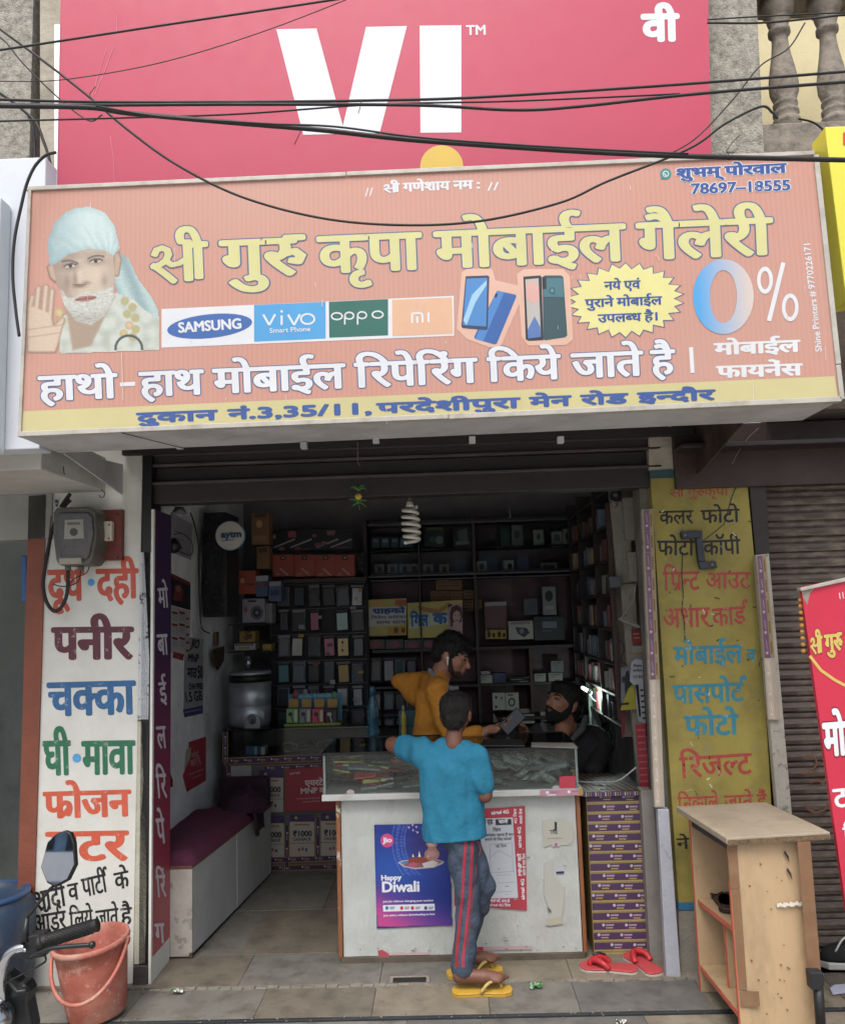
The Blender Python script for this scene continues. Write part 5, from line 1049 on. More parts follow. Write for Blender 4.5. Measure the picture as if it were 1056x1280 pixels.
specs += [('adapter_box', 'white adapter box with black print on the second shelf right bay', 596, 701, 608, 716, cw_, [('e', (602, 708, 3.5, 4), '#2a2a2e')]), ('adapter_box', 'white adapter box in the middle of the second shelf right bay', 630, 700, 642, 716, cw_, [('e', (637, 708, 3, 4), '#2a2a2e')]),
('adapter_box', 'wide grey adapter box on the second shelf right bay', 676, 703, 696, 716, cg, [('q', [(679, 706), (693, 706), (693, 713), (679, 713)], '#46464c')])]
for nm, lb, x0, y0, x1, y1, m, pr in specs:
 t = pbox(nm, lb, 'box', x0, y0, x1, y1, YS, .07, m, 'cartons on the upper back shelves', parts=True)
 onfront(t, YS, pr) if pr else None
for i, (x0, y0, x1, y1) in enumerate(((545, 725, 561, 738), (561.5, 725, 577, 738), (538, 738.5, 547, 752), (547.5, 738.5, 562, 752), (562.5, 738.5, 578, 752), (579, 737, 592, 749), (579, 749.5, 592, 761), (592.5, 749.5, 602, 761))):
 t = pbox('kraft_carton', ['upper left kraft carton of the stack above the yellow posters', 'upper right kraft carton of the stack above the yellow posters', 'narrow kraft carton at the left foot of the stack', 'kraft carton lower left in the stack', 'kraft carton lower right in the stack', 'paler kraft carton right of the stack, upper', 'paler kraft carton right of the stack, lower', 'small kraft carton at the right end of the stack'][i], 'box', x0, y0, x1, y1, YB0 + .11, .1, cbr, 'kraft cartons on the back shelf', parts=True)
 onfront(t, YB0 + .11, [('q', [(x0 + 2, y0 + 3), (x1 - 2, y0 + 3), (x1 - 2, y0 + 4.5), (x0 + 2, y0 + 4.5)], '#4c3828'), ('q', [(x0 + 2, y0 + 6.5), (x1 - 3, y0 + 6.5), (x1 - 3, y0 + 8), (x0 + 2, y0 + 8)], '#4c3828')])
cbx = bx('carton_riser', at(538, 763, Y=YB0 + .11).x, at(603, 763, Y=YB0 + .11).x, YB0 + .10, 2.32, at(560, 765, Y=YB0 + .1).z, at(560, 762, Y=YB0 + .1).z, M_lam2, bs, 0)
def poster(name, label, quad, Y, col, cat='poster', curl=.0):
 t = thing(name, label, cat, at(*quad[0], Y=Y)); obj('paper', MB().slab([at(x, y, Y=Y) for x, y in quad], (0, .003, 0)), ink(col), t); return t
Yp = YB0 + .02
t = poster('yellow_poster', 'left yellow poster with blue Hindi lettering and small sweets on the back shelf', [(460, 750), (508, 748), (508, 794), (460, 795)], Yp, '#a9a15a')
onfront(t, Yp, [('q', [(460, 759), (508, 758), (508, 780), (460, 784)], '#b7bab0', 0), ('q', [(462, 752), (480, 751), (480, 757), (462, 758)], '#c29a45', .2), ('q', [(494, 750), (508, 750), (508, 757), (494, 757)], '#a85a3c', .2), ('t', 'ग्राहकों', (465, 767), (507, 766), 6, '#2a4a8a', (.06, .05)), ('t', 'मिलेगा, मनोरंजन', (464, 774), (508, 773), 3.5, '#4a3a7a', (.02, .02)), ('t', 'साथ साथ', (470, 780.5), (508, 779.5), 4, '#4a3a7a', (.02, .02)), ('q', [(484, 784), (508, 783), (508, 793), (484, 794)], '#a98a35', .3), ('e', (495, 788, 3, 4), '#6b3b1f', .8), ('e', (504, 788, 2.5, 3.5), '#6b3b1f', .8)])
t = poster('yellow_poster', 'right yellow poster with large blue lettering and a woman in pink on the back shelf', [(509, 754), (578, 750), (578, 796), (527, 797.5), (510, 798)], Yp - .004, '#b0a95c')
onfront(t, Yp - .004, [('q', [(512, 768), (560, 766), (560, 780), (512, 786)], '#b3bfb5', 0), ('q', [(522, 757), (548, 762), (560, 753), (566, 756), (548, 768), (524, 763)], '#a0714a', .3), ('t', 'गिल', (513, 783), (536, 782), 14, '#2f62a0', (.05, .05)), ('t', 'क', (541, 780), (560, 779), 13, '#2f62a0', (.05, .05)), ('q', [(560, 756), (578, 754), (578, 790), (560, 790)], '#a58a92', .3), ('q', [(562, 768), (564, 759), (571, 756), (577, 760), (578, 771), (574, 786), (563, 783)], '#4a2b2c', .7), ('e', (571, 771, 5, 7.5), '#b8978e', 1.2), ('q', [(566, 778), (577, 778), (578, 790), (566, 790)], '#b8909a', 1.0), ('e', (569, 769, 1, .7), '#332', 1.6), ('e', (574, 769, 1, .7), '#332', 1.6), ('e', (571.5, 775.5, 2, .7), '#8d3f44', 1.6)])
for j, (y0, row) in enumerate(((784, ((458, 484), (527, 547))), (799, ((458, 481), (482, 504), (505, 527), (528, 545))))):
 for i, (x0, x1) in enumerate(row):
  t = pbox('earphone_pack', 'black pack with dark red oval, %s row, %s from left under the yellow posters' % (['upper', 'lower'][j], ['first', 'second', 'third', 'fourth'][i]), 'box', x0, y0, x1, y0 + 13, YB0 + .03, .05, cbk, 'black packs with red ovals', parts=True)
  onfront(t, YB0 + .03, [('e', ((x0 + x1) / 2, y0 + 7, 7.5, 4), '#7a3c46'), ('q', [(x0 + 2, y0 + 1.5), (x1 - 2, y0 + 1.5), (x1 - 2, y0 + 3), (x0 + 2, y0 + 3)], '#3d3b42')])
t = pbox('pink_carton', 'dusky pink flat box standing in the right bay of the back shelf', 'box', 606, 753, 633, 787, YB0 + .1, .04, mat('dusky pink carton', '#6c4a53', .6, var=.15), own=True); onfront(t, YB0 + .1, [('q', [(606, 753), (633, 752), (633, 757), (606, 758)], '#9c97a0')])
t = pbox('battery_carton', 'small yellow and black patterned carton, left one, in right bay', 'box', 607, 787, 619.5, 799, YB0 + .06, .06, mat('yellow pack', '#a4862c', .5), 'yellow and black cartons', own=True); onfront(t, YB0 + .06, [('e', (611, 793, 2.4, 4), '#1c1a1a'), ('e', (617, 794, 2, 3), '#1c1a1a'), ('q', [(607, 788), (613, 787), (610, 790)], '#1c1a1a')])
t = pbox('battery_carton', 'small yellow and black patterned carton, right one, in right bay', 'box', 620, 787, 632.5, 799, YB0 + .06, .06, mat('yellow pack', '#a4862c', .5), 'yellow and black cartons', own=True); onfront(t, YB0 + .06, [('e', (624, 793, 2.4, 4), '#1c1a1a'), ('e', (630, 794, 2, 3), '#1c1a1a')])
t = pbox('headset_box', 'white box with printed headset beside the yellow black cartons', 'box', 636, 776, 666, 800, YB0 + .05, .08, cw_, own=True); onfront(t, YB0 + .05, [('q', [(638, 778), (662, 777), (662, 780), (638, 781)], '#7c7c84'), ('q', [(644, 784), (658, 785), (662, 791), (655, 797), (647, 792)], '#3a4049', .3), ('e', (652, 789, 3, 3), '#787d86', .8)])
t = pbox('speaker_carton', 'large dark speaker carton with pale label at right of back shelf', 'box', 668, 770, 705, 801, YB0 + .05, .1, mat('charcoal carton', '#26282e', .5, var=.15), own=True); onfront(t, YB0 + .05, [('q', [(678, 777), (696, 777), (696, 785), (678, 785)], '#6c7884'), ('q', [(678, 788), (690, 788), (690, 789.5), (678, 789.5)], '#565b66')])
t = pbox('camera_carton', 'grey carton with round black print above the dark speaker carton', 'box', 679, 733, 694, 769, YB0 + .06, .08, cg, own=True); onfront(t, YB0 + .06, [('e', (686, 745, 5, 7), '#232327'), ('q', [(681, 757), (692, 757), (692, 762), (681, 762)], '#9a9a96')])
t = pbox('glassy_packet', 'clear packet leaning left of the round-print carton', 'packet', 655, 748, 672, 769, YB0 + .08, .03, mat('shiny dark film', '#4b4f55', .15, var=.3), own=True)
for nm, lb, x0, y0, x1, y1, m, z in (('mid_box', 'off white box on the shelf behind the phone in the hand', 600, 844, 615, 857, cw_, 0), ('mid_box', 'small white box stacked on the off white box', 601, 839, 612, 843.5, cw_, 0), ('mid_box', 'navy blue box right of the off white box', 616, 841, 632, 857, cbl, 0),
 ('mid_box', 'white box above the seated man, left', 668, 842, 682, 855, cw_, 0), ('mid_box', 'cream box above the seated man, partly hidden', 686, 841, 703, 855, cw_, 0), ('mid_box', 'grey box with dark picture standing on the cream box', 689, 826, 704, 840.5, cg, 0), ('low_box', 'white wavy printed box behind the hand holding the phone', 648, 893, 668, 905, cw_, 0), ('low_box', 'flat stack of pale papers left of the white wavy box', 606, 897, 622, 904, cw_, 0), ('low_box', 'pale flat box on top of the lower shelf pile', 640, 886, 662, 892, mat('grey flat box', '#7d7a72', .6), 0), ('low_box', 'small pale box at the foot of the right upright', 676, 890, 684, 902, cw_, 0)):
 t = pbox(nm.replace('mid_box', 'white_carton').replace('low_box', 'flat_carton'), lb, 'box', x0, y0, x1, y1, YB0 + .05, .09, m, parts=True); onfront(t, YB0 + .05, [('q', [(x0 + 2, y0 + 2), (x1 - 3, y0 + 2), (x1 - 3, y0 + 3.2), (x0 + 2, y0 + 3.2)], '#5c5c66'), ('q', [(x0 + 2, y0 + 5), ((x0 + x1) / 2, y0 + 5), ((x0 + x1) / 2, y0 + 6), (x0 + 2, y0 + 6)], '#6c6c74')])
random.seed(21)
for i in range(7):
 x = 634 + i * 4.2; o = pbox('flat_phone_cover', 'dark phone cover lying in the pile right of the navy box', 'phone cover', x, 851 - (i % 3) * 2.5, x + 16, 853 - (i % 3) * 2.5, YB0 + .06, .12, random.choice([cbk, cg, cbk]), 'dark phone covers in a pile')
for i, (x0, x1) in enumerate(((616, 631), (632.5, 648))):
 t = pbox('hanging_cable_pack', ['white hanging pack with two small connectors behind the phone', 'white hanging pack with black coiled cable behind the phone'][i], 'packet', x0, 866, x1, 888, YB0 + .03, .012, cw_, 'hanging white packs', own=True); onfront(t, YB0 + .03, [('e', (x0 + 7, 878, 4.5, 5.5), '#26262a'), ('e', (x0 + 7, 878, 2.8, 3.6), '#a8a7a2', .5), ('q', [(x0 + 2, 868), (x0 + 9, 868), (x0 + 9, 870), (x0 + 2, 870)], '#4d4d55')] if i else [('e', (x0 + 4, 872, 1.5, 2), '#26262a'), ('e', (x0 + 4, 884, 1.5, 2), '#26262a'), ('e', (x0 + 11, 873, 1.2, 1.6), '#26262a')])
for i, x in enumerate((614, 622, 634, 642, 655)): 
 p = at(x, 861, Y=YB0 - .01); o = obj('hook', MB().tube([p + Vector((0, .03, .012)), p + Vector((0, 0, .010)), p, p + Vector((0, -.004, -.006)), p + Vector((0, -.012, .002))], .0015, n=6), M_rail, bs)
random.seed(5); FILM = [mat('clear film pack', '#6a7076', .1, var=.5, vs=22, bump=1, bs=30, bd=.03), mat('dark film pack', '#2a2b30', .12, var=.5, vs=22, bump=1, bs=30, bd=.03), cbk, mat('grey card pack', '#4d5258', .4, var=.2)]
def pack(label, cx_, y0, w, h, Y, m, inner, card='#2a2a2e', group='hanging phone cover packs', nm='phone_cover_pack', tilt=0):
 a = at(cx_ - w / 2, y0 + h, Y=Y); c = at(cx_ + w / 2, y0, Y=Y); t = thing(nm, label, 'phone cover', ((a.x + c.x) / 2, Y, c.z), group)
 T = Matrix.Translation(t.location) @ Matrix.Rotation(R(tilt), 4, 'Y') @ Matrix.Rotation(R(random.uniform(-6, 3)), 4, 'X') @ Matrix.Rotation(R(random.uniform(-8, 8)), 4, 'Z')
 W_, H_ = (c.x - a.x) / 2, c.z - a.z
 obj('film', MB().box(-W_, W_, 0, .008, -H_, -.012, None, T), m, t, bevel=.003)
 obj('header_card', MB().box(-W_, W_, -.001, .002, -.016, 0, None, T), ink(card), t)
 if inner: obj('cover', MB().box(-W_ * (.72 + .2 * random.random()), W_ * (.72 + .2 * random.random()), -.006, -.0005, -H_ * .96, -.022, None, T), inner, t, bevel=.003)
 return t
NUM0 = 'one two three four five six seven eight nine ten eleven twelve thirteen fourteen'.split(); ROWN = ['top', 'second', 'third', 'fourth', 'fifth', 'bottom']; COLN = ['first', 'second', 'third', 'fourth', 'fifth', 'sixth']
xs = [354, 373, 392, 411, 428, 447]; ys = [731, 762, 794, 827, 857, 886]
COLR = {(1, 2): ('pink and clear', '#a06078'), (1, 4): ('pale teal', '#a5c2be'), (2, 3): ('dusky pink', '#b06a84'), (2, 4): ('ornate bright cream', '#d9c489'), (3, 4): ('gold', '#a08a4c'), (3, 0): ('dark teal', '#2b6a74'), (3, 1): ('slate blue', '#2e3d4e'), (2, 2): ('dark slate', '#2d323c'), (0, 1): ('grey', '#454a50'), (0, 5): ('clear white', '#b5b8ba'), (4, 4): ('clear white', '#adb0b4'), (4, 5): ('clear grey', '#8f9296'), (2, 1): ('white striped', '#b2b2b0'), (1, 5): ('charcoal', '#34363a'), (2, 0): ('violet grey', '#41434f')}
rk2 = thing('cover_display_wall', 'black display board on the back left wall with rows of hooks', 'display board', (-.86, 2.0, .8)); ax, cx = at(340, 905, Y=1.98), at(457, 724, Y=1.98)
bx('board', ax.x, cx.x, 1.99, 2.03, ax.z - .1, cx.z + .02, M_blackp, rk2, 0)
for j in range(6):
 zz = at(400, ys[j] - 1, Y=1.94).z; obj('rail', MB().box(ax.x, cx.x, 1.94, 1.945, zz, zz + .004), M_rail, rk2)
for j, y in enumerate(ys):
 for i, x in enumerate(xs):
  if (j, i) in ((1, 3),): continue
  cn, ch = COLR.get((j, i), (random.choice(['black', 'charcoal', 'smoky']), random.choice(['#1e1f23', '#34363c', '#50535a', '#2a2c36', '#3d3038'])))
  pack('%s phone cover pack, %s row, %s from left on the display board' % (cn, ROWN[j], COLN[i]), x + random.uniform(-1, 1), y, random.uniform(12, 16), 27 if j != 4 else 26, 1.935, FILM[(i * 7 + j * 3) % 2] if (j, i) not in ((2, 4),) else FILM[2], mat('cover ' + ch, ch, .35, var=.15), random.choice(['#26262a', '#5b5d60', '#3a3a40', '#77797c']), tilt=random.uniform(-3, 3))
  if (j, i) == (2, 4):
   P = plane(Y=1.920, step=.002); mb = MB(); pell(mb, P, 428, 803, 1.5, 1.5, ink('#5a4420')); pell(mb, P, 428, 813, 1.5, 1.5, ink('#5a4420')); pline(mb, P, [(428, 800), (428, 817)], .5, ink('#5a4420')); obj('ornate_print', mb, None, bpy.data.objects[[o.name for o in bpy.data.objects if o.get('label', '').startswith('ornate bright cream')][0]])
random.seed(15)
for i in range(14):
 x = random.uniform(350, 452); y = 735 + i * 11.5; o = pbox('price_slip', 'small pale price slip, number %s from the top, tucked among the hanging phone covers' % NUM0[i], 'slip', x, y, x + random.uniform(3, 7), y + random.uniform(3, 6), 1.912, .002, random.choice([cw_, mat('yellow pack', '#a4862c'), mat('pale lilac carton', '#8f8b96'), mat('dusky pink carton', '#6c4a53')]), 'price slips among the phone covers', bev=0)
for j, y in enumerate((822, 864, 893)):
 for i, x in enumerate((470, 486, 500, 514)):
  pack('%s accessory pack hanging in the %s row behind the mustard-shirted man, %s from left' % (['black', 'clear', 'dark teal', 'grey'][(i + j) % 4], ['upper', 'middle', 'lower'][j], COLN[i]), x, y, 12, [30, 24, 18][j], YB0 + .02, FILM[(i + j) % 2], mat('cover ' + ['#1b1c20', '#77797c', '#1f3e45', '#3a3d42'][(i + j) % 4], ['#1b1c20', '#77797c', '#1f3e45', '#3a3d42'][(i + j) % 4], .3), group='accessory packs behind the mustard man', nm='accessory_pack')
for i, (x0, x1) in enumerate(((341, 367), (368, 394), (394.5, 418), (418.5, 443))):
 t = pbox('orange_carton', '%s of four orange tool cartons on the ledge above the phone covers' % ['leftmost', 'second from left', 'third from left', 'rightmost'][i], 'box', x0, 693, x1, 721, 1.86, .12, mat('orange red carton', '#9c4436', .55, var=.12), 'orange cartons in a row', parts=True)
 onfront(t, 1.86, [('q', [(x0 + 9, 695), (x0 + 16, 695), (x0 + 16, 700), (x0 + 9, 700)], '#2b2022'), ('q', [(x0 + 11, 696.5), (x0 + 14, 696.5), (x0 + 14, 698), (x0 + 11, 698)], '#b9a58f', .4), ('q', [(x0 + 8, 711), (x0 + 10, 710), (x0 + 20, 719), (x0 + 18, 719.5)], '#9d8f88'), ('q', [(x0 + 3, 717), (x0 + 9, 716.8), (x0 + 9, 719), (x0 + 3, 719)], '#8a7770')])
ldg = bx('carton_ledge', at(338, 728, Y=1.84).x, at(458, 722, Y=1.84).x, 1.84, 1.99, at(400, 728, Y=1.84).z, at(400, 722.5, Y=1.84).z, M_lam2, rk2, .003)
t = pbox('tool_poster', 'black board with pink squares and drill pictures above the orange cartons', 'poster', 339, 661, 440, 690, 1.96, .01, mat('black print board', '#121114', .4), own=True)
onfront(t, 1.96, [('q', [(360, 664), (370, 664), (370, 672), (360, 672)], '#8a3f55'), ('q', [(408, 663), (419, 663), (418, 669), (409, 669)], '#7d4a58'), ('e', (393, 669.5, 2.6, 2.6), '#8a3f55'), ('e', (343, 671, 2, 3), '#77777c')] + [('q', [(x, 684), (x + 2, 685), (x + 28, 675), (x + 27, 673)], '#8f8b93') for x in (341, 362, 395, 412)] + [('e', (x, y, 4, 2.5), '#8a4a58') for x, y in ((352, 686), (397, 681), (405, 679), (372, 686))] + [('q', [(370, 686), (387, 685.5), (387, 687), (370, 687.5)], '#7a3a48'), ('q', [(420, 684), (436, 683.5), (436, 685), (420, 685.5)], '#7a3a48')])
t = pbox('dark_pack', 'dark glittering pack hanging right of the orange cartons', 'packet', 446, 690, 455, 716, 1.92, .02, FILM[1], own=True)
ws = thing('wall_shelf', 'black wire shelves in the back left corner carrying small boxes', 'shelf', (-1.25, 1.9, 1.5))
for y in (780, 814): z = at(310, y, Y=1.75).z; bx('shelf_board', at(284, y, Y=1.72).x, at(340, y, Y=1.72).x, 1.72, 2.0, z - .008, z, M_black, ws, .002)
for x in (286, 338): p = at(x, 780, Y=1.99); bx('bracket', p.x - .005, p.x + .005, 1.985, 1.999, p.z - .3, p.z + .3, M_black, ws, 0)
def wbox(nm, lb, x0, y0, x1, y1, m, pr, Y=1.76, d=.12, cat='box'):
 t = pbox(nm, lb, cat, x0, y0, x1, y1, Y, d, m, own=True)
 if pr: onfront(t, Y, pr)
 return t
wbox('orange_box', 'square orange-red box left of the display board', 290, 713, 319.5, 743, mat('orange red carton', '#9c4436', .55), [('e', (295, 737, 2, 2), '#2b2022'), ('q', [(308, 729), (317, 729), (317, 732), (308, 732)], '#5b3030'), ('q', [(300, 724), (304, 722), (306, 728), (301, 729)], '#c08a6c')])
wbox('blue_box', 'blue and red printed box right of the orange-red box', 320, 720, 335, 746, mat('blue print carton', '#4a5b78', .5, var=.15), [('q', [(320, 720), (335, 719.5), (335, 726), (320, 727)], '#a8a8ac'), ('q', [(322, 730), (333, 729), (333, 732), (322, 733)], '#8a3a3a')])
wbox('blue_box', 'second blue printed box overlapping the display board corner', 336, 727, 351, 752, mat('blue print carton', '#4a5b78', .5, var=.15), [('q', [(336, 727), (351, 726.5), (351, 732), (336, 733)], '#8d9098'), ('q', [(338, 738), (349, 737), (349, 744), (338, 745)], '#2c3a5a')], Y=1.72)
wbox('camera_lens_box', 'white box with round camera lens print on the wall shelf', 303, 748, 331, 779, mat('pale lilac carton', '#8f8b96', .5, var=.1), [('e', (321, 766, 8, 9), '#55545c'), ('e', (321, 766, 5, 5.5), '#2a2a30', .4), ('e', (321, 766, 2, 2), '#77808a', .8), ('q', [(310, 750), (320, 750), (320, 753), (310, 753)], '#3a3540'), ('e', (307, 762, 2.5, 4), '#8a5060')])
wbox('carton_stack', 'pale cartons stacked at the right end of the wall shelf', 332, 754, 340, 780, cg, [('q', [(335, 754), (335.6, 754), (335.6, 780), (335, 780)], '#333')])
wbox('gold_box', 'gold box with dark sacred symbol on the lower wall shelf', 299.5, 789, 319, 803, mat('gold carton', '#8a6c2e', .5), [('t', 'ॐ', (304, 801), (315, 801), 10, '#3a2210', (.03, .03))])
wbox('white_tray', 'small white tray box on the lower wall shelf', 293, 804.5, 319, 813.5, cw_, [('q', [(294, 806), (317, 805.5), (317, 807), (294, 807.5)], '#3a3a3e'), ('q', [(298, 809), (312, 808.8), (312, 811), (298, 811)], '#8a7a4a')])
wbox('gold_tin', 'small gold tin at right end of the lower wall shelf', 328, 805, 339, 814, mat('gold tin', '#9a7a2c', .4), None)
wbox('brown_box', 'tall brown carton high on the wall above the wall shelf', 314.5, 641, 336, 681, mat('brown print carton', '#7a5a3a', .6, var=.15), [('e', (324, 655, 4, 5), '#b08a5a'), ('q', [(318, 643), (333, 642), (333, 646), (318, 647)], '#4a3020'), ('q', [(317, 670), (333, 669), (333, 676), (317, 677)], '#8d6c46')])
wbox('brown_box', 'second brown carton under the tall one', 321, 683, 336, 711, mat('brown print carton', '#7a5a3a', .6, var=.15), [('q', [(323, 686), (334, 685), (334, 690), (323, 691)], '#4a3020')])
t = thing('round_sound_box', 'round white sound box disc with blue rim and lettering on left wall', 'sound box', at(289, 670, Y=1.0))
c0 = at(289, 670, Y=1.0); Mr = Matrix.Rotation(R(90), 3, 'X') @ Matrix.Identity(3);  r0 = 18 * dep(1.0)
obj('disc', MB().lathe([(0, 0), (r0, 0), (r0, .035), (r0 * .97, .042), (0, .042)], c0, n=40, M=Mr), mat('white sound disc', '#bdb9b4', .45, var=.05), t, smooth=False, bevel=.004)
obj('rim_ring', MB().tube([c0 + Mr @ Vector((r0 * 1.0 * math.cos(R(a)), r0 * 1.0 * math.sin(R(a)), .012)) for a in range(0, 360, 12)], .0045, closed=True), mat('blue rim', '#2b6a8c', .4), t, smooth=True)
yf_ = c0.y - .05; P = plane(Y=yf_ + .004, step=.001); mb = MB(); text(mb, P, 'aytm', (276, 672), (302, 671), 8, ink('#28506f'), b=(.05, .05), lat=.7); pline(mb, P, [(277, 676), (292, 675)], 1.2, ink('#6b7f8a')); obj('lettering', mb, None, t)
t = thing('black_cabinet', 'tall dark wall cabinet below the round white sound box', 'cabinet', at(270, 775, Y=1.2))
a, c = at(254, 772, Y=1.2), at(283, 640, Y=1.2); bx('body', a.x, c.x, 1.2, 1.5, a.z, c.z, mat('sooty dark cabinet', '#151417', .5, var=.4, vs=6), t, .004); bx('door_panel', a.x + .012, c.x - .012, 1.192, 1.1995, a.z + .02, c.z - .02, mat('dark glossy door', '#1f1d22', .25, var=.5, vs=5), t, .003)
XLw = XL + .002
PX = lambda d: (lambda x, y, l=0: at(x, y, X=XL + d + .0012 * (l + 1)))
def wallpaper(nm, lb, quad, col, items, cat='paper', d=.004, base_l=0):
 t = thing(nm, lb, cat, at(*quad[0], X=XL + d)); P = PX(d); obj('paper', MB().slab([P(x, y, -1) for x, y in quad], (-.0015, 0, 0)), ink(col), t); mb = MB()
 for it in items:
  if it[0] == 'q': pq(mb, P, it[1], ink(it[2]), it[3] if len(it) > 3 else 0)
  elif it[0] == 'e': pell(mb, P, *it[1], ink(it[2]), it[3] if len(it) > 3 else 0, n=14)
  else: text(mb, P, it[1], it[2], it[3], it[4], ink(it[5]), b=it[6] if len(it) > 6 else (.03, .02), n0=1.5, lat=.7)
 if items: obj('print', mb, None, t)
 return t
wallpaper('calendar', 'paper wall calendar with red headings near the purple vertical sign', [(213, 757), (238, 764), (236, 822), (211, 815)], '#a5a3a6', [('q', [(x, y), (x + 7, y + 1.6), (x + 7, y + 4.6), (x, y + 3)], '#8a3438') for x in (215, 224) for y in (764, 779, 796)] + [('q', [(x, y + k), (x + 7, y + k + 1.6), (x + 7, y + k + 2.2), (x, y + k + .6)], '#6d6b72') for x in (215, 224) for y in (768, 783, 800) for k in (1, 3.5, 6)] + [('q', [(232.5, y), (236.5, y + .8), (236.5, y + 3), (232.5, y + 2.2)], '#8a3438') for y in (772, 782, 792, 802, 812)] + [('q', [(217, 815), (230, 818), (229, 826), (216, 822)], '#8f2f38', .3)], 'calendar')
wallpaper('dark_poster', 'dark poster with a red figure above the calendar', [(213, 716), (238, 728), (238, 763), (213, 756)], '#1d1c26', [('q', [(213, 716), (238, 728), (238, 733), (213, 721)], '#6a2a34'), ('q', [(218, 733), (224, 731), (229, 738), (228, 752), (217, 750)], '#6d2a2c'), ('e', (223, 736, 3.5, 4.5), '#8a5a48', .5)], 'poster')
wallpaper('pale_notice', 'pale paper notice high on the left wall by the shutter', [(214, 640), (240, 655), (239, 700), (214, 690)], '#8f8e96', [('q', [(218, 663), (228, 666), (228, 667), (218, 664)], '#55555e'), ('q', [(218, 672), (230, 675), (230, 676), (218, 673)], '#55555e'), ('q', [(218, 682), (230, 685), (230, 686), (218, 683)], '#55555e')])
wallpaper('handwritten_notice', 'handwritten black marker notice with free data offer on the left wall', [(231, 796), (254, 799), (254, 882), (230, 887)], '#8d8f96', [('t', 'JIO', (238, 809), (248, 811), 11, '#1a1a1c', (.02, .02)), ('t', 'MNP', (235, 827), (248, 828), 10, '#1a1a1c', (.02, .02)), ('t', 'मात्र', (234, 847), (246, 847), 12, '#1a1a1c', (.02, .02)), ('t', '50', (247, 848), (253.5, 848), 16, '#1a1a1c', (.02, .02)), ('t', 'CHA FREE', (236, 862), (254, 861), 7, '#1a1a1c', (.03, .03)), ('t', '1.5 GB', (233, 878), (253.5, 875), 12, '#1a1a1c', (.02, .02))], 'notice')
wallpaper('blue_strip', 'narrow dark blue paper strip under the handwritten notice', [(229, 887), (254, 882), (253.5, 892), (231, 897)], '#2b3a66', [('q', [(231, 890), (252, 886), (252, 887.5), (231, 891.5)], '#6f7fa8')])
wallpaper('torn_red_poster', 'torn crimson poster with faint white lettering on the left wall above the bench', [(236, 928), (257.5, 921), (257.5, 976), (234, 990), (229, 970), (237, 945)], '#9a2d3c', [('q', [(233, 938), (239, 934), (238, 948), (231, 962)], '#a59a8a', .3), ('t', 'सपोर्ट', (240, 948), (250, 945), 6, '#c58a8f', (.02, .02)), ('t', 'आए है', (239, 959), (252, 954), 8, '#c58a8f', (.02, .02)), ('q', [(237, 968), (254, 961), (254, 962), (237, 969)], '#c58a8f'), ('q', [(240, 973), (252, 968), (252, 969), (240, 974)], '#c58a8f')], 'poster')
wallpaper('red_scrap', 'small torn dark red scrap low on left wall beside the vertical sign', [(211, 962), (216, 975), (216, 984), (211, 984)], '#7a2430', [], 'paper')
o = obj('key_bunch', MB().box(0, .012, -.03, .03, -.09, 0, None, Matrix.Translation(at(270, 790, X=XL + .02))), mat('brown leather pouch', '#5a4028', .6, var=.3, bump=.4), None, bevel=.006, origin=at(270, 790, X=XL + .02)); tag(o, 'brown hanging pouch with keys beside the wall shelf', 'pouch')
o = obj('dried_leaves', MB().slab([at(x, y, X=XL + .03) for x, y in [(265, 812), (279, 808), (278, 826), (271, 838), (266, 830)]], (.01, 0, 0)), mat('dried brown leaves', '#3a2c24', .8, var=.4, vs=40, bump=.6), None, origin=at(270, 812, X=XL + .03)); tag(o, 'dried brown leaf bundle hanging below the brown pouch', 'leaf bundle')
for lb, pts, r in (('black wall wire running down from the clip lamp', [(238, 641), (243, 655), (248, 680), (248, 700), (250, 760), (252, 785), (262, 792)], .004), ('pale wire hanging straight on left wall', [(252, 690), (250, 740), (251, 790), (252, 825)], .0022), ('looped wire round the small black fan', [(217, 668), (228, 667), (239, 677), (241, 690), (236, 694), (226, 690)], .0025), ('diagonal wire from the cabinet to the calendar', [(268, 665), (260, 690), (256, 720), (254, 770)], .0018)):
 o = obj('wall_wire', MB().tube(spline([at(x, y, X=XL + .03) for x, y in pts], 6), r, n=6), M_cab if 'pale' not in lb else mat('pale wire', '#8d8c90', .6), None, smooth=True, origin=at(*pts[0], X=XL + .03)); tag(o, lb, 'wire')
t = thing('clip_lamp', 'small round clip lamp with pale rim at the top left of the opening', 'lamp', at(222, 646, Y=.25)); c0 = at(224, 641, Y=.25)
obj('shade', MB().lathe([(.006, .03), (.02, .028), (.036, 0), (.034, 0), (.018, .025), (.004, .027)], c0, n=24, cap=False), M_rail, t, smooth=True); obj('rim', MB().tube([c0 + Vector((.036 * math.cos(R(a)), .036 * math.sin(R(a)), 0)) for a in range(0, 360, 15)], .003, closed=True), mat('pale chrome rim', '#8f8f93', .3, metal=.6), t, smooth=True)
t = thing('small_fan', 'small black round fan clamped behind the left jamb', 'fan', at(215, 684, Y=.33)); c0 = at(215, 683, Y=.33)
obj('motor', MB().lathe([(0, -.03), (.022, -.028), (.036, -.01), (.04, .01), (.03, .035), (0, .04)], c0, n=20, M=Matrix.Rotation(R(60), 3, 'Y')), M_black, t, smooth=True); obj('arm', MB().tube([c0, c0 + Vector((-.03, .02, .05)), c0 + Vector((-.045, .03, .12))], .007), M_black, t, smooth=True)
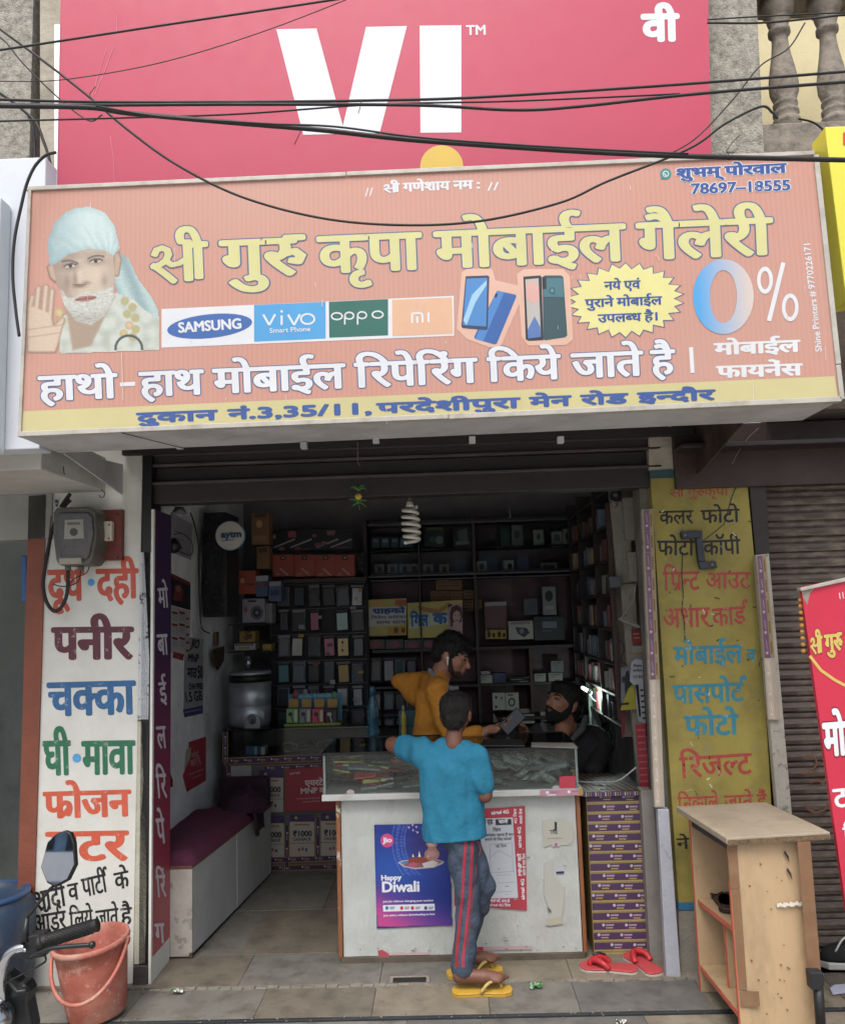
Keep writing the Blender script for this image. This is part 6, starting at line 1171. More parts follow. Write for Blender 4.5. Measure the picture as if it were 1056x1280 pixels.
M_cush = mat('maroon bench cloth', '#5c2440', .85, var=.2, vs=40, bump=.5, bs=160, dirt='#3a1730', ds=4, da=.5); M_benchw = mat('white laminate bench', '#b8b9bb', .5, var=.05, bump=.06, bs=6, dirt='#8c8b86', ds=2, da=.4)
bn = thing('bench', 'long white laminate bench with maroon cushion along the left wall', 'bench', (-1.35, .8, 0))
F0, F1, F2 = (-1.212, .25), (-1.155, .86), (-1.098, 1.47)
M_worn = mat('peeling white end panel', '#b9b5ac', .7, var=.1, bump=.2, dirt='#8f8574', ds=4, da=.6, wear='#6b6358', ws=10, wa=.5)
obj('end_panel', MB().slab([(-1.45, .25, .012), (F0[0], .25, .012), (F0[0], .25, .40), (-1.45, .25, .40)], (0, .018, 0)), M_worn, bn, bevel=.002)
obj('front_panel', MB().slab([(F0[0], .269, .02), (F1[0] - .001, .86, .02), (F1[0] - .001, .86, .40), (F0[0], .269, .40)], (-.018, 0, 0)), M_benchw, bn, bevel=.002)
obj('front_panel', MB().slab([(F1[0] + .001, .866, .02), (F2[0], 1.47, .02), (F2[0], 1.47, .40), (F1[0] + .001, .866, .40)], (-.018, 0, 0)), M_benchw, bn, bevel=.002)
obj('base_gap', MB().slab([(F0[0] - .01, .27, .0), (F2[0] - .01, 1.46, 0), (F2[0] - .01, 1.46, .02), (F0[0] - .01, .27, .02)], (-.1, 0, 0)), M_black, bn)
obj('wood_rail', MB().slab([(-1.46, .244, .401), (F0[0] + .004, .244, .401), (F2[0] + .004, 1.47, .401), (-1.46, 1.47, .401)], (0, 0, .012)), mat('brown wood rail', '#6a4630', .6, var=.2), bn, bevel=.002)
cm = MB(); nu, nv = 10, 40
def cp(i, j):
 u, v = i / nu, j / nv; y = .246 + v * 1.0; xr_ = F0[0] + (F2[0] - F0[0]) * v * .82 + .006; x = -1.465 + (xr_ + 1.465) * u
 e = min(1, (1 - u) * 9, ) ; z = .413 + .052 * (1 - (1 - min(1, (1 - u) * 5)) ** 3) * min(1, v * 14 + .35) * min(1, (1 - v) * 12 + .3) + .004 * noise.noise((x * 14, y * 9, 0)); return (x, y, z)
vs_ = [cp(i, j) for j in range(nv + 1) for i in range(nu + 1)]; cm.add(vs_, [(j * (nu + 1) + i, j * (nu + 1) + i + 1, (j + 1) * (nu + 1) + i + 1, (j + 1) * (nu + 1) + i) for j in range(nv) for i in range(nu)])
cm.add([Vector(v) for v in ([cp(i, 0) for i in range(nu + 1)] + [(cp(i, 0)[0], .246, .413) for i in range(nu + 1)])], [(i + nu + 1, i + nu + 2, i + 1, i) for i in range(nu)])
obj('cushion', cm, M_cush, bn, smooth=True)
obj('corner_cap', MB().box(F0[0] - .012, F0[0] + .002, .245, .262, .0, .03), mat('brown corner cap', '#5a4538', .6), bn)
obj('handle', MB().ball((F1[0] - .01, .80, .03), .008, n=10), cw_, bn)
ct = thing('backrest_cushion', 'dark maroon upright cushion at the far end of the bench', 'cushion', (-1.25, 1.4, .42)); a, c = at(276, 1000, Y=1.42), at(338, 969, Y=1.42)
bx('cushion', a.x, c.x, 1.36, 1.43, .42, c.z, mat('dark maroon cloth', '#2a1524', .9, var=.2, bump=.5, bs=60), ct, .02)
hm_ = MB(); random.seed(9)
NN = 22
def hp_(i, j):
 u, v = i / NN * 2 - 1, j / NN * 2 - 1; r_ = math.hypot(u, v); h = max(0, 1 - r_ ** 2) ** .7; x = -1.19 + u * .13; y = 1.22 + v * .15
 return (x + .02 * noise.noise((u * 3, v * 3, 7)), y, .455 + h * (.10 + .06 * noise.noise((u * 2.4, v * 2.4, 3))) + .012 * noise.noise((u * 9, v * 9, 1)))
hm_.add([hp_(i, j) for j in range(NN + 1) for i in range(NN + 1)], [(j * (NN + 1) + i, j * (NN + 1) + i + 1, (j + 1) * (NN + 1) + i + 1, (j + 1) * (NN + 1) + i) for j in range(NN) for i in range(NN)])
o = obj('cloth_heap', hm_, mat('dark plum cloth', '#2e1828', .95, var=.25, bump=.6, bs=40), None, smooth=True, origin=(-1.19, 1.22, .455)); tag(o, 'dark plum cloth heaped on the far end of the bench', 'cloth')
cm2 = MB(); 
def fl_(i, j):
 u, v = i / 10, j / 14; return (-1.118 + .012 * math.sin(u * 9) + .02 * v, 1.06 + u * .2 + .01 * math.sin(v * 5), .47 - v * .13 + .01 * math.sin(u * 14 + v * 3))
cm2.add([fl_(i, j) for j in range(15) for i in range(11)], [(j * 11 + i, j * 11 + i + 1, (j + 1) * 11 + i + 1, (j + 1) * 11 + i) for j in range(14) for i in range(10)])
o = obj('hanging_cloth', cm2, mat('dark plum cloth', '#2e1828'), None, smooth=True, origin=(-1.11, 1.15, .47)); so = o.modifiers.new('thick', 'SOLIDIFY'); so.thickness = .004; tag(o, 'end of the plum cloth hanging down over the bench edge', 'cloth')
Yc = 1.5
ic = thing('inner_counter', 'low glass showcase counter with purple printed borders at the back left', 'counter', (-.95, 1.7, 0)); xa, xb = at(285, 913, Y=Yc).x, .30
zT, zS = at(360, 910, Y=Yc).z, at(360, 946, Y=Yc).z; zS2 = at(360, 955, Y=Yc).z
bx('top_glass', xa - .03, xb, Yc - .01, 1.93, zT - .012, zT, mat('black glass top', '#0e1112', .08, var=.1), ic, .002)
bx('shelf_board', xa, xb, Yc + .002, 1.93, zS2, zS, M_lam2, ic, .002)
obj('front_glass', MB().box(xa + .03, xb, Yc, Yc + .004, zS + .001, zT - .013), glassm('dusty inner glass', a=.015), ic)
bx('back_board', xa, xb, 1.92, 1.94, .02, zT - .013, M_lam2, ic, 0); bx('base', xa, xb, Yc + .006, 1.90, .0, zS2 - .001, mat('dim base board', '#55524e', .6, var=.1), ic, 0)
bx('end_board', xa - .028, xa, Yc + .002, 1.93, 0, zT - .013, M_lam2, ic, 0)
P = plane(Y=Yc, step=.0008); tm = MB()
def hstrip(x0, y0, x1, y1, h, n, l=0, dark='#332347'):
 pq(tm, P, [(x0, y0), (x1, y1), (x1, y1 + h), (x0, y0 + h)], ink('#8a6a3a'), l); pq(tm, P, [(x0, y0 + 1.2), (x1, y1 + 1.2), (x1, y1 + h - 1.2), (x0, y0 + h - 1.2)], ink(dark), l + .3)
 for i in range(n):
  t = (i + .5) / n; x, y = x0 + (x1 - x0) * t, y0 + (y1 - y0) * t + h / 2; pell(tm, P, x - 4, y - .6, 1.1, 1.1, ink('#b9b2b8'), l + .6, n=8); pq(tm, P, [(x - 2, y - 1), (x + 5, y - 1), (x + 5, y + .2), (x - 2, y + .2)], ink('#8a8298'), l + .6); pq(tm, P, [(x - 1, y + 1.2), (x + 4, y + 1.2), (x + 4, y + 2.2), (x - 1, y + 2.2)], ink('#8a6a3a'), l + .6)
def vstrip(x0, y0, y1, w, n, l=0):
 pq(tm, P, [(x0, y0), (x0 + w, y0), (x0 + w, y1), (x0, y1)], ink('#8a6a3a'), l); pq(tm, P, [(x0 + 1.2, y0), (x0 + w - 1.2, y0), (x0 + w - 1.2, y1), (x0 + 1.2, y1)], ink('#332347'), l + .3)
 for i in range(n): y = y0 + (y1 - y0) * (i + .5) / n; pell(tm, P, x0 + w / 2, y, 1.2, 1.2, ink('#b9b2b8'), l + .6, n=8); pq(tm, P, [(x0 + w / 2 - .5, y + 2), (x0 + w / 2 + .5, y + 2), (x0 + w / 2 + .5, y + 9), (x0 + w / 2 - .5, y + 9)], ink('#8a8298'), l + .6)
hstrip(285, 947.5, 402, 943, 9, 7); vstrip(278, 915, 955, 7, 3, .1); hstrip(330, 957, 402, 954, 8, 4, .15); vstrip(355.5, 1032, 1071, 6.5, 2); vstrip(394, 1022, 1071, 6.5, 2); hstrip(340, 1072, 424, 1069, 7.5, 5, .2); hstrip(340, 1082, 424, 1080, 7.5, 3, .2); vstrip(283, 957, 1000, 6, 2, .1); vstrip(355.5, 1078, 1094, 6.5, 1, 1)
obj('printed_tape', tm, None, ic, kind='stuff')
def card(lb, x0, y0, x1, y1, cut=False):
 t = thing('cashback_card', lb, 'poster', at(x0, y1, Y=Yc - .006), 'cashback cards on the inner counter'); Yq = Yc - .006
 obj('card', MB().slab([at(x0, y0, Y=Yq), at(x1, y0 - .5, Y=Yq), at(x1, y1 - .5, Y=Yq), at(x0, y1, Y=Yq)], (0, .003, 0)), ink('#a49f96'), t); w = x1 - x0; h = y1 - y0
 onfront(t, Yq, [('q', [(x0, y0), (x1, y0 - .5), (x1, y0 + h * .18), (x0, y0 + h * .18)], '#3b2a52'), ('e', (x0 + 8, y0 + h * .09, 2, 2), '#9a8a5a', .4), ('q', [(x0 + 6, y0 + h * .23), (x1 - 6, y0 + h * .23), (x1 - 6, y0 + h * .27), (x0 + 6, y0 + h * .27)], '#8a6d35'), ('t', '₹1000', (x0 + 4, y0 + h * .53), (x1 - 3, y0 + h * .52), 7, '#26242a', (.04, .03)), ('t', 'CASHBACK', (x0 + 4, y0 + h * .63), (x1 - 4, y0 + h * .62), 3.6, '#3a383e', (.03, .03)), ('q', [(x0, y0 + h * .68), (x1, y0 + h * .67), (x1, y0 + h * .69), (x0, y0 + h * .70)], '#8a6d35'), ('e', (x0 + w * .38, y0 + h * .84, 1.6, 2.2), '#8a4a48'), ('e', (x0 + w * .52, y0 + h * .82, 1.6, 2.2), '#8a4a48'), ('e', (x0 + w * .67, y0 + h * .84, 1.6, 2.2), '#3f4f6a')])
card('cashback card with rupee lettering between two purple strips, lower middle', 362, 1018, 393, 1071); card('cashback card with rupee lettering at lower right, cut by the white counter', 401, 1017, 432, 1070); card('cashback card with rupee lettering at lower left behind the bench', 325, 1020, 355, 1072); card('cashback card with rupee lettering at upper left beside the cloth', 324, 963, 354, 1016)
t = poster('airtime_poster', 'crimson poster with white Hindi and MNP lettering on the inner counter', [(357, 962), (424, 957), (424, 1013), (356, 1015)], Yc - .009, '#8c2633')
onfront(t, Yc - .009, [('t', 'airtel', (362, 969), (375, 967.5), 3.5, '#b58f93', (.03, .03)), ('t', 'एयरटेल', (381, 983), (412, 981), 7, '#c9b9b9', (.04, .03)), ('t', 'MNP करें', (376, 992.5), (412, 990.5), 6.5, '#c9b9b9', (.03, .03)), ('q', [(370, 998), (400, 997), (400, 998.5), (370, 999.5)], '#a0676d'), ('q', [(378, 1002), (400, 1001), (400, 1002.5), (378, 1003.5)], '#a0676d')])
t = poster('blank_sheet', 'blank pale sheet on the left front of the inner counter', [(289, 958), (314, 957), (314, 985), (289, 986)], Yc - .004, '#8f9192', 'sheet')
wbox('phone_box', 'small blue phone box inside the inner showcase', 307, 933, 325, 945.5, mat('blue phone carton', '#324a74', .4), [('q', [(318, 933.5), (321, 933.5), (321, 945), (318, 945)], '#8f969f')], Y=Yc + .1, d=.08)
wbox('phone_box', 'small white box beside the blue phone box in the showcase', 326, 934, 331, 945.5, cw_, None, Y=Yc + .1, d=.08)
for i, (cx_, cy_, rx) in enumerate(((362, 934, 10), (378, 930, 13), (410, 931, 14), (426, 932, 10))):
 p = [at(cx_ + rx * math.cos(R(a)), cy_ + 6 * math.sin(R(a)), Y=Yc + .12 + .05 * math.sin(R(a))) for a in range(0, 360, 20)]
 o = obj('coiled_cable', MB().tube(p, .007 if i % 2 else .005, closed=True), M_cab if i % 2 else mat('grey cable coil', '#4b4e52', .4), None, smooth=True, origin=p[0]); tag(o, ['black cable coil in the inner showcase, leftmost', 'large grey cable coil in the inner showcase', 'large black cable coil in the inner showcase', 'grey cable coil at the right in the inner showcase'][i], 'cable coil')
wc = thing('water_cooler', 'grey steel water cooler with tap standing on the inner counter', 'water cooler', at(313, 912, Y=1.66)); c0 = Vector((at(313, 900, Y=1.66).x, 1.66, zT + .002)); rr = 25.5 * dep(1.66); M_steel = mat('brushed dull steel', '#a3a9b2', .4, var=.1, vs=3, metal=.7, stretch=(1, 1, .1)); h0 = at(313, 838, Y=1.66).z - c0.z
obj('body', MB().lathe([(rr * .93, 0), (rr * .93, .01), (rr, .02), (rr, h0 * .36), (rr * .985, h0 * .365), (rr, h0 * .37), (rr, h0 * .80)], c0, n=40), M_steel, wc, smooth=True)
obj('lid_band', MB().lathe([(rr * 1.01, h0 * .80), (rr * 1.01, h0 * .93)], c0, n=40), M_black, wc, smooth=True); obj('lid', MB().lathe([(rr * 1.02, h0 * .93), (rr * 1.02, h0 * .97), (rr * .9, h0), (0, h0 * 1.01)], c0, n=40), M_steel, wc, smooth=True)
pn = plane(Y=1.66 - rr - .003, step=.002); mb = MB(); P_ = [(304 + 20 * 0, 0)]
tp = thing; tx = at(315, 902, Y=1.63 - rr); tm2 = MB().slab([at(x, y, Y=1.66 - rr - .01) for x, y in ((305, 911), (305, 902), (308, 896), (312, 893), (317, 893), (322, 896), (325, 902), (325, 911))], (0, .03, 0)); obj('tap_plate', tm2, mat('pale steel tap plate', '#84888e', .35, metal=.6), wc, bevel=.003)
obj('tap_ring', MB().tube([at(315 + 4.5 * math.cos(R(a)), 900 + 5 * math.sin(R(a)), Y=1.66 - rr - .014) for a in range(0, 360, 24)], .003, closed=True), M_rail, wc, smooth=True); obj('tap', MB().tube([at(315, 900, Y=1.66 - rr - .01), at(315, 900, Y=1.66 - rr - .05), at(315, 905, Y=1.66 - rr - .055)], .009), M_rail, wc, smooth=True)
sj = obj('steel_tumbler', MB().lathe([(.018, 0), (.021, .085), (.02, .085), (.017, .003)], (at(310, 830, Y=1.66).x, 1.66, c0.z + h0 * 1.012), n=20), mat('bright steel', '#a0a6ae', .2, metal=.9), None, smooth=True, origin=(at(310, 830, Y=1.66).x, 1.66, c0.z + h0)); tag(sj, 'slim steel tumbler standing on the water cooler lid', 'tumbler')
ed = thing('earphone_display', 'counter display box with four coloured earphone cards and yellow-green front edge', 'display box', at(392, 911, Y=1.56)); a, c = at(355, 911, Y=1.54), at(426, 868, Y=1.60)
bx('base_tray', a.x, c.x, 1.54, 1.66, zT + .001, at(390, 904.5, Y=1.54).z, mat('yellow green card', '#7d8f3c', .5), ed, .002)
bx('back_card', at(360, 868, Y=1.66).x, at(427, 868, Y=1.66).x, 1.66, 1.665, zT + .002, at(390, 867, Y=1.66).z, mat('sky blue card', '#3f7c9a', .5, var=.15, vs=30), ed, .001)
mb = MB(); text(mb, plane(Y=1.66, step=.001), 'smile friends', (373, 873), (414, 871), 4.5, ink('#7db0c0'), b=(.05, .04)); obj('lettering', mb, None, ed)
for i, (x, col, cn) in enumerate(((358, '#6f9a66', 'green'), (374, '#7b7b82', 'grey'), (390, '#b0495c', 'pink'), (406.5, '#1f1f22', 'black'))):
 t = pbox('earphone_card', '%s earphone card standing in the counter display box' % cn, 'packet', x, 886, x + 14.5, 904, 1.555 + .002, .03, ink(col), 'earphone cards in the display box', own=True)
 onfront(t, 1.557, [('e', (x + 5, 893, 3, 2.5), '#26262a' if i != 3 else '#a8a8a8'), ('q', [(x + 5, 894), (x + 6.5, 894), (x + 9, 903), (x + 7.5, 903)], '#26262a' if i != 3 else '#a8a8a8'), ('q', [(x + 10, 888), (x + 13, 888), (x + 13, 902), (x + 10, 902)], '#a9bba0' if i != 3 else '#3a3a40', .2)])
 bx('cap_card', at(x + 3, 878, Y=1.60).x, at(x + 15, 878, Y=1.60).x, 1.60, 1.605, at(x, 885, Y=1.6).z, at(x, 874, Y=1.6).z, mat('ochre card', '#a07c34', .5), ed, .001); bx('inner_card', at(x + 4, 878, Y=1.61).x, at(x + 14, 878, Y=1.61).x, 1.61, 1.63, zT + .01, at(x, 880, Y=1.61).z, mat('brown dark card', '#3a2a28', .5), ed, .001)
for x, col in ((369, '#a0484a'), (418, '#5f9a6a')): obj('badge', MB().ball(at(x, 869, Y=1.655), (.018, .006, .022), n=14), ink(col), ed, smooth=True)
def bottle(nm, lb, cx_, y0, y1, Y, r, m, capm, prof=None):
 b0_ = at(cx_, y1, Y=Y); H_ = at(cx_, y0, Y=Y).z - b0_.z; t = thing(nm, lb, 'bottle', b0_); obj('body', MB().lathe([(r * .9, 0), (r, .006), (r, H_ * .28), (r * .86, H_ * .34), (r, H_ * .4), (r, H_ * .66), (r * .45, H_ * .82), (r * .4, H_ * .86)], b0_, n=20), m, t, smooth=True); obj('cap', MB().lathe([(r * .5, H_ * .86), (r * .5, H_ * .97), (r * .35, H_)], b0_, n=16), capm, t, smooth=True); return t
bottle('water_bottle', 'tall blue ribbed water bottle standing on the counter behind the glass case', 467, 858, 934, .95, .033, mat('blue translucent plastic', '#1f4c60', .25, var=.2, vs=30, bump=.5, bs=30), mat('blue cap', '#235a72', .4))
bottle('spray_bottle', 'yellow liquid bottle with white tip before the teal box', 505, 882, 922, .95, .014, mat('yellow liquid', '#a59a36', .3), mat('white nozzle', '#a5a59a', .4))
wbox('teal_box', 'teal plastic box behind the yellow liquid bottle', 499, 888, 524, 922, mat('teal plastic', '#2c5a66', .4, var=.1), [('q', [(499, 907), (524, 906), (524, 908), (499, 909)], '#1c3a44')], Y=1.0, d=.1)
FC = thing('front_counter', 'white plastic-wrapped counter with brown wood edges and glass showcase on top', 'counter', (0, .35, 0))
M_wrap = mat('wrinkled white plastic wrap', '#bcc1be', .35, var=.05, vs=3, bump=.9, bs=7, dirt='#9e9b90', ds=2.4, da=.35, stretch=(1.4, 1, .7), bd=.02); M_brw = mat('chipped brown edge wood', '#8a5633', .6, var=.15, bump=.2, wear='#c9c5bb', ws=10, wa=.9)
x0, x1 = -.505, .556; yF = .17; zL0, zL1 = .715, .742
nx, nz_ = 60, 40; wm = MB(); vs_ = []
for j in range(nz_ + 1):
 for i in range(nx + 1):
  x = x0 + (x1 - x0) * i / nx; z = .03 + (zL0 - .031) * j / nz_; vs_.append((x, yF - .004 + .0035 * noise.noise((x * 7 + z * 4, z * 9, 1)) + .002 * abs(noise.noise((x * 18 - z * 10, z * 14, 4))), z))
wm.add(vs_, [(j * (nx + 1) + i, j * (nx + 1) + i + 1, (j + 1) * (nx + 1) + i + 1, (j + 1) * (nx + 1) + i) for j in range(nz_) for i in range(nx)])
obj('wrapped_front', wm, M_wrap, FC, smooth=True)
bx('body', x0 + .002, x1 - .002, yF + .004, .60, .03, zL0 - .001, mat('counter carcass', '#7d7468', .7, var=.1), FC, 0)
bx('bottom_rail', x0 - .01, x1 + .01, yF - .012, yF + .02, 0, .029, mat('dirty bottom rail', '#5f564a', .8, var=.2, bump=.3, dirt='#3b342b', ds=10, da=.6), FC, .003)
bx('corner_trim', x0 - .022, x0 - .003, yF - .014, yF + .012, .0295, zL0 - .001, M_brw, FC, .002); bx('corner_trim', x1 + .003, x1 + .020, yF - .014, yF + .012, .0295, zL0 - .001, M_brw, FC, .002)
bx('side_panel', x0 - .012, x0 + .001, yF + .0125, .60, 0, zL0 - .001, mat('dim wrapped side', '#8b8780', .6, var=.1), FC, .002)
bx('ledge', at(402, 995, Y=.11).x, .586, .11, .62, zL0, zL1, mat('taped white ledge', '#c3c5c4', .4, var=.05, bump=.15, bs=20, dirt='#8f8c85', ds=6, da=.4), FC, .003)
gz0, gz1 = zL1 + .001, .915; gx0, gx1 = -.578, .572; gy0, gy1 = .13, .58
obj('front_glass', MB().box(gx0, gx1, gy0, gy0 + .004, gz0, gz1), M_glass, FC); obj('side_glass', MB().box(gx0, gx0 + .004, gy0 + .005, gy1, gz0, gz1), M_glass, FC); obj('side_glass', MB().box(gx1 - .004, gx1, gy0 + .005, gy1, gz0, gz1), M_glass, FC); obj('back_glass', MB().box(gx0, gx1, gy1 + .001, gy1 + .005, gz0, gz1), M_glass, FC)
obj('top_glass', MB().box(gx0 - .006, gx1 + .006, gy0 - .004, gy1 + .01, gz1 + .001, gz1 + .009), glassm('smeared top glass', tint=(.8, .86, .85, 1), a=.04), FC)
for x in (gx0, -.30 if False else gx0 + .62, gx1 - .012): obj('metal_edge', MB().box(x, x + .010, gy0 - .002, gy0 - .0005, gz0, gz1), mat('grey bright edge', '#7f8a88', .3, metal=.4), FC)
obj('front_top_edge', MB().box(gx0, gx1, gy0 - .006, gy0 - .001, gz1 - .003, gz1 + .010), M_black, FC); obj('back_edge', MB().box(gx0, gx1, gy1 + .006, gy1 + .014, gz1 - .02, gz1 + .012), M_black, FC)
bx('glass_divider', .18, .186, gy0 + .02, gy1 - .05, gz0, gz0 + .10, mat('grey green divider', '#7d8a84', .3), FC, .001)
Pc = plane(Y=yF - .0105, step=.0008)
def cposter(nm, lb, quad, col, cat='poster'):
 t = thing(nm, lb, cat, at(*quad[-1], Y=yF - .0105)); obj('paper', MB().slab([Pc(x, y, -1) for x, y in quad], (0, .002, 0)), ink(col), t); return t
jio = cposter('festival_poster', 'blue and purple Happy Diwali poster with printed lamps on the white counter front', [(467.5, 1031.5), (561, 1030), (564, 1157), (471, 1161)], '#22357a')
def jfn(x, y):
 u = (x - 468 - (y - 1031) * .025) / 94; v = (y - 1031 + (x - 468) * .02) / 129
 if u < .005 or u > .995 or v < .005 or v > .992: return None
 c = mixc3((32, 48, 132), (38, 82, 168), max(0, math.exp(-((u - .25) / .5) ** 2 - ((v - .42) / .25) ** 2))); c = mixc3(c, (120, 66, 150), sst(.55, 1.0, v + (.5 - u) * .35)); c = mixc3(c, (190, 74, 140), sst(.78, 1.12, v + (.4 - u) * .5)); c = mixc3(c, (56, 40, 104), math.exp(-((u - .72) / .3) ** 2 - ((v - .22) / .16) ** 2) * .8)
 n_ = noise.noise((u * 3, v * 14, 2)); c = mixc3(c, (60, 110, 190), max(0, n_) * .35 * (1 - v))
 ra = math.hypot(u - .95, (v - .18) * 1.35)
 for r_, w in ((.56, .008), (.60, .014), (.66, .02), (.72, .008)):
  if v < .5 and abs(ra - r_) < w: c = mixc3(c, (104, 128, 214), .55 if int(math.atan2(v - .18, u - .95) * 40) % 2 or w < .01 else .2)
 return c
softprint('printed_sky', Pc, 467.5, 1029, 565, 1162, 90, 120, jfn, jio, l=.3, shear=(0, 0))
mb = MB(); WH = ink('#dfe3ea'); q = lambda pts, c, l: pq(mb, Pc, [(460 + x / 8.533, 1020 + y / 8.533) for x, y in pts], ink(c), l)
pell(mb, Pc, 460 + 203 / 8.533, 1020 + 265 / 8.533, 8.2, 8.6, ink('#cf4a86'), 1.0)
text(mb, Pc, 'Jio', (478, 1053.5), (490, 1053), 6, WH, b=(.05, .04), n0=1.6); text(mb, Pc, 'Happy', (476.5, 1101), (502, 1100), 6.5, WH, b=(.045, .03), n0=1.2); text(mb, Pc, 'Diwali', (477.5, 1115.5), (524.5, 1114.5), 13, WH, b=(.04, .03), n0=1.2)
text(mb, Pc, 'Join Jio without changing your number', (478.5, 1128.5), (542, 1127), 2.4, WH, b=(.03, .03), n0=1.2); pq(mb, Pc, [(478.5, 1132), (543, 1130), (543.5, 1138.5), (479, 1140)], WH, 1.0)
for x, c_ in ((483.5, '#2f7ab0'), (502, '#c0404a'), (515.5, '#b04060'), (532, '#4a5a8a')): pell(mb, Pc, x, 1135.5, 2.2, 2.4, ink(c_), 1.6, n=14); pq(mb, Pc, [(x + 3.5, 1134), (x + 10, 1133.8), (x + 10, 1134.9), (x + 3.5, 1135.1)], ink('#5a6fa0'), 1.6); pq(mb, Pc, [(x + 3.5, 1136), (x + 9, 1135.8), (x + 9, 1136.9), (x + 3.5, 1137.1)], ink('#5a6fa0'), 1.6)
text(mb, Pc, 'Just select without downloading to lose', (479, 1146), (543.5, 1144), 2.4, WH, b=(.03, .03), n0=1.2)
q([(315, 500), (360, 478), (430, 470), (600, 450), (760, 470), (812, 490), (800, 512), (700, 555), (500, 572), (380, 548)], '#b9a9b0', 1.2); q([(350, 500), (430, 480), (600, 462), (760, 480), (790, 492), (690, 540), (500, 556), (390, 536)], '#8a5a62', 1.5)
q([(425, 470), (470, 440), (620, 440), (650, 480), (600, 505), (440, 505)], '#8c4238', 1.8); q([(575, 510), (690, 475), (750, 500), (700, 550), (600, 556)], '#c9c3c0', 1.9); q([(430, 520), (480, 495), (540, 515), (500, 550), (440, 548)], '#b5567a', 1.9); q([(340, 500), (400, 480), (420, 505), (380, 525)], '#3f86b5', 1.9)
q([(470, 440), (478, 405), (490, 440)], '#e6e0d0', 2.2); q([(535, 440), (545, 375), (562, 438)], '#e9e4d6', 2.2); q([(632, 440), (642, 400), (652, 440)], '#e6d9c0', 2.2)
q([(615, 300), (640, 268), (670, 262), (715, 280), (738, 310), (720, 340), (765, 400), (750, 450), (700, 478), (640, 475), (600, 440), (605, 390), (645, 345)], '#a87d70', 2.1); q([(635, 300), (665, 285), (710, 300), (700, 330), (650, 330)], '#c9a595', 2.5); q([(630, 385), (700, 375), (740, 410), (690, 440), (640, 435)], '#b98d90', 2.5)
for x, y in ((435, 125), (475, 100), (515, 120), (480, 155), (528, 178), (590, 195), (640, 205), (700, 190)): pell(mb, Pc, 460 + x / 8.533, 1020 + y / 8.533, 1.1, 1.4, ink('#c9b5d6'), 1.6, n=8)
obj('print', mb, None, jio)
nt_ = cposter('red_bordered_notice', 'white form notice with red airtel 4G border partly behind the boy', [(566, 1014), (656, 1008), (658.5, 1138.5), (600, 1134), (568, 1133)], '#b03a48', 'notice')
mb = MB(); q = lambda pts, c, l: pq(mb, Pc, [(590 + x / 6.097, 1000 + y / 6.097) for x, y in pts], ink(c), l)
q([(-100, 150), (310, 135), (350, 748), (-90, 760)], '#c3c8cf', .5); text(mb, Pc, 'airtel 4G', (614, 1018.5), (636, 1017), 4.5, WH, b=(.04, .03), n0=.8)
q([(178, 150), (298, 147), (300, 190), (180, 195)], '#2a2c30', .9); text(mb, Pc, 'खाली', (623, 1029.5), (635, 1029), 4, WH, b=(.03, .03), n0=1.4); text(mb, Pc, 'ने एड', (604, 1031), (616, 1030.5), 6, ink('#2a2c30'), b=(.04, .03), n0=1)
text(mb, Pc, 'सिम', (616, 1040), (626, 1039.5), 4, ink('#3a3c42'), b=(.03, .03), n0=1); text(mb, Pc, 'आपका पहला है बार', (606, 1046), (642, 1045), 3.2, ink('#3a3c42'), b=(.03, .02), n0=1); text(mb, Pc, 'बनाने के लिए संपर्क', (606, 1051.5), (640, 1050.5), 3.2, ink('#3a3c42'), b=(.03, .02), n0=1); text(mb, Pc, 'नई सिम', (619, 1060), (633, 1059.5), 3.5, ink('#4a4c52'), b=(.02, .02), n0=1)
for pts in ([(135, 340), (305, 330), (310, 550)], [(140, 440), (200, 385), (300, 440)], [(140, 560), (330, 545)], [(190, 575), (300, 573)], [(190, 635), (330, 630)], [(180, 705), (300, 700)], [(135, 340), (140, 560)]): pline(mb, Pc, [(590 + x / 6.097, 1000 + y / 6.097) for x, y in pts], .5, ink('#8d929a'), 1.0)
for s, y0, y1, px in (('airtel 4G', 1060, 1034, 651.5), ('airtel 4G', 1125, 1099, 655.5), ('MNP करें', 1095, 1067, 652)): text(mb, Pc, s, (px, y0), (px - .6, y1), 4.2, WH, b=(.03, .03), n0=.8)
for s, y0, y1, px in (('आज से नया सिम', 1095, 1067, 657), ('सबसे तेज', 1030, 1011, 653), ('4G सिम', 1030, 1011, 646)): text(mb, Pc, s, (px, y0), (px - .6, y1), 3.2, WH, b=(.02, .02), n0=.8)
text(mb, Pc, 'MNP करें, आज ही', (612, 1128), (637, 1128.5), 3.4, WH, b=(.03, .02), n0=.8); text(mb, Pc, 'airtel 4G सिम', (612, 1133), (638, 1134), 3.2, WH, b=(.02, .02), n0=.8)
obj('print', mb, None, nt_)
